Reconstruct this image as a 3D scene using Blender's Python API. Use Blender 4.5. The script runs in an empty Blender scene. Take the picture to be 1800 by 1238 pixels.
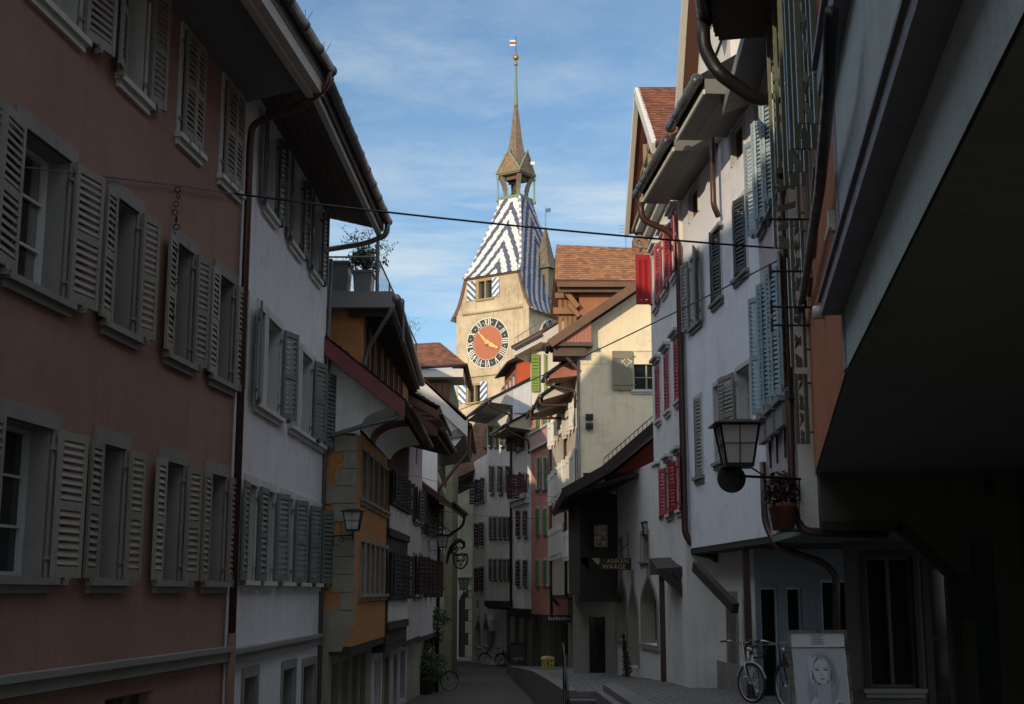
import bpy, math, random
from math import sin, cos, tan, radians as R, pi, sqrt, atan2
from mathutils import Vector as V, Matrix
SC = bpy.context.scene
COL = SC.collection
# ------------------------------------------------------------------ camera calibration (measured from vanishing points)
CAMZ = 1.65; PITCH = R(10.42); F = 2300.0; cp, sp = cos(PITCH), sin(PITCH)
def ray(px, py):
    u = (px-900)/F; v = (619-py)/F
    return V((u, cp-v*sp, sp+v*cp))
def atY(px, py, Y):
    r = ray(px, py); t = Y/r.y
    return V((r.x*t, Y, CAMZ+r.z*t))
def zat(py, Y): return atY(900, py, Y).z
# ------------------------------------------------------------------ materials
MATS = {}
def newmat(name):
    m = bpy.data.materials.new(name); m.use_nodes = True
    nt = m.node_tree; b = nt.nodes['Principled BSDF']; MATS[name] = m
    return m, nt, b
def N(nt, t, **k):
    n = nt.nodes.new(t)
    for a, v in k.items():
        if a.startswith('i_'): n.inputs[a[2:].replace('_', ' ')].default_value = v
        else: setattr(n, a, v)
    return n
def rgb(c, a=1): return (c[0], c[1], c[2], a)
def ramp(nt, fac, stops):
    r = nt.nodes.new('ShaderNodeValToRGB'); e = r.color_ramp.elements
    e[0].position, e[0].color = stops[0][0], rgb(stops[0][1])
    e[1].position, e[1].color = stops[-1][0], rgb(stops[-1][1])
    for p, c in stops[1:-1]:
        x = e.new(p); x.color = rgb(c)
    nt.links.new(fac, r.inputs['Fac']); return r.outputs['Color']
def noise(nt, co, scale, detail=5, rough=.6):
    n = N(nt, 'ShaderNodeTexNoise'); n.inputs['Scale'].default_value = scale
    n.inputs['Detail'].default_value = detail; n.inputs['Roughness'].default_value = rough
    nt.links.new(co, n.inputs['Vector']); return n.outputs['Fac']
def mapped(nt, co, scale):
    mp = N(nt, 'ShaderNodeMapping'); mp.inputs['Scale'].default_value = scale
    nt.links.new(co, mp.inputs['Vector']); return mp.outputs['Vector']
def mixc(nt, fac, a, b, mode='MIX'):
    m = N(nt, 'ShaderNodeMix', data_type='RGBA', blend_type=mode)
    if isinstance(fac, float): m.inputs[0].default_value = fac
    else: nt.links.new(fac, m.inputs[0])
    for i, x in ((6, a), (7, b)):
        if isinstance(x, tuple): m.inputs[i].default_value = rgb(x)
        else: nt.links.new(x, m.inputs[i])
    return m.outputs[2]
def mr(nt, v, a, b, c=0., d=1.):
    m = N(nt, 'ShaderNodeMapRange'); nt.links.new(v, m.inputs['Value'])
    for i, x in zip((1, 2, 3, 4), (a, b, c, d)): m.inputs[i].default_value = x
    return m.outputs['Result']
def bump(nt, b, h, strength=.3, dist=.02):
    bp = N(nt, 'ShaderNodeBump'); bp.inputs['Strength'].default_value = strength; bp.inputs['Distance'].default_value = dist
    nt.links.new(h, bp.inputs['Height']); nt.links.new(bp.outputs['Normal'], b.inputs['Normal'])
def plaster(name, c, dirt=.35, fine=38, bs=.5, rough=.93, dirtc=None, streak=.4):
    m, nt, b = newmat(name); co = N(nt, 'ShaderNodeTexCoord').outputs['Object']
    big = noise(nt, co, .55, 7, .62); mid = noise(nt, co, 4.5, 6, .65); st = noise(nt, mapped(nt, co, (3.2, 3.2, .22)), 2.2, 6, .6)
    d = dirtc or tuple(x*.55 for x in c)
    a = mixc(nt, mr(nt, big, .38, .72, 0, dirt), c, d)
    a = mixc(nt, mr(nt, st, .52, .78, 0, streak), a, tuple(x*.6 for x in d))
    a = mixc(nt, mr(nt, mid, .3, .75, 0, .35), a, tuple(min(1, x*1.22) for x in c))
    pt_ = noise(nt, mapped(nt, co, (1, 1, 1.4)), 1.15, 3, .5)
    a = mixc(nt, mr(nt, pt_, .60, .625, 0, .30), a, tuple(min(1, x*1.12) for x in c)); a = mixc(nt, mr(nt, pt_, .40, .375, 0, .28), a, tuple(x*.72 for x in c))
    nt.links.new(a, b.inputs['Base Color']); b.inputs['Roughness'].default_value = rough
    add = N(nt, 'ShaderNodeMath', operation='ADD'); nt.links.new(noise(nt, co, fine, 4, .7), add.inputs[0]); nt.links.new(mid, add.inputs[1])
    bump(nt, b, add.outputs[0], bs, .02)
    return m
def paint(name, c, rough=.55, wear=.25, wearc=None, scale=6, metal=0.):
    m, nt, b = newmat(name); co = N(nt, 'ShaderNodeTexCoord').outputs['Object']
    n1 = noise(nt, co, scale, 7, .7); n2 = noise(nt, mapped(nt, co, (6, 6, 1)), scale, 5, .6)
    a = mixc(nt, mr(nt, n1, .5, .75, 0, wear), c, wearc or tuple(x*.45 for x in c))
    a = mixc(nt, mr(nt, n2, .4, .8, 0, .3), a, tuple(min(1, x*1.3) for x in c))
    rnd = N(nt, 'ShaderNodeObjectInfo').outputs['Random']; hs_ = N(nt, 'ShaderNodeHueSaturation'); nt.links.new(a, hs_.inputs['Color']); nt.links.new(mr(nt, rnd, 0, 1, .80, 1.15), hs_.inputs['Value']); nt.links.new(mr(nt, rnd, 0, 1, 1.1, .85), hs_.inputs['Saturation']); a = hs_.outputs['Color']
    nt.links.new(a, b.inputs['Base Color']); b.inputs['Metallic'].default_value = metal
    nt.links.new(mr(nt, n1, .3, .7, max(0, rough-.12), min(1, rough+.15)), b.inputs['Roughness'])
    bump(nt, b, n2, .15, .006); return m
def wood(name, c, rough=.8):
    m, nt, b = newmat(name); co = N(nt, 'ShaderNodeTexCoord').outputs['Object']
    g = noise(nt, mapped(nt, co, (14, 14, 1.2)), 3, 8, .7); n1 = noise(nt, co, 1.5, 4)
    a = mixc(nt, g, tuple(x*.55 for x in c), tuple(min(1, x*1.4) for x in c)); a = mixc(nt, mr(nt, n1, .4, .7, 0, .4), a, tuple(x*.5 for x in c))
    nt.links.new(a, b.inputs['Base Color']); b.inputs['Roughness'].default_value = rough; bump(nt, b, g, .4, .01); return m
def tilemat(name, rough=.85, moss=.25, mossc=(.05, .06, .03), spot=.35):
    m, nt, b = newmat(name); co = N(nt, 'ShaderNodeTexCoord').outputs['Object']
    at = N(nt, 'ShaderNodeAttribute', attribute_name='Col').outputs['Color']
    a = mixc(nt, mr(nt, noise(nt, co, 1.3, 7, .7), .5, .72, 0, moss), at, mossc)
    a = mixc(nt, mr(nt, noise(nt, co, 22, 4), .35, .75, 0, spot), a, (.02, .018, .015))
    nt.links.new(a, b.inputs['Base Color']); b.inputs['Roughness'].default_value = rough
    bump(nt, b, noise(nt, co, 30, 4), .4, .01); return m
def flatmat(name, c, rough=.8, metal=0., emit=None, es=0.):
    m, nt, b = newmat(name); b.inputs['Base Color'].default_value = rgb(c); b.inputs['Roughness'].default_value = rough; b.inputs['Metallic'].default_value = metal
    if emit: b.inputs['Emission Color'].default_value = rgb(emit); b.inputs['Emission Strength'].default_value = es
    return m
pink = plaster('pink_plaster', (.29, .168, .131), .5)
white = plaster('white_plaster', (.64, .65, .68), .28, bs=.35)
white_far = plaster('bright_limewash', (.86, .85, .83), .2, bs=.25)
bluewhite = plaster('cool_white_plaster', (.76, .78, .82), .2, bs=.3, streak=.25)
redwhite = plaster('warm_white_plaster', (.72, .70, .66), .25)
yellow = plaster('cream_plaster', (.78, .68, .47), .25)
cream = plaster('pale_cream_plaster', (.52, .46, .38), .3)
orange = plaster('ochre_plaster', (.46, .22, .08), .3, bs=.6)
rust = plaster('rust_plaster', (.42, .15, .06), .3, bs=.8)
grey_blue = plaster('slate_blue_plaster', (.40, .48, .49), .25, bs=.35)
rose = plaster('rose_plaster', (.60, .25, .20), .3)
green_pl = plaster('pale_green_plaster', (.27, .29, .19), .3)
lilac = plaster('lilac_plaster', (.46, .41, .43), .3)
redwall = plaster('red_plaster', (.36, .07, .03), .25)
stone = plaster('sandstone', (.30, .275, .22), .6, fine=25, bs=.7)
stone_trim = plaster('stone_trim', (.235, .225, .215), .4, fine=30, bs=.3)
trim_light = plaster('light_trim', (.52, .52, .50), .3, bs=.2)
tower_pl = plaster('tower_plaster', (.58, .49, .33), .95, fine=6, bs=1.0, dirtc=(.30, .22, .13), streak=.9)
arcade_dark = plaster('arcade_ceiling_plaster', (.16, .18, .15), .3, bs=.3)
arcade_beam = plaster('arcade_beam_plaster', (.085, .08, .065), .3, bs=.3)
sh_grey = paint('shutter_grey_paint', (.225, .21, .18), .6)
sh_green_grey = paint('shutter_grey_green_paint', (.12, .145, .135), .6)
sh_red = paint('shutter_red_paint', (.33, .012, .018), .5, .15)
sh_dred2 = paint('shutter_oxblood_paint', (.022, .006, .008), .7)
sh_dred = paint('shutter_dark_red_paint', (.06, .010, .012), .6)
sh_green = paint('shutter_green_paint', (.07, .24, .05), .6)
sh_lime = paint('shutter_light_green_paint', (.22, .36, .07), .6)
sh_brown = paint('shutter_taupe_paint', (.17, .13, .10), .7)
sh_white = paint('shutter_pale_paint', (.66, .64, .57), .6)
sh_blue = paint('shutter_pale_blue_paint', (.30, .40, .45), .6, .5, (.10, .12, .12))
sh_black = paint('shutter_dark_paint', (.035, .04, .04), .5)
sh_moss = paint('mossy_shutter_paint', (.12, .135, .09), .25, .7, (.025, .032, .012), 9)
sh_olive = paint('shutter_olive_wood', (.21, .19, .12), .7, .4)
frame_white = paint('window_frame_white', (.55, .56, .56), .4, .15)
frame_dark = paint('window_frame_dark', (.06, .05, .045), .5)
frame_olive = paint('window_frame_olive', (.20, .23, .12), .5)
brownmetal = paint('brown_downpipe', (.075, .038, .030), .4, .3, metal=.3)
greymetal = paint('zinc_metal', (.16, .165, .17), .4, .4, metal=.6)
iron = paint('wrought_iron', (.02, .02, .021), .45, .2, metal=.5)
soff_brown = wood('brown_soffit_boards', (.105, .072, .055))
soff_tan = wood('tan_soffit_boards', (.30, .21, .14))
soff_white = paint('pale_soffit_paint', (.55, .53, .48), .7)
soff_grey = paint('grey_soffit_paint', (.17, .17, .16), .7)
timber = wood('dark_timber', (.035, .026, .02))
timber_mid = wood('brown_timber', (.16, .09, .055))
redboard = wood('pink_painted_boards', (.42, .17, .12))
redfascia = paint('red_fascia_paint', (.17, .025, .025), .6, .4)
tile = tilemat('clay_tile')
tower_tile = tilemat('glazed_tile', .55, .05, (.2, .17, .1), .12)
copper = paint('verdigris_copper', (.19, .27, .17), .6, .6, (.30, .27, .12), metal=.2)
gold = flatmat('gilded_metal', (.85, .55, .22), .35, .7)
clockblack = paint('clock_black', (.045, .038, .03), .7)
clockred = paint('clock_red', (.42, .13, .055), .7)
clockwhite = paint('clock_white', (.75, .74, .68), .6)
blue_paint = paint('tower_blue_paint', (.07, .13, .25), .6)
white_paint = paint('tower_white_paint', (.78, .78, .76), .6)
cream_paint = paint('signboard_gold_paint', (.45, .33, .18), .6)
m, nt, b = newmat('window_glass'); b.inputs['Base Color'].default_value = (.012, .014, .016, 1); b.inputs['Roughness'].default_value = .06; b.inputs['IOR'].default_value = 1.5
gco = N(nt, 'ShaderNodeTexCoord').outputs['Object']; bump(nt, b, noise(nt, gco, 1.6, 2), .12, .02); glass = m
rnd = N(nt, 'ShaderNodeObjectInfo').outputs['Random']; fold = noise(nt, mapped(nt, gco, (9, 9, .3)), 1.5, 3); gen = N(nt, 'ShaderNodeSeparateXYZ'); nt.links.new(N(nt, 'ShaderNodeTexCoord').outputs['Generated'], gen.inputs[0])
ce = N(nt, 'ShaderNodeMath', operation='ABSOLUTE'); sb_ = N(nt, 'ShaderNodeMath', operation='SUBTRACT'); nt.links.new(gen.outputs['Y'], sb_.inputs[0]); sb_.inputs[1].default_value = .5; nt.links.new(sb_.outputs[0], ce.inputs[0])
side = mr(nt, ce.outputs[0], .26, .30, 0, 1); has = mr(nt, rnd, .45, .46, 0, 1); mm = N(nt, 'ShaderNodeMath', operation='MULTIPLY'); nt.links.new(side, mm.inputs[0]); nt.links.new(has, mm.inputs[1])
cur = mixc(nt, fold, (.10, .10, .095), (.24, .235, .22)); nt.links.new(mixc(nt, mm.outputs[0], (.012, .014, .016), cur), b.inputs['Base Color'])
glass2 = flatmat('shop_glass', (.012, .013, .014), .08)
m, nt, b = newmat('lantern_glass'); b.inputs['Base Color'].default_value = (.62, .62, .60, 1); b.inputs['Roughness'].default_value = .35; b.inputs['Transmission Weight'].default_value = .35; lamp_glass = m
def cobble(name, c1, c2, sc, bw=.5, rh=.28, bs=.9):
    m, nt, b = newmat(name); co = N(nt, 'ShaderNodeTexCoord').outputs['Object']
    br = N(nt, 'ShaderNodeTexBrick'); nz = N(nt, 'ShaderNodeTexNoise'); nz.inputs['Scale'].default_value = 2.2; nt.links.new(co, nz.inputs['Vector'])
    wob = N(nt, 'ShaderNodeVectorMath', operation='SCALE'); nt.links.new(nz.outputs['Color'], wob.inputs[0]); wob.inputs['Scale'].default_value = .22
    ad = N(nt, 'ShaderNodeVectorMath', operation='ADD'); nt.links.new(co, ad.inputs[0]); nt.links.new(wob.outputs[0], ad.inputs[1]); nt.links.new(ad.outputs[0], br.inputs['Vector']); br.inputs['Scale'].default_value = sc
    br.inputs['Color1'].default_value = rgb(c1); br.inputs['Color2'].default_value = rgb(c2); br.inputs['Mortar'].default_value = (.018, .017, .016, 1)
    br.inputs['Mortar Size'].default_value = .045; br.inputs['Brick Width'].default_value = bw; br.inputs['Row Height'].default_value = rh
    n1 = noise(nt, co, 1.1, 6)
    a = mixc(nt, mr(nt, n1, .4, .7, 0, .5), br.outputs['Color'], tuple(x*.45 for x in c1))
    nt.links.new(a, b.inputs['Base Color']); b.inputs['Roughness'].default_value = .72
    inv = N(nt, 'ShaderNodeMath', operation='SUBTRACT'); nt.links.new(noise(nt, co, 14, 4), inv.inputs[0]); nt.links.new(br.outputs['Fac'], inv.inputs[1])
    bump(nt, b, inv.outputs[0], bs, .02); return m
cob = cobble('cobblestones', (.20, .19, .175), (.075, .07, .066), 2.0)
slab = cobble('walkway_setts', (.26, .25, .23), (.15, .145, .14), 1.6)
earth = plaster('earth', (.09, .085, .07))
kerbst = plaster('kerb_stone', (.19, .18, .17), .5, bs=.6)
shingle = tilemat('wood_shingle', .8, .2)
yplastic = flatmat('yellow_painted_wood', (.55, .42, .10), .5)
black = flatmat('matt_black', (.02, .02, .02), .6)
rubber = flatmat('tyre_rubber', (.018, .018, .018), .8)
silver = paint('brushed_steel', (.5, .5, .5), .3, .1, metal=.9)
bikewhite = paint('white_cycle_enamel', (.6, .6, .6), .3, .05)
leather = flatmat('brown_leather', (.10, .035, .02), .5)
m, nt, b = newmat('leaves'); co = N(nt, 'ShaderNodeTexCoord').outputs['Object']
nt.links.new(ramp(nt, noise(nt, co, 3, 3), [(.3, (.012, .03, .008)), (.7, (.05, .085, .025))]), b.inputs['Base Color']); b.inputs['Roughness'].default_value = .55; leafm = m
bark = wood('bark', (.08, .06, .045))
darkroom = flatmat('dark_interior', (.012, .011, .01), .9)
leaded = None
m, nt, b = newmat('leaded_glass'); co = N(nt, 'ShaderNodeTexCoord').outputs['Object']
vo = N(nt, 'ShaderNodeTexVoronoi', feature='DISTANCE_TO_EDGE'); vo.inputs['Scale'].default_value = 7; vo.inputs['Randomness'].default_value = .1
nt.links.new(co, vo.inputs['Vector'])
nt.links.new(ramp(nt, vo.outputs['Distance'], [(.03, (.05, .035, .02)), (.09, (.50, .34, .18))]), b.inputs['Base Color']); b.inputs['Roughness'].default_value = .3; leaded = m
# ------------------------------------------------------------------ mesh builder
class Fr:
    def __init__(s, o, ex=(1, 0, 0), ey=(0, 1, 0), ez=(0, 0, 1)): s.o, s.ex, s.ey, s.ez = V(o), V(ex), V(ey), V(ez)
    def w(s, a, b, c): return s.o+s.ex*a+s.ey*b+s.ez*c
    def sub(s, a, b, c, rot=0.):     # moved and turned about local z
        return Fr(s.w(a, b, c), s.ex*cos(rot)+s.ey*sin(rot), -s.ex*sin(rot)+s.ey*cos(rot), s.ez)
WF = Fr((0, 0, 0))
class MB:
    def __init__(s): s.v, s.f, s.mi, s.c = [], [], [], []
    def poly(s, pts, m=0, col=None):
        n = len(s.v); s.v += [V(p) for p in pts]; s.f.append(tuple(range(n, n+len(pts)))); s.mi.append(m); s.c.append(col)
    def hexa(s, p, m=0, col=None):   # p: 4 bottom, 4 top
        n = len(s.v); s.v += [V(q) for q in p]
        for f in ((3, 2, 1, 0), (4, 5, 6, 7), (0, 1, 5, 4), (1, 2, 6, 5), (2, 3, 7, 6), (3, 0, 4, 7)):
            s.f.append(tuple(n+i for i in f)); s.mi.append(m); s.c.append(col)
    def box(s, fr, a0, a1, b0, b1, c0, c1, m=0, col=None):
        s.hexa([fr.w(*q) for q in ((a0, b0, c0), (a1, b0, c0), (a1, b1, c0), (a0, b1, c0), (a0, b0, c1), (a1, b0, c1), (a1, b1, c1), (a0, b1, c1))], m, col)
    def prism(s, pa, pb, m=0, caps=True):   # two matching outlines
        n = len(s.v); k = len(pa); s.v += [V(p) for p in pa]+[V(p) for p in pb]
        for i in range(k):
            j = (i+1) % k; s.f.append((n+i, n+j, n+k+j, n+k+i)); s.mi.append(m); s.c.append(None)
        if caps:
            s.f.append(tuple(range(n+k-1, n-1, -1))); s.f.append(tuple(range(n+k, n+2*k))); s.mi += [m, m]; s.c += [None, None]
    def beam(s, p, q, w, h, m=0, up=(0, 0, 1)):
        p, q = V(p), V(q); d = (q-p).normalized(); u = V(up)
        if abs(d.dot(u)) > .98: u = V((0, 1, 0))
        sd = d.cross(u).normalized(); u = sd.cross(d).normalized()
        o = [(-w/2, -h/2), (w/2, -h/2), (w/2, h/2), (-w/2, h/2)]
        s.prism([p+sd*a+u*b for a, b in o], [q+sd*a+u*b for a, b in o], m)
    def tube(s, pts, r, n=8, m=0, caps=True):
        pts = [V(p) for p in pts]; k0 = len(s.v); u = None
        rs = r if isinstance(r, (list, tuple)) else [r]*len(pts)
        for i, p in enumerate(pts):
            d = (pts[min(i+1, len(pts)-1)]-pts[max(i-1, 0)]).normalized()
            if u is None: u = d.orthogonal().normalized()
            else: u = (u-d*u.dot(d)).normalized()
            w = d.cross(u)
            for j in range(n):
                a = 2*pi*j/n; s.v.append(p+u*cos(a)*rs[i]+w*sin(a)*rs[i])
        for i in range(len(pts)-1):
            for j in range(n):
                a, b = k0+i*n+j, k0+i*n+(j+1) % n; s.f.append((a, b, b+n, a+n)); s.mi.append(m); s.c.append(None)
        if caps:
            s.f.append(tuple(range(k0+n-1, k0-1, -1))); e = len(s.v)-n; s.f.append(tuple(range(e, e+n))); s.mi += [m, m]; s.c += [None, None]
    def lathe(s, fr, prof, n=16, m=0):
        k0 = len(s.v)
        for r, z in prof:
            for j in range(n): s.v.append(fr.w(r*cos(2*pi*j/n), r*sin(2*pi*j/n), z))
        for i in range(len(prof)-1):
            for j in range(n):
                a, b = k0+i*n+j, k0+i*n+(j+1) % n; s.f.append((a, b, b+n, a+n)); s.mi.append(m); s.c.append(None)
        s.f.append(tuple(range(k0+n-1, k0-1, -1))); e = len(s.v)-n; s.f.append(tuple(range(e, e+n))); s.mi += [m, m]; s.c += [None, None]
    def ring(s, fr, R_, r, n=28, k=6, m=0):  # torus in local x-z plane
        k0 = len(s.v)
        for i in range(n):
            a = 2*pi*i/n
            for j in range(k):
                b = 2*pi*j/k; rr = R_+r*cos(b); s.v.append(fr.w(rr*cos(a), r*sin(b), rr*sin(a)))
        for i in range(n):
            for j in range(k):
                i2, j2 = (i+1) % n, (j+1) % k
                s.f.append((k0+i*k+j, k0+i2*k+j, k0+i2*k+j2, k0+i*k+j2)); s.mi.append(m); s.c.append(None)
    def build(s, name, mats, parent=None, smooth=False, loc=None):
        if not isinstance(mats, (list, tuple)): mats = [mats]
        org = V((0, 0, 0))
        p = parent
        while p is not None: org = org+p.location; p = p.parent
        if parent is None:
            org = V(loc) if loc is not None else s.base()
        me = bpy.data.meshes.new(name); me.from_pydata([tuple(v-org) for v in s.v], [], s.f)
        for x in mats: me.materials.append(x)
        for i, p in enumerate(me.polygons): p.material_index = s.mi[i]; p.use_smooth = smooth
        if any(c is not None for c in s.c):
            ca = me.color_attributes.new('Col', 'FLOAT_COLOR', 'CORNER')
            for p in me.polygons:
                c = s.c[p.index] or (.2, .1, .06)
                for li in p.loop_indices: ca.data[li].color = (c[0], c[1], c[2], 1)
        me.validate(); me.update()
        o = bpy.data.objects.new(name, me); COL.objects.link(o)
        if parent is not None: o.parent = parent
        else: o.location = org
        return o
    def base(s):
        n = len(s.v); return V((sum(v.x for v in s.v)/n, sum(v.y for v in s.v)/n, min(v.z for v in s.v)))
def tag(o, label=None, cat=None, group=None, kind=None):
    if label: o['label'] = label
    if cat: o['category'] = cat
    if group: o['group'] = group
    if kind: o['kind'] = kind
    return o
def thing(name, loc, label, cat, group=None):
    o = bpy.data.objects.new(name, None); COL.objects.link(o); o.location = V(loc); o.empty_display_size = .3
    return tag(o, label, cat, group)
def copy_tree(o, parent=None):
    c = o.copy(); COL.objects.link(c)
    if parent is not None: c.parent = parent
    for ch in list(o.children): copy_tree(ch, c)
    return c
def merged(p, name, mat, parent=None, smooth=False): return p.build(name, mat, parent, smooth)
# ------------------------------------------------------------------ facade plane
class Fac:
    def __init__(s, A, B, side):
        s.A, s.B = V((A[0], A[1], 0)), V((B[0], B[1], 0)); d = s.B-s.A; s.L = d.length; s.d = d/s.L
        n = V((s.d.y, -s.d.x, 0))
        if side == 'L' and n.x < 0: n = -n
        if side == 'R' and n.x > 0: n = -n
        if side == 'F' and n.y > 0: n = -n
        s.n = n; s.fr = Fr(s.A, s.d, s.n)
    def un(s, px, py, off=0.):
        r = ray(px, py); o = s.A+s.n*off; t = ((o-V((0, 0, CAMZ))).dot(s.n))/r.dot(s.n)
        p = V((0, 0, CAMZ))+r*t; return (p-s.A).dot(s.d), p.z
    def pt(s, px, py, off=0.):
        a, z = s.un(px, py, off); return s.fr.w(a, off, z)
    def rect(s, pl, pr, pt_, pb, off=0.):
        cx, cy = (pl+pr)/2, (pt_+pb)/2
        a, b = s.un(pl, cy, off)[0], s.un(pr, cy, off)[0]
        return (min(a, b), max(a, b), s.un(cx, pb, off)[1], s.un(cx, pt_, off)[1])
def wall_grid(mb, fr, s0, s1, z0, z1, holes, rev=.22, m=0):
    ss = sorted(set([s0, s1]+[min(max(x, s0), s1) for h in holes for x in h[:2]]))
    zs = sorted(set([z0, z1]+[min(max(x, z0), z1) for h in holes for x in h[2:4]]))
    for i in range(len(ss)-1):
        for j in range(len(zs)-1):
            if ss[i+1]-ss[i] < 1e-5 or zs[j+1]-zs[j] < 1e-5: continue
            cs, cz = (ss[i]+ss[i+1])/2, (zs[j]+zs[j+1])/2
            if any(h[0] < cs < h[1] and h[2] < cz < h[3] for h in holes): continue
            mb.poly([fr.w(ss[i], 0, zs[j]), fr.w(ss[i+1], 0, zs[j]), fr.w(ss[i+1], 0, zs[j+1]), fr.w(ss[i], 0, zs[j+1])], m)
    for h in holes:
        a, b, c, d = h[:4]
        for q in (((a, c), (b, c)), ((b, c), (b, d)), ((b, d), (a, d)), ((a, d), (a, c))):
            mb.poly([fr.w(q[0][0], 0, q[0][1]), fr.w(q[1][0], 0, q[1][1]), fr.w(q[1][0], -rev, q[1][1]), fr.w(q[0][0], -rev, q[0][1])], m)
def shutter(fr, hs, z0, z1, w, sgn, ang, mat, parent, out=.05, pitch=.075, name='shutter', panel=False):
    """leaf hinged at s=hs; sgn=-1 folds to smaller s, +1 to larger; ang = angle off the wall"""
    o = fr.w(hs, out, z0); ex = (fr.ex*sgn*cos(ang)+fr.ey*sin(ang)); ey = (-fr.ex*sgn*sin(ang)+fr.ey*cos(ang))
    f = Fr(o, ex, ey, fr.ez); h = z1-z0; mb = MB(); t = .036
    st = min(.065, w*.16)
    if panel:
        mb.box(f, 0, w, 0, t, 0, h)
        for zz in (.12*h, .80*h): mb.box(f, .01, w-.01, t+.002, t+.027, zz, zz+.10)
    else:
        mb.box(f, 0, st, 0, t, 0, h); mb.box(f, w-st, w, 0, t, 0, h)
        rails = [(0, .11), (h*.46, h*.46+.09), (h-.09, h)]
        for a, b_ in rails: mb.box(f, st, w-st, .004, t-.004, a, b_)
        for (a, b_) in ((.11, h*.46), (h*.46+.09, h-.09)):
            n = max(3, int((b_-a)/pitch)); dz = (b_-a)/n
            for i in range(n):
                z = a+dz*(i+.15); k = dz*.75
                mb.hexa([f.w(st, .032, z), f.w(w-st, .032, z), f.w(w-st, .005, z+k), f.w(st, .005, z+k),
                         f.w(st, .036, z+.008), f.w(w-st, .036, z+.008), f.w(w-st, .009, z+k+.008), f.w(st, .009, z+k+.008)])
    if pitch < .1:
        mb.box(f, w*.5-.015, w*.5+.015, -.03, .05, -.07, -.002); mb.box(f, w*.5-.04, w*.5+.04, .036, .05, -.03, .03)
        for zz in (.12*h, .86*h): mb.box(f, -.10, .05, -.02, .0, zz, zz+.035)
    return mb.build(name, mat, parent)
def window(fr, root, h, fm=None, sur=None, surw=.14, sill=True, nx=2, nz=3, rev=.22, sh=None, aL=None, aR=None, pitch=.075, pane=None, closed=False,
           sillm=None, panel=False, out=.05, lw=None, hood=False):
    a, b, c, d = h; fm = fm or frame_white; w, hh = b-a, d-c
    mb = MB(); f = fr.sub(0, -rev, 0); t = .055 if w > .5 else .04
    mb.box(f, a, a+t, -.03, .04, c, d); mb.box(f, b-t, b, -.03, .04, c, d); mb.box(f, a+t, b-t, -.03, .04, c, c+t); mb.box(f, a+t, b-t, -.03, .04, d-t, d)
    for i in range(1, nx): x = a+w*i/nx; mb.box(f, x-.028, x+.028, -.02, .035, c+t, d-t)
    for j in range(1, nz): z = c+hh*j/nz; mb.box(f, a+t, b-t, -.012, .02, z-.014, z+.014)
    wn = mb.build('window', fm, root)
    mb = MB(); mb.box(f, a+.01, b-.01, -.05, -.025, c+.01, d-.01); mb.build('pane', pane or glass, wn)
    if sur:
        mb = MB(); e = .028
        mb.box(fr, a-surw, a, -.02, e, c-.01, d); mb.box(fr, b, b+surw, -.02, e, c-.01, d); mb.box(fr, a-surw, b+surw, -.02, e+.003, d, d+surw*1.25)
        if hood:
            mb.box(fr, a-surw-.04, b+surw+.04, -.02, .10, d+surw*1.25, d+surw*1.25+.08); mb.box(fr, a-surw-.09, b+surw+.09, -.02, .18, d+surw*1.25+.08, d+surw*1.25+.15)
        for p_, q_ in ((a-.001, a+.014), (b-.014, b+.001)): mb.box(fr, p_, q_, -rev+.041, -.021, c+.003, d-.003)
        if rev > .05: mb.box(fr, a+.015, b-.015, -rev+.041, -.021, d-.015, d+.001); mb.box(fr, a+.015, b-.015, -rev+.041, -.021, c-.001, c+.014)
        mb.build('surround', sur, wn)
    if sill:
        mb = MB(); mb.box(fr, a-surw-.04, b+surw+.04, -.15, .10, c-.07, c-.003); mb.box(fr, a-surw, b+surw, -.1, .05, c-.15, c-.07)
        mb.build('sill', sillm or sur or stone_trim, wn)
    if sh:
        lw = lw or (w/2+.02)
        if closed:
            shutter(fr, a, c+.01, d-.01, w/2-.005, 1, aL or 0, sh, wn, out, pitch, panel=panel); shutter(fr, b, c+.01, d-.01, w/2-.005, -1, aR or 0, sh, wn, out, pitch, panel=panel)
        else:
            if aL is not None: shutter(fr, a-.02, c, d, lw, -1, aL, sh, wn, out, pitch, panel=panel)
            if aR is not None: shutter(fr, b+.02, c, d, lw, 1, aR, sh, wn, out, pitch, panel=panel)
    return wn
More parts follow.
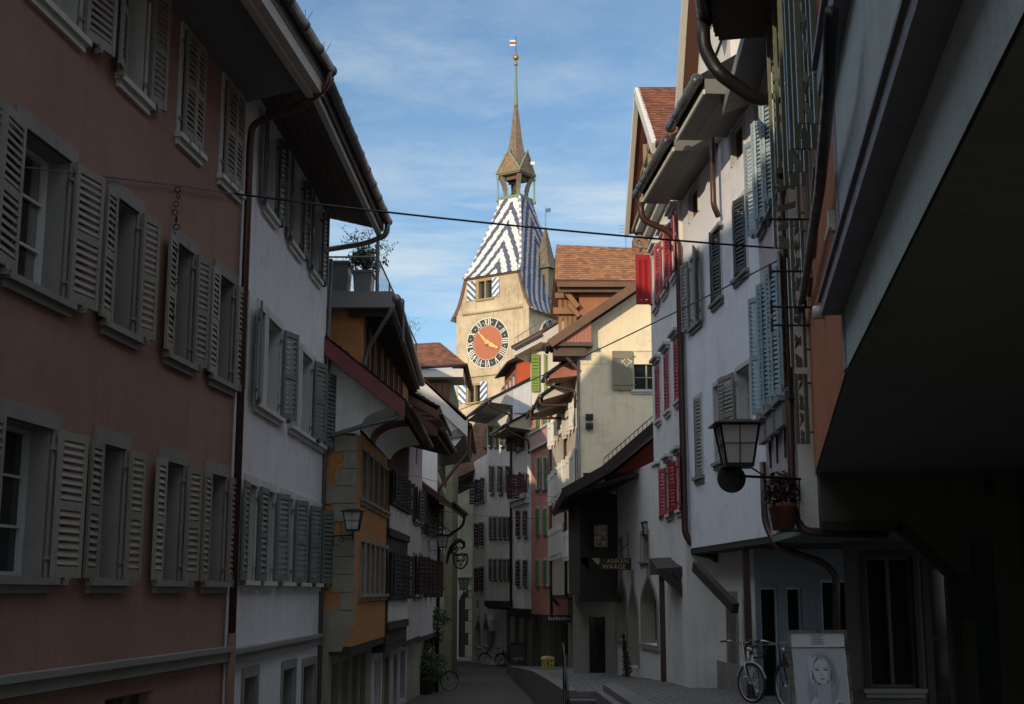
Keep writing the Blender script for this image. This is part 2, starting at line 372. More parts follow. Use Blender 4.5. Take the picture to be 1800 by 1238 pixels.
class House:
    def __init__(s, name, label, A, B, side, zb, zt, mat, depth=9, jet=0., zj=None, cat='house', group=None, wallname='wall'):
        s.f = Fac(A, B, side); s.fr = s.f.fr; s.zb, s.zt, s.mat, s.depth, s.jet = zb, zt, mat, depth, jet; s.zj = zj if zj is not None else zb
        mid = (s.f.A+s.f.B)/2-s.f.n*(depth/2); s.root = thing(name, (mid.x, mid.y, zb), label, cat, group); s.holes, s.gh = [], []; s.wn = wallname
        s.L = s.f.L
    def win(s, px, hole=True, **k):
        h = s.f.rect(*px)
        h = h[:4]; s.holes.append(h); window(s.fr, s.root, h, **k); return h
    def wins(s, h, **k): s.holes.append(h); return window(s.fr, s.root, h, **k)
    def gwin(s, h, **k): s.gh.append(h); return window(s.fr.sub(0, -s.jet, 0), s.root, h, **k)
    def walls(s, rev=.22, side0=True, side1=True, gmat=None, soff=None, s0=0., s1=None):
        s1 = s1 or s.L; mb = MB(); f = s.fr; D = s.depth
        wall_grid(mb, f, s0, s1, s.zj, s.zt, s.holes, rev)
        for x in (s0, s1): mb.poly([f.w(x, 0, s.zj), f.w(x, -D, s.zj), f.w(x, -D, s.zt), f.w(x, 0, s.zt)])
        mb.poly([f.w(s0, -D, s.zb), f.w(s1, -D, s.zb), f.w(s1, -D, s.zt), f.w(s0, -D, s.zt)])
        mb.build(s.wn, s.mat, s.root)
        if s.zj > s.zb:
            mb = MB(); g = f.sub(0, -s.jet, 0); wall_grid(mb, g, s0, s1, s.zb, s.zj, s.gh, rev)
            for x in (s0, s1): mb.poly([f.w(x, -s.jet, s.zb), f.w(x, -D, s.zb), f.w(x, -D, s.zj), f.w(x, -s.jet, s.zj)])
            mb.build('ground_floor_wall', gmat or s.mat, s.root)
            mb = MB(); mb.box(f, s0+.01, s1-.01, -s.jet+.01, -.01, s.zj-.16, s.zj-.01); mb.build('jetty_floor', soff or timber, s.root)
    def eave(s, zw, ov, ze, pitch=38, s0=0., s1=None, depth=None, sm=None, rm=None, gut=True, th=.18, gm=None, gable=True, nsof=0, gr=.075, roofcol=(.13, .06, .035)):
        s1 = s1 or s.L; D = depth or s.depth; f = s.fr; mb = MB(); zt = ze+th; zr = zt+(ov+D/2)*tan(R(pitch))
        def sec(x): return [f.w(x, ov, ze), f.w(x, ov, zt), f.w(x, -D/2, zr), f.w(x, -D-.4, zt+(-.4)*tan(R(pitch))), f.w(x, -D, zt-.3), f.w(x, -D/2, zr-.22), f.w(x, 0, zw+.02)]
        pa, pb = sec(s0), sec(s1); n = len(pa)
        for i in range(n):
            j = (i+1) % n
            if i == n-1: continue
            mb.poly([pa[i], pa[j], pb[j], pb[i]], 0, roofcol)
        for p in (pa, pb):
            mb.poly([p[0], p[1], p[2], p[5], p[6]], 0, roofcol); mb.poly([p[2], p[3], p[4], p[5]], 0, roofcol)
        mb.build('roof', rm or tile, s.root)
        mb = MB(); n = max(1, nsof)
        for i in range(n):                       # soffit boards with thin gaps, running along the eave
            a, b_ = i/n, (i+1)/n-(.012 if nsof else 0)
            o0, o1 = ov*a, ov*b_; q0, q1 = zw+(ze-zw)*a, zw+(ze-zw)*b_
            mb.prism([f.w(s0, o0, q0), f.w(s0, o1, q1), f.w(s0, o1, q1-.03), f.w(s0, o0, q0-.03)], [f.w(s1, o0, q0), f.w(s1, o1, q1), f.w(s1, o1, q1-.03), f.w(s1, o0, q0-.03)])
        mb.box(f, s0+.002, s1-.002, ov+.001, ov+.03, ze-.06, zt-.02)
        mb.build('soffit', sm or soff_brown, s.root)
        if gable:
            mb = MB()
            for x in (s0+.003, s1-.003): mb.poly([f.w(x, 0, s.zt-.01), f.w(x, -D, s.zt-.01), f.w(x, -D, zt-.3), f.w(x, -D/2, zr-.22), f.w(x, 0, zw+.02)])
            mb.build('gable', s.mat, s.root)
        if gut:
            mb = MB(); mb.tube([f.w(s0-.02, ov+gr+.03, zt-.05), f.w(s1+.02, ov+gr+.03, zt-.05)], gr, 10)
            k = int((s1-s0)/.8)
            for i in range(k+1): x = s0+(s1-s0)*i/max(1, k); mb.tube([f.w(x-.02, ov+gr+.03, zt-.05), f.w(x+.02, ov+gr+.03, zt-.05)], gr+.012, 10)
            mb.build('gutter', gm or brownmetal, s.root, True)
        return zr
    def pipe(s, pts, r=.05, m=None, name='downpipe'):
        mb = MB(); mb.tube(smoothpath(pts), r, 10); return mb.build(name, m or brownmetal, s.root, True)
def smoothpath(pts, k=.18):
    """round the corners of a polyline"""
    pts = [V(p) for p in pts]
    if len(pts) < 3: return pts
    out = [pts[0]]
    for i in range(1, len(pts)-1):
        a, b_, c = pts[i-1], pts[i], pts[i+1]; la, lc = (a-b_).length, (c-b_).length; r = min(k, la*.45, lc*.45)
        p0, p1 = b_+(a-b_).normalized()*r, b_+(c-b_).normalized()*r
        for t in (0, .25, .5, .75, 1): out.append(p0*(1-t)**2+b_*2*t*(1-t)+p1*t*t)
    return out+[pts[-1]]
RN = random.Random(7)
def tiles(mb, rowfn, nrows, tw, colfn, lift=.035, over=.35, nrm=None):
    """rowfn(t) -> left, right end of the row at t in 0..1 (eave to ridge); real overlapping tiles"""
    for r in range(nrows):
        t0, t1 = r/nrows, min(1, (r+1+over)/nrows)
        L0, R0 = rowfn(t0); L1, R1 = rowfn(t1); w = (R0-L0).length; n = max(1, round(w/tw)); off = .5*(r % 2)
        nn = (R0-L0).cross(L1-L0)
        if nn.length < 1e-6: continue
        nn.normalize()
        if nrm is not None and nn.dot(nrm) < 0: nn = -nn
        for i in range(n+(1 if off else 0)):
            a, b_ = max(0, (i-off)/n), min(1, (i+1-off)/n-.03/n)
            if b_-a < .02/n: continue
            j = RN.uniform(-.006, .006)
            p = [L0.lerp(R0, a)+nn*(lift+j), L0.lerp(R0, b_)+nn*(lift+j), L1.lerp(R1, b_)+nn*.004, L1.lerp(R1, a)+nn*.004]
            col = colfn(r, (a+b_)/2, (p[0]+p[2])/2)
            mb.poly(p, 0, col); d = nn*(lift*.8)
            mb.poly([p[1], p[0], p[0]-d, p[1]-d], 0, tuple(x*.8 for x in col))
def clay(base, var=.35):
    def f(r, a, p):
        k = 1+RN.uniform(-var, var); h = RN.uniform(-.12, .12)
        return (base[0]*k*(1+h), base[1]*k, base[2]*k*(1-h))
    return f
def roofplane(root, bl, br, tr, tl, tw=.19, th=.17, base=(.22, .085, .04), thick=.14, var=.35, name='roof', mat=None, under=None):
    bl, br, tr, tl = V(bl), V(br), V(tr), V(tl); mb = MB(); n = (br-bl).cross(tl-bl).normalized()
    if n.z < 0: n = -n
    d = n*thick
    mb.hexa([bl-d, br-d, tr-d, tl-d, bl, br, tr, tl], 0, tuple(x*.5 for x in base))
    h = ((tl-bl).length+(tr-br).length)/2; nr = max(2, round(h/th))
    tiles(mb, lambda t: (bl.lerp(tl, t), br.lerp(tr, t)), nr, tw, clay(base, var), nrm=n)
    ro = mb.build(name, mat or tile, root)
    return ro
# ------------------------------------------------------------------ camera, sun, sky
cam = bpy.data.cameras.new('camera'); co_ = bpy.data.objects.new('camera', cam); COL.objects.link(co_); SC.camera = co_
cam.sensor_fit = 'HORIZONTAL'; cam.sensor_width = 36; cam.lens = 36*F/1800; cam.clip_end = 5000; cam.clip_start = .05
co_.location = (0, 0, CAMZ); co_.rotation_euler = (pi/2+PITCH, 0, 0)
SUN_AZ = V((-.52, -.854, 0)).normalized(); SUN_EL = R(13.5)
ts = SUN_AZ*cos(SUN_EL)+V((0, 0, sin(SUN_EL)))
sl = bpy.data.lights.new('sun', 'SUN'); so = bpy.data.objects.new('sun', sl); COL.objects.link(so)
sl.energy = 2.7; sl.angle = R(.5); sl.color = (1, .80, .56); so.rotation_euler = (ts).to_track_quat('Z', 'Y').to_euler()
W = bpy.data.worlds.new('World'); SC.world = W; W.use_nodes = True; nt = W.node_tree; bg = nt.nodes['Background']
sky = N(nt, 'ShaderNodeTexSky', sky_type='NISHITA'); sky.sun_disc = False; sky.sun_elevation = SUN_EL; sky.sun_rotation = atan2(SUN_AZ.x, SUN_AZ.y)
sky.air_density = 1.0; sky.dust_density = .1; sky.ozone_density = 2.2; sky.altitude = 400
co = N(nt, 'ShaderNodeTexCoord').outputs['Generated']
wv = noise(nt, mapped(nt, co, (3.5, 3.5, 11)), 2.2, 10, .68)
w2 = noise(nt, mapped(nt, co, (1.2, 1.2, 2.6)), 1.9, 3, .5)
sx = N(nt, 'ShaderNodeSeparateXYZ'); nt.links.new(co, sx.inputs[0])
# a thin bank of cloud low over the roofs (real sky structure by elevation) and faint veils above
w3 = noise(nt, mapped(nt, co, (3.0, 3.0, 24)), 1.0, 8, .62)
bank = N(nt, 'ShaderNodeMath', operation='MULTIPLY'); nt.links.new(mr(nt, sx.outputs['Z'], .29, .345, 1.35, 0), bank.inputs[0])
bk2 = mr(nt, w3, .42, .62, 0, 1); nt.links.new(bk2, bank.inputs[1])
veil = N(nt, 'ShaderNodeMath', operation='MULTIPLY'); nt.links.new(mr(nt, wv, .40, .70, 0, 1), veil.inputs[0]); nt.links.new(mr(nt, w2, .44, .62, .03, .75), veil.inputs[1])
mx = N(nt, 'ShaderNodeMath', operation='MAXIMUM'); nt.links.new(bank.outputs[0], mx.inputs[0]); nt.links.new(veil.outputs[0], mx.inputs[1])
sc = N(nt, 'ShaderNodeMath', operation='MULTIPLY', use_clamp=True); nt.links.new(mx.outputs[0], sc.inputs[0]); sc.inputs[1].default_value = .62
CLOUD = (4.2, 4.8, 5.2)
up_ = mr(nt, sx.outputs['Z'], .50, .72, 0, .85); bk_ = mr(nt, sx.outputs['Y'], .05, -.45, 0, .75)   # brighter cloud added out of view, overhead and behind, as fill light
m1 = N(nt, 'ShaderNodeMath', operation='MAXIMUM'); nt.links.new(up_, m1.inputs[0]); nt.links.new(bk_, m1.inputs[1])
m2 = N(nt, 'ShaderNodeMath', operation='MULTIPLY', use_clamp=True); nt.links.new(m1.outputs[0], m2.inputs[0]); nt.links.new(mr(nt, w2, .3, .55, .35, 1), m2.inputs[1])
hsv = N(nt, 'ShaderNodeHueSaturation'); hsv.inputs['Saturation'].default_value = .90; nt.links.new(mixc(nt, 1.0, sky.outputs['Color'], (.74, .93, 1.0), 'MULTIPLY'), hsv.inputs['Color'])
c1_ = mixc(nt, sc.outputs[0], hsv.outputs['Color'], CLOUD)
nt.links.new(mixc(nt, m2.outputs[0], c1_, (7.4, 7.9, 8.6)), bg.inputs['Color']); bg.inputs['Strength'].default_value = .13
SC.view_settings.view_transform = 'Standard'; SC.view_settings.look = 'None'; SC.view_settings.exposure = 0.3; SC.view_settings.gamma = 1
SC.render.engine = 'CYCLES'; SC.cycles.max_bounces = 9; SC.cycles.diffuse_bounces = 8
# ------------------------------------------------------------------ ground
def lerpk(y, ks):
    if y <= ks[0][0]: return ks[0][1]
    for (a, u), (b_, v) in zip(ks, ks[1:]):
        if y <= b_: return u+(v-u)*(y-a)/(b_-a)
    return ks[-1][1]
def roadz(y): return lerpk(y, [(0, -1.2), (30, -1.55), (56, -2.0), (75, -2.4), (98, -3.1), (110, -3.2)])
def walkz(y): return lerpk(y, [(16, 0), (24, -.27), (30, -.42), (35, -.55), (44, -.88), (60, -1.6), (72, -2.2), (80, -2.45)])
def walkx(y): return lerpk(y, [(0, 1.85), (28, 1.85), (28.01, 1.2), (36, .95), (44, .77), (52, .42), (58, .13), (66, -.1), (71, .1)])
ys = [-100, -40, 0, 10, 20, 30, 40, 50, 56, 65, 75, 86, 98, 110, 200, 1200]
mb = MB()
for a, b_ in zip(ys, ys[1:]):
    mb.poly([(-900, a, roadz(a)-.02), (900, a, roadz(a)-.02), (900, b_, roadz(b_)-.02), (-900, b_, roadz(b_)-.02)])
tag(mb.build('ground', earth, loc=(0, 0, -1.2)), kind='structure')
mb = MB(); yy = [-20+i*2 for i in range(75)]
for a, b_ in zip(yy, yy[1:]):
    for x in range(-8, 6, 2): mb.poly([(x, a, roadz(a)), (x+2, a, roadz(a)), (x+2, b_, roadz(b_)), (x, b_, roadz(b_))])
tag(mb.build('road', cob, loc=(0, 0, -1.2)), kind='structure')
mb = MB(); yy = [-6+i*1. for i in range(79)]
for a, b_ in zip(yy, yy[1:]):
    xa, xb = walkx(a), walkx(b_) if b_ != 28 else 1.85
    if a == 28: xa = 1.2
    mb.poly([(xa, a, walkz(a)), (9, a, walkz(a)), (9, b_, walkz(b_)), (xb, b_, walkz(b_))])
tag(mb.build('walkway', slab, loc=(5, 20, -1)), kind='structure')
mb = MB()
for a, b_ in zip(yy, yy[1:]):
    xa, xb = walkx(a), walkx(b_) if b_ != 28 else 1.85
    if a == 28: xa = 1.2
    mb.hexa([(xa-.12, a, roadz(a)-.1), (xa+.16, a, roadz(a)-.1), (xb+.16, b_, roadz(b_)-.1), (xb-.12, b_, roadz(b_)-.1), (xa-.12, a, walkz(a)+.02), (xa+.16, a, walkz(a)+.02), (xb+.16, b_, walkz(b_)+.02), (xb-.12, b_, walkz(b_)+.02)])
tag(mb.build('kerb', kerbst), kind='structure')
st = thing('stone_steps', (1.45, 27, roadz(27)), 'stone steps climbing from the lower street to the raised walkway beside a low parapet', 'steps')
n = 6; zt_, zb_ = walkz(28), roadz(26)
mb = MB(); mb.box(WF, 1.1, 1.87, 28.001, 28.3, -1.7, zt_-.004); mb.build('step', kerbst, st)
for i in range(n):
    mb = MB(); y0 = 28-.34*(i+1); mb.box(WF, 1.12, 1.84, y0, y0+.36, zb_-.1, zt_-(zt_-zb_)/(n+.2)*(i+1)); mb.box(WF, 1.12, 1.84, y0-.03, y0+.3, zt_-(zt_-zb_)/(n+.2)*(i+1)+.002, zt_-(zt_-zb_)/(n+.2)*(i+1)+.035); mb.build('step', kerbst, st)
mb = MB(); mb.hexa([(1.88, 12, -1.3), (2.22, 12, -1.3), (2.22, 27.9, -1.6), (1.88, 27.9, -1.6), (1.88, 12, .14), (2.22, 12, .14), (2.22, 27.9, walkz(28)+.16), (1.88, 27.9, walkz(28)+.16)])
tag(mb.build('parapet_wall', kerbst), 'low stone parapet edging the raised walkway next to the steps', 'wall')
rl = thing('handrail', (1.2, 28, roadz(28)), 'thin bluish metal handrail beside the stone steps', 'handrail')
mb = MB()
for y, dz in ((28.1, 0), (27.0, -.45), (26.1, -.8)):
    mb = MB(); mb.tube([(1.08, y, roadz(y)), (1.08, y, walkz(28)+.95+dz)], .02); mb.build('post', iron, rl)
mb = MB(); mb.tube([(1.08, 28.4, walkz(28)+.95), (1.08, 28.1, walkz(28)+.95), (1.08, 26, walkz(28)+.13), (1.08, 25.8, walkz(28)+.0)], .022); mb.tube([(1.08, 28.1, walkz(28)+.5), (1.08, 26, walkz(28)-.3)], .012); mb.build('rail', iron, rl)
# ================================================================== LEFT SIDE
# --- pink plaster house
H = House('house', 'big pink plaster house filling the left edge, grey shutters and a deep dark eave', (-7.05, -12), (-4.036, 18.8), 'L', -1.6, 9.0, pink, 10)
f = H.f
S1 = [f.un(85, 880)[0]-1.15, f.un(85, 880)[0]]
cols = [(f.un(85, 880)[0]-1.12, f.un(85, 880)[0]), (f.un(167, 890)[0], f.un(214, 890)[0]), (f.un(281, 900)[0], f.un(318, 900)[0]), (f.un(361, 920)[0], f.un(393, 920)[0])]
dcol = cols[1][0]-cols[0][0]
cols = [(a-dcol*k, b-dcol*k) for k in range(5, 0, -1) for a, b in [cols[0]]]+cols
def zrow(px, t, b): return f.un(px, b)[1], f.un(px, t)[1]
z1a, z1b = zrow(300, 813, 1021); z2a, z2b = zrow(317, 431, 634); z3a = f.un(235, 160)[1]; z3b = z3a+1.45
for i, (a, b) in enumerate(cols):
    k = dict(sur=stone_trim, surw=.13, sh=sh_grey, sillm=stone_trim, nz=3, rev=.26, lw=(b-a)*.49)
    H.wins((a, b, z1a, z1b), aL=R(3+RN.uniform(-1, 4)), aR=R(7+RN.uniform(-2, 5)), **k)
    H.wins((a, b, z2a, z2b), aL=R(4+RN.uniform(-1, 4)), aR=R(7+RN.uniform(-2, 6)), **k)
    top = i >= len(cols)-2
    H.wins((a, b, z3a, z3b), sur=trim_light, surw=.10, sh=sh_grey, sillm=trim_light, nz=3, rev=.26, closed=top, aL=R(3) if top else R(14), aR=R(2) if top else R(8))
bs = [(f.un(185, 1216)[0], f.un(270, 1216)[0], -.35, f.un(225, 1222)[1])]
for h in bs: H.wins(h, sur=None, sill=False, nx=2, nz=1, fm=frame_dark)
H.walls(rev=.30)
zl = f.un(412, 1143)[1]
mb = MB(); mb.box(f.fr, 0, H.L-.02, -.02, .09, zl-.13, zl+.0); mb.box(f.fr, 0, H.L-.02, -.02, .14, zl+.002, zl+.07); mb.build('string_course', stone_trim, H.root)
H.eave(9.0, 1.18, 9.25, 46, s1=H.L+.05, sm=soff_grey, th=.22, gr=.085, gm=greymetal)
mb = MB(); mb.box(f.fr, 0, H.L, 1.06, 1.2, 9.0, 9.24); mb.box(f.fr, 0, H.L, .98, 1.08, 8.93, 9.1); mb.build('eave_moulding', soff_white, H.root)
e = f.fr
H.pipe([e.w(H.L-.1, 1.3, 9.42), e.w(H.L-.1, 1.28, 9.1), e.w(H.L-.08, .9, 8.85), e.w(H.L-.0, .12, 8.6), e.w(H.L-.0, .10, 8.3), e.w(H.L-.0, .10, zl+.2)], .055)
mb = MB(); mb.tube([e.w(H.L, .10, zl+.25), e.w(H.L, .10, -1.6)], .065)
mb.build('pipe_boot', pink, H.root)
for k in range(14):
    mb = MB(); p = e.w(H.L-.4-k*1.1, 1.29, 9.48)
    for q in (-.12, 0, .12): mb.tube([p, p+V((q*.8, q*.5, .22))], .004, 4)
    if k < 8: mb.build('bird_spike', iron, H.root)
# --- white house
H = House('house', 'white house left of the street with grey-green shutters and a wide sloping wooden eave', (-4.03, 18.84), (-3.84, 26.5), 'L', -1.7, 9.42, white, 10); f = H.f; e = f.fr
z1a, z1b = f.un(468, 1022)[1], f.un(468, 862)[1]
for pl, pr, al, ar in ((428, 447, 4, 4), (459, 478, 2, 15), (491, 512, None, 17), (521, 539, None, 15), (545, 561, None, 19)):
    a, b = f.un(pl, 940)[0], f.un(pr, 940)[0]
    H.wins((min(a, b), max(a, b), z1a, z1b), sur=trim_light, surw=.10, sh=sh_green_grey, aL=None if al is None else R(al), aR=R(ar), lw=.46, rev=.24, pitch=.08)
z2a, z2b = f.un(479, 728)[1], f.un(479, 566)[1]
for pl, pr, al, ar in ((449, 461, 12, None), (467, 491, None, 18), (511, 523, None, None), (529, 547, None, 18), (553, 568, None, 16)):
    a, b = f.un(pl, 660)[0], f.un(pr, 660)[0]
    H.wins((min(a, b), max(a, b), z2a, z2b), sur=trim_light, surw=.10, sh=sh_green_grey, aL=None if al is None else R(al), aR=None if ar is None else R(ar), lw=.48, rev=.24, pitch=.08)
z3a, z3b = f.un(470, 372)[1], 9.2
sh_top = paint('shutter_dark_grey_green', (.07, .08, .075), .6)  # darker grey-green than the shutters of the rows below
for pl, pr in ((459, 481), (507, 527), (546, 562)):
    a, b = f.un(pl, 400)[0], f.un(pr, 400)[0]
    H.wins((min(a, b), max(a, b), z3a, z3b), sur=None, surw=.06, sillm=trim_light, sh=sh_top, aL=R(6), aR=R(9), lw=.36, rev=.24, pitch=.08)
for r_ in ((426, 449, 1190, 1260), (495, 516, 1176, 1250), (531, 552, 1170, 1245)):
    H.win(r_, sur=stone_trim, surw=.12, sill=False, fm=frame_dark, nz=2)
H.walls(rev=.28)
mb = MB(); z = f.un(420, 1147)[1]; mb.box(e, .02, H.L-.0, -.02, .08, z-.14, z); mb.box(e, .02, H.L+.03, -.02, .13, z+.002, z+.07); mb.build('string_course', stone_trim, H.root)
H.eave(9.42, 1.12, 9.16, 46, s1=H.L+.06, s0=-.02, sm=soff_brown, th=.2, gr=.085, nsof=6, gm=greymetal)
mb = MB(); mb.box(e, 0, H.L+.06, 1.0, 1.1, 9.0, 9.17); mb.build('eave_moulding', soff_white, H.root)
H.pipe([e.w(H.L-.05, 1.24, 9.28), e.w(H.L, 1.22, 9.0), e.w(H.L+.1, .75, 8.85), e.w(H.L+.2, -.9, 8.62)], .06, greymetal)
H.pipe([e.w(H.L+.02, .06, 8.5), e.w(H.L+.02, .06, 7.4), e.w(H.L-.02, .05, 6.9), e.w(H.L-.0, .05, -1.7)], .04, greymetal)
# --- ochre corner house with quoins, cove and attic
H = House('house', 'ochre corner house with grey stone quoins, rounded white cove under its red-edged gable roof', (-3.21, 26.75), (-3.14, 33.0), 'L', -1.9, 4.98, orange, 9, jet=.45, zj=atY(626, 1137, 26.75).z, wallname='wall')
f = H.f; e = f.fr; zj = H.zj
z1a, z1b = f.un(636, 1044)[1], f.un(636, 952)[1]; z2a, z2b = f.un(650, 884)[1], f.un(650, 802)[1]
for pl, pr in ((632, 639), (642, 648), (650, 657), (659, 665), (667, 673), (675.5, 680.5)):
    a, b = f.un(pl, 1000)[0], f.un(pr, 1000)[0]; H.wins((min(a, b), max(a, b), z1a, z1b), fm=frame_olive, sur=stone, surw=.07, nx=1, nz=3, rev=.14)
for pl, pr in ((634.6, 643), (647, 653.5), (656, 663), (666, 673), (674.5, 681)):
    a, b = f.un(pl, 850)[0], f.un(pr, 850)[0]; H.wins((min(a, b), max(a, b), z2a, z2b), fm=frame_olive, sur=stone, surw=.07, nx=1, nz=3, rev=.14)
H.gh = []; L = H.L
for i in range(4):
    a = .3+i*1.55; H.gwin((a, a+1.05, -1.85, zj-.35), fm=timber_mid, sill=False, sur=stone, surw=.12, nx=2, nz=2)
H.walls(rev=.16, gmat=stone)
mb = MB(); zr_ = zat(770, 26.75)
for k in range(11):                                   # quoins stand proud of the near corner
    z = zj+.35+k*(4.5-zj)/11; ww = (.42 if k % 2 == 0 else .24)+RN.uniform(-.04, .05); hh = (4.86-zj)/11-.02
    mb.box(Fr(e.w(0, 0, 0), (-1, 0, 0), (0, -1, 0)), -.025, ww if k not in (3, 7, 0) else .9, -.02, .03, z, z+hh)
    mb.box(e, 0, .12 if k % 2 else .22, -.02, .02, z, z+hh-.004)
mb.build('quoin', stone, H.root)
mb = MB(); g = Fr(e.w(0, 0, 0), (-1, 0, 0), (0, -1, 0))
for i in range(7):
    a = i/7*pi/2; b_ = (i+1)/7*pi/2
    mb.box(g, -.02-.0*i, 1.9, -.4+.4*sin(a)*.5, .032, zj+.35-.35*(i+1)/7*1.0, zj+.35-.35*i/7) if False else None
mb.hexa([g.w(.2, 0, zj-.1), g.w(1.9, 0, zj-.1), g.w(1.9, -.4, zj-.1), g.w(.45, -.4, zj-.1), g.w(-.03, .034, zj+.38), g.w(1.9, .034, zj+.38), g.w(1.9, -.4, zj+.38), g.w(-.03, -.4, zj+.38)])
mb.build('corner_corbel', stone, H.root)
# gable end facing the camera above z 5.3, white, with roof running up to the left
GY = 26.6
P0, P1 = atY(703, 712, GY), atY(560, 598, GY); sl_ = (P1.z-P0.z)/(P1.x-P0.x)
def rk(x): return P0.z+(x-P0.x)*sl_
xw = atY(632, 760, GY).x; zb = atY(600, 764, GY).z
LL = -9.0
cove = []
c0 = atY(632, 752, GY); c1 = atY(697, 716, GY)
for i in range(9):
    t = i/8*pi/2; cove.append((c0.x+(c1.x-c0.x)*(1-cos(t)), c0.z+(c1.z-c0.z)*sin(t)))
mb = MB(); mb.poly([(LL, GY+.12, zb), (c0.x, GY+.12, zb)]+[(x, GY+.12, z) for x, z in cove]+[(P0.x-.1, GY+.12, rk(P0.x-.1)-.1), (LL, GY+.12, rk(LL)-.1)])
mb.build('gable', redwhite, H.root)
EY = 33.6
mb = MB(); seg = [GY+.12, 28.6, 28.64, 29.7, 29.74, 31.2, 31.24, EY]
for k, (ya, yb) in enumerate(zip(seg, seg[1:])):
    for (xa, za), (xb, zb_) in zip(cove, cove[1:]):
        dz = .12 if k == 2 or k == 3 else 0
        mb.poly([(xa, ya, za), (xb, ya, zb_), (xb, yb, zb_), (xa, yb, za)], 1 if k in (2, 3) else 0)
mb.build('cove', [soff_white if False else redwhite, redfascia], H.root, True)
mb = MB(); d = V((0, 0, .16))
rf = [V((P0.x+.12, GY-.25, rk(P0.x+.12))), V((P0.x+.12, EY, rk(P0.x+.12))), V((LL, EY, rk(LL))), V((LL, GY-.25, rk(LL)))]
roofplane(H.root, *[rf[i]+d for i in (1, 0, 3, 2)], base=(.10, .045, .035), thick=.15)
mb = MB(); mb.prism([rf[0]+V((0, -.04, .12)), rf[0]+V((0, -.04, -.22)), rf[3]+V((0, -.04, -.22)), rf[3]+V((0, -.04, .12))], [rf[0]+V((0, .03, .12)), rf[0]+V((0, .03, -.22)), rf[3]+V((0, .03, -.22)), rf[3]+V((0, .03, .12))])
mb.build('verge_board', redfascia, H.root)
mb = MB(); mb.tube([rf[0]+V((.1, .1, .02)), rf[1]+V((.1, 0, .02))], .065, 10); mb.build('gutter', brownmetal, H.root, True)
q = atY(700, 722, GY-.1)
H.pipe([q, q+V((-.02, 0, -.15)), atY(640, 748, GY-.08), atY(588, 765, GY-.05), atY(560, 772, GY)], .05, greymetal)
# attic block with windows and terrace slab
AY = 27.6
a0, a1 = atY(637, 600, AY), atY(540, 600, AY); zt_ = zat(534, AY); zlow = rk(-6)-.5
atx = a0.x
mb = MB(); mb.poly([(atx, AY, rk(atx)-.3), (LL, AY, rk(atx)-.3), (LL, AY, zt_), (atx, AY, zt_)]); 
AF = Fac((atx, AY), (atx+.18, 38.5), 'L'); hs = []
for pl, pr in ((640, 648), (650, 657), (661, 669), (673, 680), (684, 690), (694, 699), (703, 707)):
    a, b = AF.un(pl, 620)[0], AF.un(pr, 620)[0]; hs.append((a, b, AF.un(655, 650)[1]-.6, AF.un(655, 585)[1]))
for h in hs: window(AF.fr, H.root, h, fm=timber_mid, sur=timber_mid, surw=.09, sill=False, nx=1, nz=1, rev=.12)
wall_grid(mb, AF.fr, 0, AF.L, rk(atx)-.8, zt_, hs, .14); mb.poly([(atx+.18, 38.5, rk(atx)-.8), (LL, 38.5, rk(atx)-.8), (LL, 38.5, zt_), (atx+.18, 38.5, zt_)])
mb.build('attic_wall', orange, H.root)
T0, T1 = atY(690, 506, AY-.35), atY(735, 634, 38.9)
x0, x1 = atY(692, 510, AY-.4).x, atY(738, 636, 38.6).x; zs = zat(512, AY-.4)
mb = MB(); mb.hexa([(LL, AY-.4, zs-.35), (x0, AY-.4, zs-.35), (x1, 38.7, zs-.35), (LL, 38.7, zs-.35), (LL, AY-.4, zs), (x0, AY-.4, zs), (x1, 38.7, zs), (LL, 38.7, zs)])
mb.build('terrace_slab', stone_trim, H.root)
mb = MB()
for k in range(26):
    y = AY-.2+k*.43; xx = x0+(x1-x0)*(y-AY)/11
    mb.box(WF, atx-.3, xx-.05, y, y+.09, zs-.50, zs-.352)
mb.build('rafter', timber, H.root)
mb = MB(); mb.tube([(x0+.06, AY-.4, zs-.16), (x1+.06, 38.7, zs-.16)], .1, 10); mb.build('gutter', greymetal, H.root, True)
H.pipe([(x0+.02, AY-.35, zs-.2), (x0-.1, AY-.35, zs-.5), (atx+.15, AY-.1, zs-1.15), (atx+.06, AY-.05, zs-1.4), (atx+.06, AY-.05, rk(atx)+.2)], .045, greymetal)
# terrace railing, planters, plants
tr = thing('terrace_railing', (-6, AY, zs), 'wire mesh railing round the roof terrace above the ochre attic', 'railing')
mb = MB(); xr = atY(663, 500, AY).x; zr0 = zat(452, AY)
pp = [((xr, AY), zat(425, AY), .04)]+[((x, AY), zr0, .025) for x in (-8.5, -7, -5.6)]+[((xr+.1*k*.3, AY+k*2.5), zr0, .025) for k in range(1, 5)]
for (x, y), z, r_ in pp: mb = MB(); mb.tube([(x, y, zs), (x, y, z)], r_); mb.build('post', greymetal, tr)
mb = MB(); mb.tube([(-9, AY, zr0), (xr, AY, zr0), (xr+.12, AY+10, zr0)], .022)
z = zs+.05
for k in range(34):
    x = -8.6+k*.11*1.35
    if x+.5 < xr: mb.tube([(x, AY, zs+.02), (x+.5, AY, zr0)], .0035, 4, caps=False); mb.tube([(x+.5, AY, zs+.02), (x, AY, zr0)], .0035, 4, caps=False)
for k in range(40):
    y = AY+.25*k
    mb.tube([(xr, y, zs+.02), (xr, y+.6, zr0)], .0035, 4, caps=False); mb.tube([(xr, y+.6, zs+.02), (xr, y, zr0)], .0035, 4, caps=False)
mb.build('mesh', greymetal, tr)
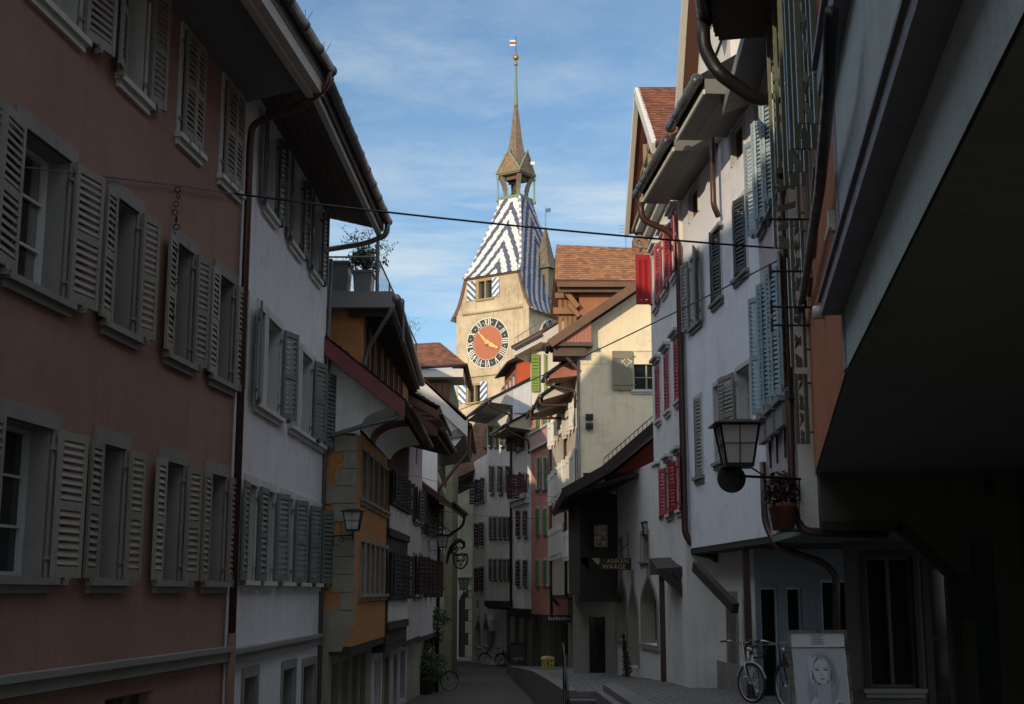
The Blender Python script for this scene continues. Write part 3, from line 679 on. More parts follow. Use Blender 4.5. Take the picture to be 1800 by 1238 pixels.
mb = MB(); q = atY(700, 512, AY+.6); mb.tube(smoothpath([(q.x-.3, q.y, zs+.05), (q.x+.12, q.y, zs+.05), (q.x+.12, q.y, zs-.9)], .06), .025); mb.build('bent_tube', greymetal, tr)
for (pl, pr, pt_, lab) in ((572, 614, 464, 'large grey planter box at the left end of the roof terrace'), (622, 655, 480, 'smaller grey planter box holding the terrace shrub')):
    a, b = atY(pl, 500, AY+.5), atY(pr, 500, AY+.5); mb = MB(); g = Fr((0, 0, 0))
    mb.hexa([(a.x+.04, AY+.3, zs), (b.x-.04, AY+.3, zs), (b.x-.04, AY+.9, zs), (a.x+.04, AY+.9, zs), (a.x, AY+.26, zat(pt_, AY+.3)), (b.x, AY+.26, zat(pt_, AY+.3)), (b.x, AY+.94, zat(pt_, AY+.3)), (a.x, AY+.94, zat(pt_, AY+.3))])
    mb.box(g, a.x-.03, b.x+.03, AY+.23, AY+.97, zat(pt_, AY+.3), zat(pt_, AY+.3)+.06)
    tag(mb.build('planter_box', greymetal), lab, 'planter', 'planters on the roof terrace')
def leafcloud(mb, c, r, n, size, rng, squash=(1, 1, 1)):
    for i in range(n):
        d = V((rng.gauss(0, 1), rng.gauss(0, 1), rng.gauss(0, 1))).normalized()*rng.random()**.45
        p = V(c)+V((d.x*r*squash[0], d.y*r*squash[1], d.z*r*squash[2])); a = V((rng.gauss(0, 1), rng.gauss(0, 1), rng.gauss(0, 1))).normalized(); b_ = a.orthogonal().normalized(); s_ = size*rng.uniform(.6, 1.3)
        mb.poly([p-a*s_, p+b_*s_*.45, p+a*s_, p-b_*s_*.45])
def sprig(label, base, tops, leafsize, nleaf, lr, name='potted_tree', cat='plant', group=None, stem=.012, droop=0):
    rng = random.Random(int(base[0]*100)); t = thing(name, base, label, cat, group); mb, ml = MB(), MB(); B = V(base)
    for tp in tops:
        tp = V(tp); mid = B.lerp(tp, .5)+V((rng.uniform(-.1, .1), rng.uniform(-.1, .1), .1)); pts = [B, B.lerp(mid, .6), mid, tp]
        mb.tube(pts, [stem*1.4, stem, stem*.7, stem*.3], 5)
        for k in range(6):
            p = mid.lerp(tp, rng.random()); q = p+V((rng.uniform(-.28, .28), rng.uniform(-.28, .28), rng.uniform(-.02, .25))); mb.tube([p, q], [stem*.5, stem*.2], 4); leafcloud(ml, q, lr, nleaf, leafsize, rng)
        leafcloud(ml, tp, lr, nleaf, leafsize, rng)
    mb.build('branch', bark, t); ml.build('foliage', leafm, t); return t
def ap(px, py, Y): return tuple(atY(px, py, Y))
sprig('bare-branched small tree with sparse leaves rising above the terrace railing', ap(640, 478, AY+.6), [ap(604, 402, AY+.6), ap(622, 415, AY+.5), ap(648, 420, AY+.7), ap(655, 405, AY+.9), ap(632, 440, AY+.5), ap(688, 440, AY+.8), ap(672, 434, AY+.6)], .035, 7, .09)
sprig('bushy green shrub in the terrace planter', ap(640, 482, AY+.62), [ap(625, 462, AY+.5), ap(640, 455, AY+.6), ap(655, 462, AY+.5), ap(662, 475, AY+.6), ap(648, 450, AY+.6)], .05, 26, .14, name='terrace_shrub', cat='shrub')
sprig('thin twig reaching out past the dark terrace eave', ap(722, 575, 33), [ap(735, 582, 33), ap(731, 570, 33), ap(728, 590, 33)], .02, 2, .04, name='overhanging_twig', cat='plant', stem=.006)
# --- dark timbered house
H = House('house', 'dark half-timbered house with black shutters and pale panelled aprons under its windows', (-3.12, 33.05), (-3.0, 38.0), 'L', -2.0, 5.9, timber, 8, jet=.35, zj=.35); f = H.f; e = f.fr
for (pt_, pb) in ((838, 893), (975, 1052)):
    za, zb_ = f.un(700, pb)[1], f.un(700, pt_)[1]
    for k in range(4):
        a = .35+k*1.12; H.wins((a, a+.62, za, zb_), fm=frame_dark, sur=None, sill=False, sh=sh_black, aL=R(12), aR=R(25), lw=.34, pitch=.1, nx=1)
H.gwin((.4, 1.9, -1.9, .0), fm=frame_white, sill=False, nx=2, nz=1, sur=bluewhite, surw=.12); H.gwin((2.6, 3.6, -2, -.05), fm=frame_dark, sill=False, nx=1, nz=2, sur=stone, surw=.2)
H.walls(rev=.12, gmat=cream)
for pt_, pb in ((897, 935), (1055, 1090)):
    za, zb_ = f.un(700, pb)[1], f.un(700, pt_)[1]; mb = MB()
    for k in range(10): mb.box(e, .25+k*.46, .25+k*.46+.34, .01, .04, za, zb_)
    mb.build('apron_panel', redwhite, H.root)
    mb = MB(); mb.box(e, .0, H.L, .0, .07, za-.2, za-.02); mb.box(e, .0, H.L, .0, .12, zb_+.02, zb_+.12); mb.build('timber_rail', timber, H.root)
H.eave(5.9, 1.15, 5.5, 40, sm=timber, s0=.6, s1=H.L+.2, base=None) if False else H.eave(5.9, 1.2, 5.6, 40, s0=.3, s1=H.L+.3, sm=timber, nsof=5)
# --- lilac-white house
H = House('house', 'narrow lilac-white house with a dark red shutter block in the left row', (-3.0, 38.03), (-2.95, 43.0), 'L', -2.1, 7.6, lilac, 8, jet=.4, zj=.3); f = H.f
for pl, pr, pt_, pb, m_ in ((727, 733, 860, 915, sh_black), (737, 741, 866, 918, sh_black), (726, 732, 978, 1045, sh_dred2), (736, 741, 978, 1045, sh_dred2)):
    H.win((pl, pr, pt_, pb), sh=m_, aL=R(10), aR=R(22), lw=.45, pitch=.12, sur=stone_trim, surw=.08, nz=2)
H.gwin((.5, 1.6, -2, -.1), fm=frame_dark, sill=False); H.gwin((2.6, 4.2, -1.6, -.1), fm=frame_dark, sill=False, nx=3)
H.walls(); P = H
# its gable facing camera: pinkish wall, tiled roof with brown verge
GY = 38.0
def verge_gable(root, y, pts_low, pts_high, ybk, wallmat, zbase, base, vm, xl, vh=.25, front=.25, vlabel='verge_board'):
    """half gable: rake from low (right) to high (left), roof runs back to ybk"""
    A, B = atY(*pts_low, y), atY(*pts_high, y); s_ = (B.z-A.z)/(B.x-A.x); rr = lambda x: A.z+(x-A.x)*s_
    mb = MB(); mb.poly([(A.x-.6 if A.x > xl else A.x+.6, y+front, zbase), (xl, y+front, zbase), (xl, y+front, rr(xl)-.05), (A.x, y+front, rr(A.x)-.05), (A.x, y+front, max(zbase, rr(A.x)-.3))]); mb.build('gable', wallmat, root)
    c = [V((A.x, y, A.z)), V((A.x, ybk, A.z)), V((xl, ybk, rr(xl))), V((xl, y, rr(xl)))]
    roofplane(root, c[0]+V((0, 0, .12)), c[1]+V((0, 0, .12)), c[2]+V((0, 0, .12)), c[3]+V((0, 0, .12)), base=base, thick=.12)
    mb = MB(); u, d_ = V((0, 0, .08)), V((0, 0, -vh)); mb.prism([c[0]+u, c[0]+d_, c[3]+d_, c[3]+u], [c[0]+u+V((0, .06, 0)), c[0]+d_+V((0, .06, 0)), c[3]+d_+V((0, .06, 0)), c[3]+u+V((0, .06, 0))]); mb.build(vlabel, vm, root)
    return rr, A
verge_gable(P.root, 38.0, (772, 722), (700, 682), 43.2, lilac, zat(736, 38), (.12, .055, .035), timber_mid, -6.5)
mb = MB(); q0, q1 = atY(770, 725, 38), atY(795, 745, 43); mb.hexa([(-3.05, 38.02, zat(726, 38)-.0), (q0.x, 38.02, q0.z-.12), (q0.x+.05, 43.2, q0.z-.12), (-3.0, 43.2, zat(726, 38)), (-3.05, 38.02, zat(726, 38)+.06), (q0.x, 38.02, q0.z-.04), (q0.x+.05, 43.2, q0.z-.04), (-3.0, 43.2, zat(726, 38)+.06)]); mb.build('soffit', timber_mid, P.root)
mb = MB(); mb.tube([q0+V((.08, 0, -.05)), (q0.x+.14, 43.2, q0.z-.05)], .06, 10); mb.build('gutter', brownmetal, P.root, True)
# --- dark-shuttered house with low coved eave
H = House('house', 'dark house in the left row with low eave and curved gutter pipe over the lamp', (-2.95, 43.03), (-2.75, 48.5), 'L', -2.2, 5.3, lilac, 8, jet=.4, zj=.25); f = H.f; e = f.fr
for pt_, pb, m_ in ((880, 945, sh_black), (985, 1050, sh_dred2)):
    za, zb_ = f.un(757, pb)[1], f.un(757, pt_)[1]
    for k in range(3): a = .3+k*1.75; H.wins((a, a+.9, za, zb_), sh=m_, aL=R(8), aR=R(20), lw=.5, pitch=.12, nz=2, sill=False)
H.walls(gmat=stone)
zE = zat(862, 43)
H.eave(zE+.1, .95, zE-.55, 36, s1=H.L, sm=soff_grey, th=.15)
H.pipe([e.w(H.L-.5, 1.05, zE-.5), e.w(H.L-.5, 1.0, zE-.9), e.w(H.L-.2, .1, zE-1.5), e.w(H.L-.2, .07, -2)], .05, iron)
# --- pale house with narrow windows
H = House('house', 'tall pale house at the end of the left row with narrow windows and white eave', (-2.78, 48.53), (-2.95, 58.0), 'L', -2.3, 8.3, redwhite, 9, jet=.3, zj=.1); f = H.f; e = f.fr
for pt_, pb in ((770, 835), (862, 918), (975, 1032)):
    za, zb_ = f.un(775, pb)[1], f.un(775, pt_)[1]
    for k in range(6): a = .6+k*1.45; H.wins((a, a+.6, za, zb_), fm=frame_white, sur=stone_trim, surw=.1, nz=3, nx=1, rev=.15)
H.gwin((1, 2, -2.2, -.2), fm=frame_dark, sill=False); H.gwin((4, 5.5, -1.6, -.2), fm=frame_dark, sill=False)
H.walls(); P = H
rr, A = verge_gable(P.root, 48.3, (822, 742), (715, 642), 58.2, redwhite, zat(790, 48.3), (.12, .055, .035), soff_white, -8, vh=.55)
mb = MB(); mb.hexa([(-2.85, 48.4, zat(775, 48.4)), (A.x-.1, 48.4, A.z-.5), (A.x-.2, 58.2, A.z-.5), (-2.95, 58.2, zat(775, 48.4)), (-2.85, 48.4, zat(775, 48.4)+.1), (A.x-.05, 48.4, A.z-.1), (A.x-.1, 58.2, A.z-.1), (-2.95, 58.2, A.z)]); mb.build('soffit', soff_grey, P.root)
mb = MB(); mb.tube([A+V((.08, .1, -.1)), A+V((.0, 9.8, -.1))], .09, 10); mb.build('gutter', brownmetal, P.root, True)
P.pipe([A+V((.06, .5, -.1)), A+V((.06, .5, -1.0)), A+V((-.5, .5, -1.7)), V((-2.75, 48.8, A.z-2.5)), V((-2.75, 48.8, -2))], .06)
# --- red-brown roofed house with white boxed eave, far left
Y = 60.0; t = thing('house', (-8, Y+3, -2.3), 'house with hipped red-brown tile roof and white boxed eave left of the clock tower', 'house')
a, b, c, d = atY(690, 646, Y), atY(818, 640, Y), atY(772, 602, Y+3.2), atY(690, 606, Y+3.2)
roofplane(t, a, b, c, d, base=(.26, .10, .055), tw=.24, th=.2)
g_ = V((b.x+.1, Y+8, b.z)); roofplane(t, b, g_, V((c.x, Y+5, c.z)), c, base=(.26, .10, .055), tw=.24, th=.2)
mb = MB(); wl = atY(712, 660, Y).x
mb.box(WF, a.x, b.x-.1, Y+.05, Y+2.6, a.z-.44, a.z-.05); mb.build('boxed_eave', soff_white, t)
mb = MB(); mb.tube([a+V((0, -.05, -.05)), b+V((.05, -.05, -.05)), b+V((.1, 7.5, -.05))], .08, 8); mb.build('gutter', brownmetal, t, True)
mb = MB(); xw_ = atY(795, 680, Y).x; mb.box(WF, a.x, xw_, Y+1, Y+7.5, -2.5, a.z-.6); mb.build('wall', green_pl, t)
mb = MB(); mb.box(WF, a.x, atY(788, 690, Y).x, Y+.6, Y+.98, a.z-3.2, a.z-.63)
mb.build('shingled_front', wood('red_shingle', (.22, .08, .05)), t)
for px in (760, 771, 782):
    q = atY(px, 690, Y); mb = MB(); mb.box(WF, q.x-.1, q.x+.1, Y+.52, Y+.6, a.z-2.6, a.z-.7); mb.build('window_post', timber_mid, t)
# ================================================================== CLOCK TOWER
TC = V((.33, 102.8, 0)); ea = V((.834, -.552, 0)).normalized(); eb = V((.552, .834, 0)).normalized()
T = thing('clock_tower', (TC.x, TC.y, -3.2), 'old clock tower with blue and white chevron tiled roof, slim spire and red-faced clock', 'clock tower')
TF = Fr(TC, ea, eb)                    # local x along the front (right +), local y into depth
HW = 3.42; ZE = 23.2; ZH = 26.2; ZT = 33.1
HA = [(22.9, 4.0), (23.4, 3.62), (24.0, 3.30), (24.8, 3.0), (26.2, 2.62), (28, 2.15), (30, 1.66), (31.6, 1.27), (ZT, .95)]
HB = [(ZH, 3.68), (26.7, 3.25), (27.4, 2.9), (28.4, 2.5), (30, 1.9), (31.6, 1.32), (ZT, .95)]
ha = lambda z: lerpk(z, HA)
hb = lambda z: 3.5 if z < ZH-.001 else lerpk(z, HB)
FF = Fac(TF.w(-HW, -HW, 0)[:2], TF.w(HW, -HW, 0)[:2], 'F'); RF = Fac(TF.w(HW, -HW, 0)[:2], TF.w(HW, HW, 0)[:2], 'F')
def R4(pl, pr, a, b): return FF.rect(pl, pr, a, b)
w_up = R4(842, 865, 494, 525); w_lo = R4(824, 846, 678, 707)
mb = MB(); g = FF.fr
holes = [(w_up[0], (w_up[0]+w_up[1])/2-.06, w_up[2], w_up[3]), ((w_up[0]+w_up[1])/2+.06, w_up[1], w_up[2], w_up[3]), (w_lo[0], (w_lo[0]+w_lo[1])/2-.06, w_lo[2], w_lo[3]), ((w_lo[0]+w_lo[1])/2+.06, w_lo[1], w_lo[2], w_lo[3])]
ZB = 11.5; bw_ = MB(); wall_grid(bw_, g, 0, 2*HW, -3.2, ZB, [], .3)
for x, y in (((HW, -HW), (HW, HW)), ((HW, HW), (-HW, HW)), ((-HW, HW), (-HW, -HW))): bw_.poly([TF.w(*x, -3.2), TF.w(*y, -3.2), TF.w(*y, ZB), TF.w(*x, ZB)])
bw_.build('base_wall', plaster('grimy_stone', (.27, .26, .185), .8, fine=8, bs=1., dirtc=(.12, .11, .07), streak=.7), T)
wall_grid(mb, g, 0, 2*HW, ZB, ZE, holes[2:], .3)
# upper front as columns so the curved gable sides are cut cleanly around the window
zz = [ZE, 23.4, 24.0, 24.4, 24.8, 25.3, 25.7, ZH]
zz = sorted(set(zz+[w_up[2], w_up[3]]))
for za, zb_ in zip(zz, zz[1:]):
    xa, xb = min(HW, ha(za)-.10), min(HW, ha(zb_)-.10); cz = (za+zb_)/2
    if w_up[2] < cz < w_up[3]:
        cuts = [(None, holes[0][0]), (holes[0][1], holes[1][0]), (holes[1][1], None)]
        for l, r_ in cuts:
            la, lb = (HW-xa, HW-xb) if l is None else (l, l); ra, rb = (HW+xa, HW+xb) if r_ is None else (r_, r_)
            mb.poly([g.w(la, 0, za), g.w(ra, 0, za), g.w(rb, 0, zb_), g.w(lb, 0, zb_)])
    else: mb.poly([g.w(HW-xa, 0, za), g.w(HW+xa, 0, za), g.w(HW+xb, 0, zb_), g.w(HW-xb, 0, zb_)])
for h in holes[:2]:
    a, b, c, d = h[:4]
    for q in (((a, c), (b, c)), ((b, c), (b, d)), ((b, d), (a, d)), ((a, d), (a, c))): mb.poly([g.w(q[0][0], 0, q[0][1]), g.w(q[1][0], 0, q[1][1]), g.w(q[1][0], -.3, q[1][1]), g.w(q[0][0], -.3, q[0][1])])
for x, y in (((HW, -HW), (HW, HW)), ((HW, HW), (-HW, HW)), ((-HW, HW), (-HW, -HW))): mb.poly([TF.w(*x, ZB), TF.w(*y, ZB), TF.w(*y, ZE), TF.w(*x, ZE)])
mb.build('wall', tower_pl, T)
for h in holes: window(g, T, h, fm=frame_dark, sill=False, nx=1, nz=2, rev=.25)
tws = paint('tower_window_stone', (.40, .30, .15), .8, .3)
for w_ in (w_up, w_lo):
    a, b, c, d = w_; mb = MB(); mb.box(g, a-.16, a, -.02, .05, c, d); mb.box(g, b, b+.16, -.02, .05, c, d); mb.box(g, (a+b)/2-.06, (a+b)/2+.06, -.02, .05, c, d); mb.box(g, a-.16, b+.16, -.02, .055, d, d+.18); mb.box(g, a-.22, b+.22, -.02, .14, c-.16, c); mb.build('window_surround', tws, T)
def chev_shutter(fac, r_, sgn):
    a, b, c, d = fac.rect(*r_); mb = MB(); fr = fac.fr
    mb.box(fr, a, b, .06, .10, c, d, 0); n = 3; w = b-a; h = d-c; p = h/n; k = w*.95
    for i in range(-2, n+2):                       # diagonal blue bars clipped to the leaf
        lo = c+i*p; pts = []
        for s_, o in ((0, 0), (w, k)):
            pts.append((s_, lo+(o if sgn > 0 else k-o)))
        q = [(pts[0][0], pts[0][1]), (pts[1][0], pts[1][1]), (pts[1][0], pts[1][1]+p*.45), (pts[0][0], pts[0][1]+p*.45)]
        m_ = 12
        for j in range(m_):
            sa, sb = w*j/m_, w*(j+1)/m_; f_ = lambda s_: pts[0][1]+(pts[1][1]-pts[0][1])*s_/w
            la, lb = f_(sa), f_(sb); y0a, y1a, y0b, y1b = [min(max(v, c+.01), d-.01) for v in (la, la+p*.45, lb, lb+p*.45)]
            if y1a-y0a < .005 and y1b-y0b < .005: continue
            mb.poly([fr.w(a+sa, .104, y0a), fr.w(a+sb, .104, y0b), fr.w(a+sb, .104, y1b), fr.w(a+sa, .104, y1a)], 1)
    o = mb.build('shutter', [white_paint, blue_paint], T); tag(o, 'blue and white diagonally striped shutter')
chev_shutter(FF, (822, 837, 495, 529), -1); chev_shutter(FF, (866, 878, 488, 521), 1); chev_shutter(FF, (807, 820, 673, 709), -1); chev_shutter(FF, (845, 857, 671, 705), 1)
# string mouldings
mb = MB(); z = FF.un(860, 546)[1]; mb.tube([g.w(.65, .02, z), g.w(2*HW-.55, .02, z)], .17, 8); mb.build('roll_moulding', tower_pl, T, True)
mb = MB(); z = FF.un(850, 659)[1]; mb.box(g, -.02, 2*HW+.02, -.1, .14, z-.1, z+.08); mb.box(RF.fr, 0, 2*HW, -.1, .14, z-.1, z+.08); mb.build('string_course', tower_pl, T)
mb = MB()
for a, b, c, d in zip(*[iter([0]*4)]*4): pass
for za, zb_ in zip(zz, zz[1:]):
    for s_ in (-1, 1):
        xa, xb = ha(za)-.14, ha(zb_)-.14; mb.beam(g.w(HW+s_*xa, .02, za), g.w(HW+s_*xb, .02, zb_), .12, .22)
mb.beam(g.w(HW-2.62, .06, ZH-.06), g.w(HW+2.62, .06, ZH-.06), .2, .16); mb.build('gable_trim', timber_mid, T)
# clock faces
def clock(fac, cs, cz, R_, hands=True, lab=None):
    fr = fac.fr; c = Fr(fr.w(cs, .0, cz), fr.ex, fr.ey, fr.ez); n = 64
    def disc(r0, r1, o, m_, mbb, a0=0, a1=2*pi, k=n):
        for i in range(k):
            a, b = a0+(a1-a0)*i/k, a0+(a1-a0)*(i+1)/k
            if r0 < 1e-4: mbb.poly([c.w(0, o, 0), c.w(r1*cos(a), o, r1*sin(a)), c.w(r1*cos(b), o, r1*sin(b))], m_)
            else: mbb.poly([c.w(r0*cos(a), o, r0*sin(a)), c.w(r1*cos(a), o, r1*sin(a)), c.w(r1*cos(b), o, r1*sin(b)), c.w(r0*cos(b), o, r0*sin(b))], m_)
    mb = MB(); disc(0, R_*1.03, .06, 2, mb); disc(R_*.70, R_, .066, 1, mb); disc(0, R_*.685, .07, 0, mb)
    for i in range(n):
        a, b = 2*pi*i/n, 2*pi*(i+1)/n; mb.poly([c.w(R_*1.03*cos(a), .06, R_*1.03*sin(a)), c.w(R_*1.03*cos(b), .06, R_*1.03*sin(b)), c.w(R_*1.03*cos(b), 0, R_*1.03*sin(b)), c.w(R_*1.03*cos(a), 0, R_*1.03*sin(a))], 2)
    o = mb.build('clock_face', [clockred, clockblack, clockwhite], T)
    nm = None; rom = ['XII', 'I', 'II', 'III', 'IIII', 'V', 'VI', 'VII', 'VIII', 'IX', 'X', 'XI']
    def bar(ctr, ang, x0, y0, x1, y1, w, nm=None):
        # local numeral coordinates: x tangential, y radial
        rad = V((sin(ang), cos(ang))); tan_ = V((cos(ang), -sin(ang)))
        p = [tan_*x0+rad*(ctr+y0), tan_*x1+rad*(ctr+y1)]; d = (p[1]-p[0]).normalized(); s_ = V((d.y, -d.x))*w/2
        nm.poly([c.w(v.x, .078, v.y) for v in (p[0]-s_, p[0]+s_, p[1]+s_, p[1]-s_)])
    H_ = R_*.135; ctr = R_*.85
    wd = {'I': R_*.085, 'V': R_*.17, 'X': R_*.17}
    for i, t_ in enumerate(rom):
        nm = MB(); ang = 2*pi*i/12; tot = sum(wd[ch] for ch in t_); x = -tot/2
        for ch in t_:
            w_ = wd[ch]; m_ = x+w_/2; T_ = R_*.043
            if ch == 'I': bar(ctr, ang, m_, -H_, m_, H_, T_, nm)
            if ch == 'V': bar(ctr, ang, m_-w_*.36, H_, m_, -H_, T_, nm); bar(ctr, ang, m_+w_*.36, H_, m_, -H_, T_*.6, nm)
            if ch == 'X': bar(ctr, ang, m_-w_*.36, H_, m_+w_*.36, -H_, T_, nm); bar(ctr, ang, m_+w_*.36, H_, m_-w_*.36, -H_, T_*.6, nm)
            x += w_
        a2 = ang+pi/12; q = Fr(c.w(ctr*sin(a2), .078, ctr*cos(a2)), c.ex, c.ey, c.ez); nm.poly([q.w(.045*cos(k), 0, .045*sin(k)) for k in [j*pi/4 for j in range(8)]])
        nm.build('numeral', clockwhite, o)
    if hands:
        hd = MB()
        def hand(dx, dz, w):
            l = sqrt(dx*dx+dz*dz); d = (dx/l, dz/l); s_ = (-d[1], d[0])
            pr = [(-.3*1, .05), (0, .10), (l*.35, w), (l*.6, w*.75), (l*.82, w*.35), (l*.86, w*.9), (l*.93, w*.5), (l, .01)]
            up = [c.w(d[0]*a+s_[0]*b, .14, d[1]*a+s_[1]*b) for a, b in pr]; dn = [c.w(d[0]*a-s_[0]*b, .14, d[1]*a-s_[1]*b) for a, b in pr]
            pts = up+dn[::-1]; hd.prism(pts, [p+c.ey*.04 for p in pts])
        for px, py, w_ in ((840.5, 583, .10), (876, 612, .17)):
            s_, z_ = fac.un(px, py, .12); hand(s_-cs, z_-cz, w_)
        hd.lathe(Fr(c.w(0, .14, 0), c.ex, c.ez, c.ey), [(.22, 0), (.24, .05), (.12, .12)], 14); hd.build('hand', gold, o)
cs, cz = FF.un(858, 603); clock(FF, cs, cz, FF.un(858, 560)[1]-cz)
cs2 = HW; clock(RF, cs2, cz, FF.un(858, 560)[1]-cz, hands=False)
# roof of glazed tiles, each tile laid by colour
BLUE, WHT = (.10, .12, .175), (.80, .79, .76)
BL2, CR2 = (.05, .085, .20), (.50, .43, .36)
def chev(k, per, A_, B_, duty=.5, off=0., ctr=0., axis=0, hz=1.12):
    def f(r, a, p):
        q = p-TC; x = q.dot(ea if axis == 0 else eb)-ctr; v = ((p.z*hz+abs(x)*k+off)/per) % 1
        base = A_ if v < duty else B_; j = 1+RN.uniform(-.14, .14); return tuple(min(1, c*j) for c in base)
    return f
def slopezs(tbl, z0, z1, n=200):
    """equal steps along the slope"""
    pts = [(z0+(z1-z0)*i/n) for i in range(n+1)]; d = [0]
    for a, b in zip(pts, pts[1:]): d.append(d[-1]+sqrt((b-a)**2+(tbl(b)-tbl(a))**2))
    def z_at(t):
        x = t*d[-1]
        for i in range(n):
            if d[i+1] >= x: return pts[i]+(pts[i+1]-pts[i])*((x-d[i])/max(1e-9, d[i+1]-d[i]))
        return pts[-1]
    return z_at, d[-1]
hbf = lambda z: lerpk(z, HB)
za_f, Lf = slopezs(hbf, ZH-.05, ZT); za_s, Ls = slopezs(ha, 22.9, ZT)
core = MB()
zs_ = [22.9, 23.4, 24, 24.8, ZH-.01]; e_ = .05
for za, zb_ in zip(zs_, zs_[1:]):
    for s_ in (-1, 1): core.poly([TF.w(s_*(ha(za)-e_), -3.5, za), TF.w(s_*(ha(za)-e_), 3.5, za), TF.w(s_*(ha(zb_)-e_), 3.5, zb_), TF.w(s_*(ha(zb_)-e_), -3.5, zb_)], 0, WHT)
zs_ = [ZH, 26.7, 27.4, 28.4, 30, 31.6, ZT]
for za, zb_ in zip(zs_, zs_[1:]):
    A_ = [(-ha(za)+e_, -hb(za)+e_), (ha(za)-e_, -hb(za)+e_), (ha(za)-e_, hb(za)-e_), (-ha(za)+e_, hb(za)-e_)]; B_ = [(-ha(zb_)+e_, -hb(zb_)+e_), (ha(zb_)-e_, -hb(zb_)+e_), (ha(zb_)-e_, hb(zb_)-e_), (-ha(zb_)+e_, hb(zb_)-e_)]
    for i in range(4): j = (i+1) % 4; core.poly([TF.w(*A_[i], za), TF.w(*A_[j], za), TF.w(*B_[j], zb_), TF.w(*B_[i], zb_)], 0, BLUE)
core.build('roof_core', tower_tile, T)
mb = MB(); tiles(mb, lambda t: (TF.w(-ha(za_f(t)), -hbf(za_f(t)), za_f(t)), TF.w(ha(za_f(t)), -hbf(za_f(t)), za_f(t))), int(Lf/.13), .12, chev(2.05, 1.95, WHT, BLUE, .56, .3, .3), nrm=-eb); mb.build('front_roof', tower_tile, T)
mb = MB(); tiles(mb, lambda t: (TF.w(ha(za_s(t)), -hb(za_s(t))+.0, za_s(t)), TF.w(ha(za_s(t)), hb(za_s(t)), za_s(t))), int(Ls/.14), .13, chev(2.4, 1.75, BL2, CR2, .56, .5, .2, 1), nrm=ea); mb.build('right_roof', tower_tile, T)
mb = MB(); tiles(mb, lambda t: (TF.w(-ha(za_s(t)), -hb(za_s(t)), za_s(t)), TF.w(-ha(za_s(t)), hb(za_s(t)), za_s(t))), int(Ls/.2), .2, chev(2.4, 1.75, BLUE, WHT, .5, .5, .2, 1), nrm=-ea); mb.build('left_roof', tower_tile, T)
for s_ in (-1, 1):                                          # hip tiles, alternately blue and white
    mb = MB()
    for i in range(26):
        t0, t1 = i/26, (i+.95)/26; z0, z1 = za_f(t0), za_f(t1)
        n0 = len(mb.f); mb.beam(TF.w(s_*ha(z0), -hbf(z0), z0+.03), TF.w(s_*ha(z1), -hbf(z1), z1+.03), .17, .10)
        for k in range(n0, len(mb.f)): mb.c[k] = WHT if i % 2 else (.3, .3, .36)
    mb.build('hip_tiles', tower_tile, T)
# shingled turret on the right slope
TU = TF.sub(2.35, .75, 0); mb = MB()
mb.box(TU, -.72, .72, -.75, .75, 24.0, 27.1, 0, (.20, .17, .12)); tur = mb.build('turret', shingle, T)
for i in range(16):
    pass
wf = Fr(TU.w(-.72, -.75, 0), TU.ex, -TU.ey, TU.ez); wn = MB()
window(wf, T, (.42, 1.06, 25.75, 26.5), fm=timber, sur=timber_mid, surw=.08, nx=2, nz=2, rev=-.02, sill=False)
mb = MB(); zt2 = 30.6; k = 10
def trow(t):
    r_ = lerpk(t, [(0, 1.0), (.12, .72), (.35, .46), (1, .05)]); return r_, 27.05+(zt2-27.05)*t
for sd in range(4):
    ax = [(-1, -1, 1, -1), (1, -1, 1, 1), (1, 1, -1, 1), (-1, 1, -1, -1)][sd]
    tiles(mb, lambda t: (TU.w(ax[0]*trow(t)[0], ax[1]*trow(t)[0], trow(t)[1]), TU.w(ax[2]*trow(t)[0], ax[3]*trow(t)[0], trow(t)[1])), 26, .13, clay((.19, .15, .11), .25), lift=.02, nrm=TU.w(ax[0]+ax[2], ax[1]+ax[3], 0)-TU.w(0, 0, 0))
mb.build('turret_roof', shingle, T)
mb = MB(); mb.lathe(TU, [(.10, zt2-.9), (.06, zt2), (.05, zt2+.9), (.02, zt2+1.9)], 8); mb.build('turret_finial', copper, T, True)
mb = MB(); mb.box(TU, .02, .5, -.01, .01, zt2+1.3, zt2+1.62); mb.build('turret_vane', blue_paint, T)
# lantern
mb = MB(); mb.box(TF, -1.0, 1.0, -1.0, 1.0, ZT-.05, ZT+.22); mb.build('lantern_base', copper, T)
zL = 35.1; lw_ = .95
for a in (-1, 1):
    for b in (-1, 1):
        mb = MB(); pts = [(.60, ZT), (.62, ZT+.8), (.70, ZT+1.3), (.92, zL-.05)]
        for (r0, z0), (r1, z1) in zip(pts, pts[1:]): mb.beam(TF.w(a*r0, b*r0, z0), TF.w(a*r1, b*r1, z1), .34, .34)
        mb.build('lantern_pier', paint('lantern_pier_paint', (.16, .14, .09), .7, .4), T)
        if a != b: continue
        mb = MB(); mb.lathe(TF.sub(a*1.08, b*1.08, 0), [(.10, ZT-.2), (.14, ZT), (.07, ZT+.15), (.065, zL-.3), (.13, zL-.2), (.12, zL)], 8); mb.build('lantern_column', copper, T, True)
mb = MB()
for a, b in (((-.8, -.62), (.8, -.62)), ((-.8, .62), (.8, .62)), ((-.62, -.8), (-.62, .8)), ((.62, -.8), (.62, .8))): mb.beam(TF.w(*a, zL-.22), TF.w(*b, zL-.22), .12, .3)
mb.beam(TF.w(-.7, 0, zL-.45), TF.w(.7, 0, zL-.45), .14, .14); mb.build('lantern_beam', timber_mid, T)
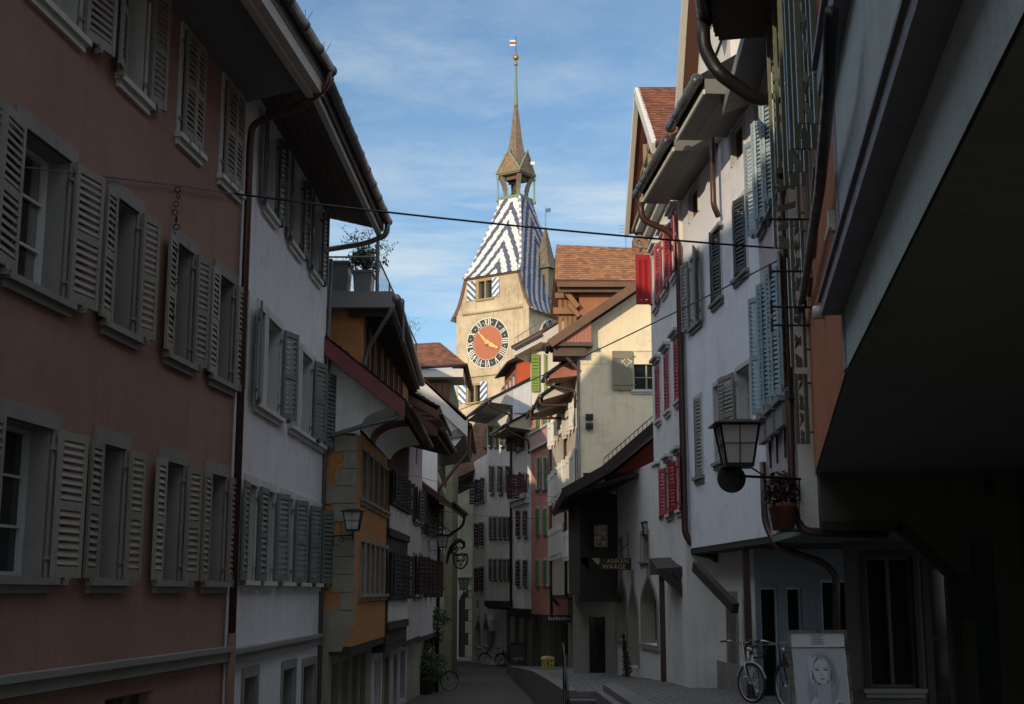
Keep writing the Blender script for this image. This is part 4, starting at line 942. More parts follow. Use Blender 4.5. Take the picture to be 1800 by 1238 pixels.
mb = MB(); mb.lathe(TF, [(.43, ZT+.55), (.38, ZT+.62), (.29, ZT+.95), (.24, ZT+1.25), (.13, ZT+1.4), (.05, ZT+1.6)], 16); mb.build('bell', paint('bell_bronze', (.10, .085, .055), .4, .3, metal=.7), T, True)
mb = MB(); mb.box(TF, -1.12, 1.12, -1.12, 1.12, zL, zL+.12); mb.box(TF, -1.2, 1.2, -1.2, 1.2, zL+.122, zL+.32); mb.build('lantern_cornice', paint('cornice_paint', (.22, .19, .11), .7, .4), T)
gz, gt = zL+.32, zL+1.95; gm = MB(); ge = MB()
for sd in range(4):
    r_ = sd*pi/2; q = Fr(TC, TF.ex*cos(r_)+TF.ey*sin(r_), TF.ey*cos(r_)-TF.ex*sin(r_)); n_ = -q.ey
    # shingled gable face
    def gr(t): return q.w(-1.05*(1-t), -1.08, gz+(gt-gz)*t), q.w(1.05*(1-t)+.001, -1.08, gz+(gt-gz)*t)
    tiles(gm, gr, 12, .13, clay((.30, .21, .12), .25), lift=.02, nrm=n_)
    for s_ in (-1, 1):
        ge.beam(q.w(s_*1.15, -1.12, gz-.05), q.w(0, -1.12, gt+.06), .09, .09)
        gm.poly([q.w(0, -1.08, gt), q.w(s_*1.08, -1.08, gz), q.w(0, 0, gz+.9), q.w(0, -.1, gt)], 0, (.16, .13, .10))
    ge.lathe(q.sub(0, -1.12, 0), [(.06, gt), (.10, gt+.12), (.03, gt+.3)], 6)
gm.build('lantern_gable', shingle, T); ge.build('gable_edging', copper, T)
zs0, zs1 = gz+.5, 41.3; mb = MB()
def sr(t): return lerpk(t, [(0, 1.05), (.12, .90), (.4, .58), (1, .16)]), zs0+(zs1-zs0)*t
for sd in range(6):
    a0_, a1_ = sd*pi/3+.1, (sd+1)*pi/3+.1
    tiles(mb, lambda t: (TF.w(sr(t)[0]*cos(a0_), sr(t)[0]*sin(a0_), sr(t)[1]), TF.w(sr(t)[0]*cos(a1_), sr(t)[0]*sin(a1_), sr(t)[1])), 44, .12, clay((.22, .165, .115), .25), lift=.015, nrm=TF.ex*cos((a0_+a1_)/2)+TF.ey*sin((a0_+a1_)/2))
mb.build('spire', shingle, T)
zb_ = zat(103, 103); mb = MB(); mb.lathe(TF, [(.19, zs1-.1), (.17, zs1+.1), (.12, zs1+1.6), (.085, zb_-.75)], 8); mb.build('spire_mast', copper, T, True)
mb = MB(); mb.lathe(TF, [(.05, zb_-.8), (.14, zb_-.68), (.17, zb_-.56), (.07, zb_-.42), (.07, zb_-.3), (.17, zb_-.2), (.25, zb_), (.17, zb_+.2), (.05, zb_+.34)], 14); mb.build('gilded_ball', paint('dull_gilding', (.42, .22, .06), .35, .3, metal=.8), T, True)
zf = zat(83, 103); mb = MB(); mb.tube([TF.w(0, 0, zb_), TF.w(0, 0, zf+.85)], .03, 6); mb.build('vane_rod', iron, T)
mb = MB(); vf = Fr(TF.w(0, 0, 0), (1, 0, 0), (0, 1, 0))
for i in range(3): mb.box(vf, -.52, -.03, -.012, .012, zf+i*.18, zf+(i+1)*.18-.002, (0, 1, 0)[i])
mb.build('weather_vane', [white_paint, paint('vane_rust_red', (.30, .09, .03), .5, .3)], T)
mb = MB(); q = TF.sub(1.2, .3, 0); mb.tube([q.w(0, 0, zL), q.w(0, 0, zL+1.6)], .02, 6); mb.build('side_vane_rod', iron, T)
mb = MB(); mb.box(Fr(q.o), .02, .36, -.01, .01, zL+.95, zL+1.2); mb.build('side_vane', white_paint, T)
# gate passage at the foot of the tower
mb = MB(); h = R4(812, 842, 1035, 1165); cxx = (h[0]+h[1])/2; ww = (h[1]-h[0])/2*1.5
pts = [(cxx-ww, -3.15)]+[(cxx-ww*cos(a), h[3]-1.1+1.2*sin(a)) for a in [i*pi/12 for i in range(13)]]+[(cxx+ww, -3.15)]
mb.poly([g.w(x, .02, z) for x, z in pts]); mb.build('gate_shade_sheet', darkroom, T)  # flat dark sheet on the wall, its colour stands in for the passage's shade
mb = MB()
for (x0, z0), (x1, z1) in zip(pts, pts[1:]): mb.beam(g.w(x0, .04, z0), g.w(x1, .04, z1), .12, .34)
mb.build('gate_arch', stone, T)
mb = MB(); z = FF.un(820, 1008)[1]; mb.box(g, -.1, 2*HW, -.1, .35, z-.3, z); mb.build('gate_cornice', stone, T)
mb = MB()
for k in range(20): mb.box(g, 1.05+(.3 if k % 2 else 0), 1.9, -.1, .03, -3.1+k*.88, -3.1+k*.88+.84)
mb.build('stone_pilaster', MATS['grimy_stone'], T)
# ================================================================== small houses at the foot of the tower
Y = 84; t = thing('house', (-5, Y+3, -2.8), 'low house with a brown tiled roof and red attic wall standing right before the tower', 'house')
a, b, c, d = atY(788, 846, Y), atY(862, 810, Y), atY(866, 738, Y+3.6), atY(836, 741, Y+3.6)
roofplane(t, a, b, c, d, base=(.17, .075, .045), tw=.22, th=.2)
mb = MB(); mb.hexa([a+V((0, 0, -.3)), b+V((0, 0, -.3)), V((b.x, Y+6, b.z-.6)), V((a.x, Y+6, a.z-.6)), a+V((0, 0, -.16)), b+V((0, 0, -.16)), V((b.x, Y+6, b.z-.2)), V((a.x, Y+6, a.z-.2))]); mb.build('soffit', soff_brown, t)
mb = MB(); mb.tube([a+V((0, -.1, -.1)), b+V((0, -.1, -.1))], .09, 8); mb.build('gutter', brownmetal, t)
mb = MB(); xa = atY(835, 850, Y+1).x; mb.box(WF, xa, b.x+1, Y+1, Y+6, -2.8, b.z+.2); mb.build('wall', white, t)
mb = MB(); mb.box(WF, xa+.02, b.x+1, Y+.9, Y+.98, atY(840, 835, Y).z, b.z+.3); mb.build('attic_wall', redwall, t)
q0, q1 = atY(851, 788, Y+1.4), atY(858, 755, Y+1.4); mb = MB(); mb.box(WF, q0.x, q1.x+.5, Y+.9, Y+1.4, q0.z, q1.z); mb.build('dormer', timber_mid, t)
Y = 92; tg = thing('house', (-6.5, Y, -3), 'sliver of a pale green house between the left row and the tower', 'house')
mb = MB(); x0, x1 = atY(770, 1000, Y).x, atY(801, 1000, Y).x; mb.box(WF, x0-5, x1, Y, Y+6, -3.1, zat(800, Y)); mb.build('wall', green_pl, tg)
mb = MB(); mb.box(WF, x0-5, x1-.02, Y-.25, Y-.002, zat(1010, Y), zat(1004, Y)); mb.box(WF, x1-.25, x1-.02, Y-.06, Y-.004, -3.1, zat(1012, Y)); mb.build('ledge', stone, tg)
mb = MB(); mb.prism([(x0-5.2, Y-.4, zat(802, Y)), (x1+.3, Y-.4, zat(802, Y)), (x1-2.5, Y-.4, zat(802, Y)+2.2), (x0-5.2, Y-.4, zat(802, Y)+2.2)], [(x0-5.2, Y+6, zat(802, Y)), (x1+.3, Y+6, zat(802, Y)), (x1-2.5, Y+6, zat(802, Y)+2.2), (x0-5.2, Y+6, zat(802, Y)+2.2)]); mb.build('roof', redwall, tg)
# ================================================================== RIGHT SIDE
# --- slate blue near building over an arcade, rust coloured neighbour
ZC = 3.40
H = House('house', 'slate-blue plaster house at the right edge overhanging a dark arcade', (.55, -2.3), (2.69, 10.43), 'R', 0, 12.5, grey_blue, 9, zj=ZC, wallname='wall'); f = H.f; e = f.fr
H.jet = 2.6
H.holes = []
H.wins((8.6, 9.7, 6.3, 7.9), fm=frame_dark, sur=None, sill=False); H.wins((4.5, 5.6, 6.3, 7.9), fm=frame_dark, sur=None, sill=False)
mb = MB(); wall_grid(mb, e, 0, H.L, ZC, 12.5, H.holes, .2); mb.poly([e.w(H.L, 0, 5), e.w(H.L, -9, 5), e.w(H.L, -9, 12.5), e.w(H.L, 0, 12.5)]); mb.poly([e.w(0, 0, ZC), e.w(0, -9, ZC), e.w(0, -9, 12.5), e.w(0, 0, 12.5)]); mb.poly([e.w(0, -9, 0), e.w(H.L, -9, 0), e.w(H.L, -9, 12.5), e.w(0, -9, 12.5)])
mb.build('wall', grey_blue, H.root)
mb = MB(); mb.poly([e.w(0, -9, 12.45), e.w(H.L, -9, 12.45), e.w(H.L, .9, 12.45), e.w(0, .9, 12.45)]); mb.box(e, 0, H.L, .0, .9, 12.46, 12.7); mb.build('roof', timber, H.root)
mb = MB(); mb.box(e, 0, H.L-.02, -.05, .17, 3.87, 3.98); mb.box(e, 0, H.L-.0, -.05, .195, 3.982, 4.01); mb.build('string_course', [paint('dark_moulding_paint', (.20, .19, .21), .6)], H.root)
mb = MB(); mb.box(e, 7.8, H.L-.05, -.05, .12, 5.75, 5.98); mb.box(e, 7.8, H.L-.02, -.05, .16, 5.982, 6.04); mb.build('window_ledge', [MATS['dark_moulding_paint']], H.root)
mb = MB(); mb.box(e, H.L-.22, H.L+.0, -.02, .012, ZC, 12.4); mb.build('corner_strip', plaster('violet_grey_plaster', (.26, .26, .29), .2), H.root)
# ceiling of the arcade, continued under the neighbour
A0 = V((.55, -2.3, 0)); A1 = V((2.69, 10.43, 0)); A2 = V((4.53, 19.6, 0))
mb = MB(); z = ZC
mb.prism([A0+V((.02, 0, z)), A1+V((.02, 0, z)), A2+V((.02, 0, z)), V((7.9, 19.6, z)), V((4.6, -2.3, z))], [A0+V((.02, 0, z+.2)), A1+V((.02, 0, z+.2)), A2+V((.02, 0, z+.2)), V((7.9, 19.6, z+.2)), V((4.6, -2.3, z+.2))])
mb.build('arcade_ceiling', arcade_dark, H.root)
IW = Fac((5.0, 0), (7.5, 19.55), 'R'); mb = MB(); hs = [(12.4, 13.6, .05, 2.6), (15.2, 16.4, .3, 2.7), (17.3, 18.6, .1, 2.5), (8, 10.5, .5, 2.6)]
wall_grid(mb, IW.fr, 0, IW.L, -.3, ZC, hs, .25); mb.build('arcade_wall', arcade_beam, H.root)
for h in hs: window(IW.fr, H.root, h, pane=glass2, fm=frame_dark, sill=False, nx=2, nz=2, rev=.22, sur=stone_trim, surw=.12)
mb = MB(); q = atY(1785, 635, 16)
mb.tube([q, q+V((.1, .4, 0))], .02); mb.build('ceiling_hook', iron, H.root)
# rust house
H = House('house', 'rust-red plaster house squeezed between the slate-blue house and the open mossy shutters', (2.70, 10.46), (4.53, 19.58), 'R', 0, 10.5, rust, 8, zj=ZC); f = H.f; e = f.fr; RU = H
hs = [f.rect(1432, 1446, 150, 380), f.rect(1418, 1428, 200, 400)]
wz = (5.9, 7.6)
for s_ in (2.2, 4.4, 6.6): H.holes.append((s_, s_+1.0, 5.9, 7.6)); window(e, H.root, (s_, s_+1.0, 5.9, 7.6), fm=frame_dark, sur=stone_trim, surw=.1, rev=.2)
mb = MB(); wall_grid(mb, e, 0, H.L, ZC, 10.5, H.holes, .2); mb.poly([e.w(H.L, 0, ZC+.21), e.w(H.L, -8, ZC+.21), e.w(H.L, -8, 10.5), e.w(H.L, 0, 10.5)]); mb.build('wall', rust, H.root)
mb = MB(); mb.box(e, -.5, H.L-.1, -8, 1.28, 10.42, 10.5); mb.box(e, -.5, H.L-.1, -8, 1.22, 10.35, 10.418); mb.build('soffit', timber, H.root)
mb = MB(); mb.prism([e.w(-.5, 1.3, 10.5), e.w(-.5, 1.3, 10.7), e.w(-.5, -3, 13.6), e.w(-.5, -7, 10.7)], [e.w(H.L-.1, 1.3, 10.5), e.w(H.L-.1, 1.3, 10.7), e.w(H.L-.1, -3, 13.6), e.w(H.L-.1, -7, 10.7)]); mb.build('roof', tile, H.root)
mb = MB(); mb.tube([e.w(-.5, 1.42, 10.62), e.w(H.L-.25, 1.42, 10.62)], .12, 12); mb.build('gutter', iron, H.root, True)
gp = e.w(H.L-.45, 1.44, 10.6); H.pipe([gp, gp+V((0, .02, -.5)), atY(1262, 128, 19.25), atY(1330, 176, 19.5), atY(1374, 170, 19.75)], .11, iron)
# end wall of the arcade at y=20 with cut corner bracket
Y = 19.42; mb = MB(); K = lambda px, py: atY(px, py, Y)
def xz(px, py): q = K(px, py); return (q.x, q.z)
top = ZC; pts = [(4.56, top), (7.9, top), (7.9, -.3), (K(1757, 900).x, -.3), (K(1757, 950).x, 2.5), (K(1700, 950).x, 2.5), (K(1700, 950).x, -.3), (K(1672, 1000).x, -.3), (K(1672, 1000).x, K(1672, 1012).z), (K(1578, 925).x, K(1578, 928).z), (4.56, K(1430, 925).z)]
# convex pieces
def strip(x0, x1, z0a, z0b): mb.hexa([(x0, Y, z0a), (x1, Y, z0b), (x1, Y+.35, z0b), (x0, Y+.35, z0a), (x0, Y, top), (x1, Y, top), (x1, Y+.35, top), (x0, Y+.35, top)])
xa, xb, xc, xd, xe = 4.56, K(1578, 925).x, K(1672, 1012).x, K(1705, 950).x, K(1745, 950).x
strip(xa, xb-.001, pts[-1][1], pts[-1][1]); strip(xb, xc-.001, pts[-2][1], K(1672, 1012).z); strip(xc, xd-.001, -.3, -.3); strip(xd, xe-.001, 2.45, 2.45); strip(xe, 7.95, -.3, -.3)
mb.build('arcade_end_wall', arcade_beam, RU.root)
mb = MB(); mb.box(WF, xd, xe, Y+.12, Y+.18, -.2, 2.45); mb.build('arcade_door', paint('dark_green_door', (.02, .035, .03), .4), RU.root)
mb = MB(); mb.beam((xa, Y-.06, pts[-1][1]), (xb, Y-.06, pts[-1][1]), .12, .14); mb.beam((xb, Y-.06, pts[-1][1]), (xc, Y-.06, K(1672, 1012).z), .12, .14); mb.beam((xc, Y-.06, K(1672, 1012).z), (xc, Y-.06, -.3), .14, .12, up=(1, 0, 0)); mb.build('portal_beam', timber, RU.root)
mb = MB(); q = K(1735, 835); mb.box(WF, q.x-.06, q.x+.06, Y-.1, Y, q.z-.3, q.z); mb.build('wall_box', black, RU.root); mb = MB(); q = K(1702, 1085); mb.box(WF, q.x-.15, q.x+.1, Y-.16, Y-.0, q.z-.05, q.z+.6); mb.build('wall_box', black, RU.root)
# mossy shutters swung out from the rust house
def leaf_at(root, fac, s_, z0, z1, w, ang, mat, sgn=-1, lattice=True):
    fr = fac.fr; o = fr.w(s_, .06, z0); ex = fr.ex*sgn*cos(ang)+fr.ey*sin(ang); ey = -fr.ex*sgn*sin(ang)+fr.ey*cos(ang); g_ = Fr(o, ex, ey); h = z1-z0; mb = MB()
    mb.box(g_, 0, .05, 0, .04, 0, h); mb.box(g_, w-.05, w, 0, .04, 0, h)
    for zz in (0, h*.48, h-.1): mb.box(g_, .07, w-.07, .003, .037, zz, zz+.1)
    n = int(h/.16)
    for i in range(n):                        # broken slats hanging askew
        if RN.random() < .12: continue
        z = .12+(h-.24)*i/n; a = (.10 if i % 2 else -.08)+RN.uniform(-.04, .04)
        mb.hexa([g_.w(.07, .03, z+a), g_.w(w-.07, .03, z), g_.w(w-.07, .008, z+.09), g_.w(.07, .008, z+.09+a), g_.w(.07, .036, z+.008+a), g_.w(w-.07, .036, z+.008), g_.w(w-.07, .014, z+.098), g_.w(.07, .014, z+.098+a)])
    mb.box(g_, -.1, .04, -.03, 0, h*.15, h*.15+.03); mb.box(g_, -.1, .04, -.03, 0, h*.85, h*.85+.03)
    o_ = mb.build('shutter', mat, root); tag(o_, 'wet mossy green louvred shutter standing out from the wall'); return o_
for s_, z0, z1, w, ang in ((8.8, 6.75, 10.3, .42, 80), (7.5, 7.6, 10.3, .33, 80), (6.1, 6.9, 10.2, .27, 82), (4.6, 6.6, 10.2, .24, 80), (3.2, 6.4, 10, .24, 80), (2.0, 6.0, 9.6, .22, 78), (1.0, 5.9, 9, .2, 78), (8.6, 4.9, 6.55, .24, 76), (7.7, 5.6, 6.9, .2, 80), (8.9, 3.8, 4.85, .2, 70)):
    leaf_at(RU.root, f, s_, z0, z1, w, R(ang), sh_moss)
mb = MB()
for s_, z in ((8.5, 5.5), (7.7, 5.6), (6.8, 5.9), (6, 6.4)):
    mb = MB(); mb.tube([e.w(s_, 0, z), e.w(s_-.05, .55, z+.02)], .015, 6); mb.tube([e.w(s_-.05, .55, z-.08), e.w(s_-.05, .55, z+.12)], .02, 6); mb.build('shutter_stay', iron, RU.root)
mb = MB(); mb.tube(smoothpath([f.pt(1462, 20, .12), f.pt(1457, 160, .12), f.pt(1441, 330, .12), f.pt(1410, 530, .12), f.pt(1400, 620, .1)], .2), .05, 8); mb.build('downpipe', iron, RU.root, True)
q = f.un(1468, 395); mb = MB(); mb.box(e, q[0]-.05, q[0]+.08, 0, .06, q[1]-.06, q[1]+.12); mb.tube(smoothpath([e.w(q[0], .06, q[1]-.02), e.w(q[0], .09, q[1]-.15), e.w(q[0]-.5, .06, q[1]-.15)], .05), .012, 6); mb.build('cable_box', frame_white, RU.root)
q = f.un(1449, 549); mb = MB(); mb.lathe(Fr(e.w(q[0], 0, q[1]), e.ex, e.ez, e.ey), [(.075, 0), (.075, .11), (.06, .125)], 16); mb.build('round_wall_lamp', frame_white, RU.root, True)
# --- pale house with blue shutters
H = House('house', 'narrow lilac house with weathered pale blue shutters, right beside the rust-red wall', (4.29, 19.6), (4.48, 23.0), 'R', 2.62, 10.6, lilac, 7); f = H.f; e = f.fr; BL = H
za, zb_ = f.un(1370, 700)[1], f.un(1360, 490)[1]
for k in range(3): a = .25+k*1.08; H.wins((a, a+.62, za-.05, zb_), sur=stone_trim, surw=.07, sh=sh_blue, aL=R(22), aR=R(30), lw=.33, rev=.15, nz=2, sillm=stone_trim)
z3 = f.un(1345, 395)[1]
for k in range(3): a = .25+k*1.08; H.wins((a, a+.62, z3, z3+1.75), sur=stone_trim, surw=.07, sh=sh_blue, aL=R(22), aR=R(28), lw=.33, rev=.15, nz=2, sillm=stone_trim)
H.walls()
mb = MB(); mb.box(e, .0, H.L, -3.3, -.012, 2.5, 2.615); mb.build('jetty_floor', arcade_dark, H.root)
zlo, zhi = 3.75, za-.25
mb = MB()
for s_ in (0.25, 1.1, 2.0, 2.8): mb.box(e, s_-.03, s_+.03, .0, .03, zlo, zhi)
mb.box(e, 0, H.L, 0, .10, zhi, zhi+.06); mb.build('cladding_strip', timber, H.root)
mb = MB()
for k in range(3): mb.box(e, .3+k*1.05, .3+k*1.05+.8, .0, .22, zhi+.02, zhi+.10); mb.box(e, .32+k*1.05, .3+k*1.05+.78, .05, .16, zhi-.35, zhi)
mb.build('window_box_shelf', stone_trim, H.root)
mb = MB(); mb.poly([e.w(-.012, .0, 2.6), e.w(-.012, -.42, 2.6), e.w(-.012, -.42, 10.4), e.w(-.012, .0, 10.4)]); mb.build('end_wall', redwhite, H.root)
# dried flower basket and terracotta pots hung on it
pf = thing('flower_basket', f.pt(1372, 870, .1), 'withered dark red hanging plant above a terracotta pot on the lilac house', 'plant pot')
mb = MB(); rng = random.Random(5); c_ = f.pt(1372, 862, .28); leafcloud(mb, c_, .34, 420, .06, rng, (.8, .9, .9)); mb.build('withered_foliage', flatmat('dead_leaves', (.07, .03, .028), .9), pf)
mb = MB(); q = f.pt(1376, 905, .25); 
for dy in (-.3, 0, .3): mb.lathe(Fr(q+V((0, dy*1.0, -.22))), [(.10, 0), (.14, .30), (.155, .31), (.155, .37), (.13, .37)], 14)
mb.build('pot', flatmat('terracotta', (.15, .045, .028), .8), pf, True)
mb = MB(); q2 = f.pt(1376, 925, 0); mb.tube([q+V((0, -.5, -.24)), q+V((0, .5, -.24))], .012, 5); mb.tube([q+V((0, 0, -.24)), q+V((.3, 0, -.24))], .012, 5); mb.build('bracket', iron, pf)
H.pipe([e.w(.12, .08, 10.3), e.w(.12, .08, 2.85), atY(1412, 936, 19.5), atY(1560, 941, 19.5)], .06)
H.pipe([e.w(H.L-.1, .08, 3.9), e.w(H.L-.1, .08, 2.85), atY(1365, 962, 22.6), atY(1446, 988, 22.0), atY(1470, 1012, 21.9), atY(1472, 1240, 21.9)], .06)
H.eave(10.6, .55, 10.4, 38, sm=soff_grey, gut=False)
# --- bluish-white house with two eaves
H = House('house', 'tall bluish-white house with grey shutters and two box eaves, sunlit at the top', (4.48, 23.02), (3.99, 29.6), 'R', 2.62, 10.9, bluewhite, 8, jet=.55); f = H.f; e = f.fr; BW = H
H.win((1212, 1228, 330, 382), sur=trim_light, surw=.08, sill=False, nx=2, nz=1, rev=.12, fm=timber_mid); H.win((1287, 1308, 218, 280), sur=trim_light, surw=.08, sill=False, nx=2, nz=1, rev=.12, fm=timber_mid)
k = dict(sur=trim_light, surw=.07, sillm=stone_trim, rev=.2)
H.win((1215, 1232, 448, 572), sh=sh_grey, aL=R(24), aR=R(10), lw=.42, nz=3, **k)
H.win((1252, 1269, 405, 530), sh=sh_black, closed=True, aL=R(12), aR=R(16), out=.0, **k); H.win((1291, 1313, 352, 485), sh=sh_black, closed=True, aL=R(14), aR=R(12), out=.0, **k)
H.win((1223, 1235, 700, 838), sh=sh_grey, closed=True, aL=R(8), aR=R(10), out=0, **k)
H.win((1257, 1273, 675, 812), sh=sh_grey, aL=R(10), aR=None, lw=.6, nz=3, **k); H.win((1297, 1321, 645, 790), sh=sh_grey, aL=None, aR=R(8), lw=.8, nz=3, **k)
H.gh = []
H.gwin((3.55, 4.1, .35, 1.5), fm=frame_dark, sill=False, sur=trim_light, surw=.08, nx=1, nz=2); H.gwin((4.7, 5.5, -.45, 1.55), fm=timber_mid, sill=False, sur=stone, surw=.1, nx=1, nz=3)
H.walls()
mb = MB(); g_ = e.sub(0, -.55, 0); wall_grid(mb, g_, 3.2, H.L, -.6, 2.62, H.gh, .22); mb.build('ground_floor_wall', redwhite, H.root)
mb = MB(); mb.box(e, .0, H.L, -5, -.012, 2.5, 2.615); mb.build('jetty_floor', timber, H.root)
mb = MB(); mb.box(e.sub(0, -.55, 0), 3.2, H.L, -.02, .02, -.6, .18); mb.build('dado', stone_trim, H.root)
def box_eave(root, e, s0, s1, zw, ov, ze, zt, gm=greymetal, sm=soff_grey):
    mb = MB()
    mb.prism([e.w(s0, -.05, zw), e.w(s0, ov*.32, zw), e.w(s0, ov*.36, ze-.0), e.w(s0, ov, ze), e.w(s0, ov, zt), e.w(s0, -.05, zt)], [e.w(s1, -.05, zw), e.w(s1, ov*.32, zw), e.w(s1, ov*.36, ze), e.w(s1, ov, ze), e.w(s1, ov, zt), e.w(s1, -.05, zt)])
    mb.box(e, s0+.01, s1-.01, ov*.66, ov*.68, ze-.006, ze+.01); mb.build('box_eave', sm, root)
    mb = MB(); mb.box(e, s0-.01, s1+.01, ov+.002, ov+.04, ze-.02, ze+.07); mb.build('fascia', soff_white, root)
    mb = MB(); mb.tube([e.w(s0-.02, ov+.15, zt-.02), e.w(s1+.02, ov+.15, zt-.02)], .10, 10)
    n = int((s1-s0)/.5)
    for i in range(n+1): x = s0+(s1-s0)*i/n; mb.tube([e.w(x-.02, ov+.15, zt-.02), e.w(x+.02, ov+.15, zt-.02)], .115, 10)
    mb.build('gutter', gm, root, True)
    mb = MB(); mb.prism([e.w(s0, ov+.08, zt), e.w(s0, ov+.08, zt+.08), e.w(s0, -4, zt+3.2), e.w(s0, -4, zt)], [e.w(s1, ov+.08, zt), e.w(s1, ov+.08, zt+.08), e.w(s1, -4, zt+3.2), e.w(s1, -4, zt)]); mb.build('roof', tile, root)
sA = H.L-3.75
box_eave(H.root, e, sA, H.L, 10.72, .92, 10.62, 10.86); box_eave(H.root, e, -.4, sA-.75, 10.66, 1.0, 10.58, 10.86)
mb = MB(); q = sA-.36
mb.tube(smoothpath([e.w(q, .22, 10.9), e.w(q, .22, 9.35), e.w(q+.1, .1, 9.15)], .1), .06, 8); mb.build('short_downpipe', brownmetal, H.root, True)
mb = MB(); q0 = f.un(1246, 325)[0]; mb.beam(e.w(sA-.3, .08, 9.0), e.w(sA+.35, .08, 8.98), .08, .08); mb.build('ledge', stone_trim, H.root)
H.pipe([e.w(H.L-.15, 1.0, 10.6), e.w(H.L-.1, .98, 10.2), e.w(H.L-.05, .35, 9.95), e.w(H.L-.03, .12, 9.7), e.w(H.L-.03, .12, 2.9), e.w(H.L-.1, -.25, 2.5)], .075)
# cross gable over it
mb = MB()
def cross_gable(root, xf, y0, y1, yp, zb, zp, xback, wallm, panelm, tilebase, ov=.0, thick=.2, fm=soff_white):
    """gable facing the street (-x) whose ridge runs back to +x"""
    mb = MB(); mb.poly([(xf+.35, y0+.25, zb), (xf+.35, y1-.25, zb), (xf+.35, yp, zp-.3)]); mb.build('gable', wallm, root)
    roofplane(root, (xf, y0, zb), (xback, y0, zb), (xback, yp, zp), (xf, yp, zp), base=tilebase, thick=thick, tw=.17, th=.15)
    roofplane(root, (xf, y1, zb), (xback, y1, zb), (xback, yp, zp), (xf, yp, zp), base=tilebase, thick=thick, tw=.17, th=.15)
    mb = MB()
    for y in (y0, y1): mb.beam((xf-.02, y, zb-.12), (xf-.02, yp, zp-.14), .12, .26)
    mb.build('verge_board', fm, root)
cross_gable(H.root, 3.75, 23.2, 28.0, 25.4, 12.35, 15.6, 8, redwhite, None, (.17, .07, .04), fm=soff_white)
mb = MB(); mb.box(WF, 4.15, 8, 23.4, 27.8, 10.8, 12.4); mb.build('gable_wall', redwhite, H.root)
# ground level recess with shop front behind the bicycles
RW = Fac((4.78, 26.2), (7.6, 26.2), 'F'); mb = MB()
hs = [(.10, .45, -.45, 1.75), (.62, .92, -.45, 1.75), (1.3, 1.9, -.45, 1.9)]
wall_grid(mb, RW.fr, 0, 3.4, -.6, 2.62, hs, .2); mb.build('recess_wall', plaster('recess_blue_plaster', (.20, .23, .27), .3), H.root)
for h in hs: window(RW.fr, H.root, h, pane=glass2, fm=grey_blue, sill=False, nx=1, nz=2, rev=.15)
mb = MB(); mb.box(WF, 4.42, 4.54, 25.3, 25.42, -.4, 2.5); mb.box(WF, 4.37, 4.59, 25.25, 25.47, -.4, -.25); mb.build('post', brownmetal, H.root)
mb = MB()                                         # curved bracket at the far end of the overhang
pts = [(0, 0)]+[(-.0+1.1*sin(a)*1, -1.0+1.0*cos(a)) for a in [i*pi/16 for i in range(9)]]+[(1.1, 0)]
fr_ = Fr(e.w(H.L-.35, -.6, 2.6), e.ey, e.ex)
mb.prism([fr_.w(-.5+.0, 0, -.05), fr_.w(.58, 0, -.05), fr_.w(.58, 0, -.12), fr_.w(.2, 0, -.2), fr_.w(-.2, 0, -.45), fr_.w(-.5, 0, -.9)], [fr_.w(-.5, .3, -.05), fr_.w(.58, .3, -.05), fr_.w(.58, .3, -.12), fr_.w(.2, .3, -.2), fr_.w(-.2, .3, -.45), fr_.w(-.5, .3, -.9)])
mb.build('bracket', timber, H.root)
mb = MB(); mb.beam(atY(1222, 996, 27.6), atY(1293, 1070, 25.45), .13, .2); mb.build('brace', timber, H.root)
# shop front in the recess of the blue-shuttered house
SF = Fac((5.55, 22.2), (6.9, 22.2), 'F'); mb = MB(); h = (.35, 1.15, .1, 2.25)
wall_grid(mb, SF.fr, 0, 3, -.5, 2.6, [h, (1.4, 2.1, -.3, 2.1)], .2); mb.build('shop_wall', plaster('dark_shopfront', (.10, .09, .085), .4), BL.root)
window(SF.fr, BL.root, (1.4, 2.1, -.3, 2.1), pane=glass2, fm=timber, sur=timber, surw=.1, nx=1, nz=2, sill=False, rev=.12)
window(SF.fr, BL.root, h, pane=glass2, fm=frame_dark, sur=timber, surw=.08, nx=2, nz=1, rev=.1, sillm=stone_trim)
# --- red-shuttered house with the big tiled gable
H = House('house', 'white house with bright red shutters under the big panelled street gable', (3.9, 29.62), (3.80, 35.0), 'R', -.6, 11.4, redwhite, 8); f = H.f; e = f.fr
k = dict(sur=trim_light, surw=.09, sh=sh_red, rev=.15, nz=2, hood=True, sillm=trim_light)
cols3 = [(.25, .95), (2.0, 2.7), (3.75, 4.45)]
zr1 = (f.un(1170, 918)[1]+.15, f.un(1170, 825)[1]); zr2 = (f.un(1170, 735)[1]+.1, f.un(1170, 640)[1]+.15); zr3 = (f.un(1180, 498)[1], f.un(1180, 395)[1])
for i, (a, b) in enumerate(cols3):
    H.wins((a, b, *zr1), aL=R(10), aR=R(12), lw=.42, **k); H.wins((a, b, *zr2), aL=R(8), aR=R(8), closed=True, out=.02, **k); H.wins((a, b, *zr3), aL=R(10), aR=None if i == 2 else R(10), lw=.42, **k)
q = f.un(1146, 480)
H.walls()
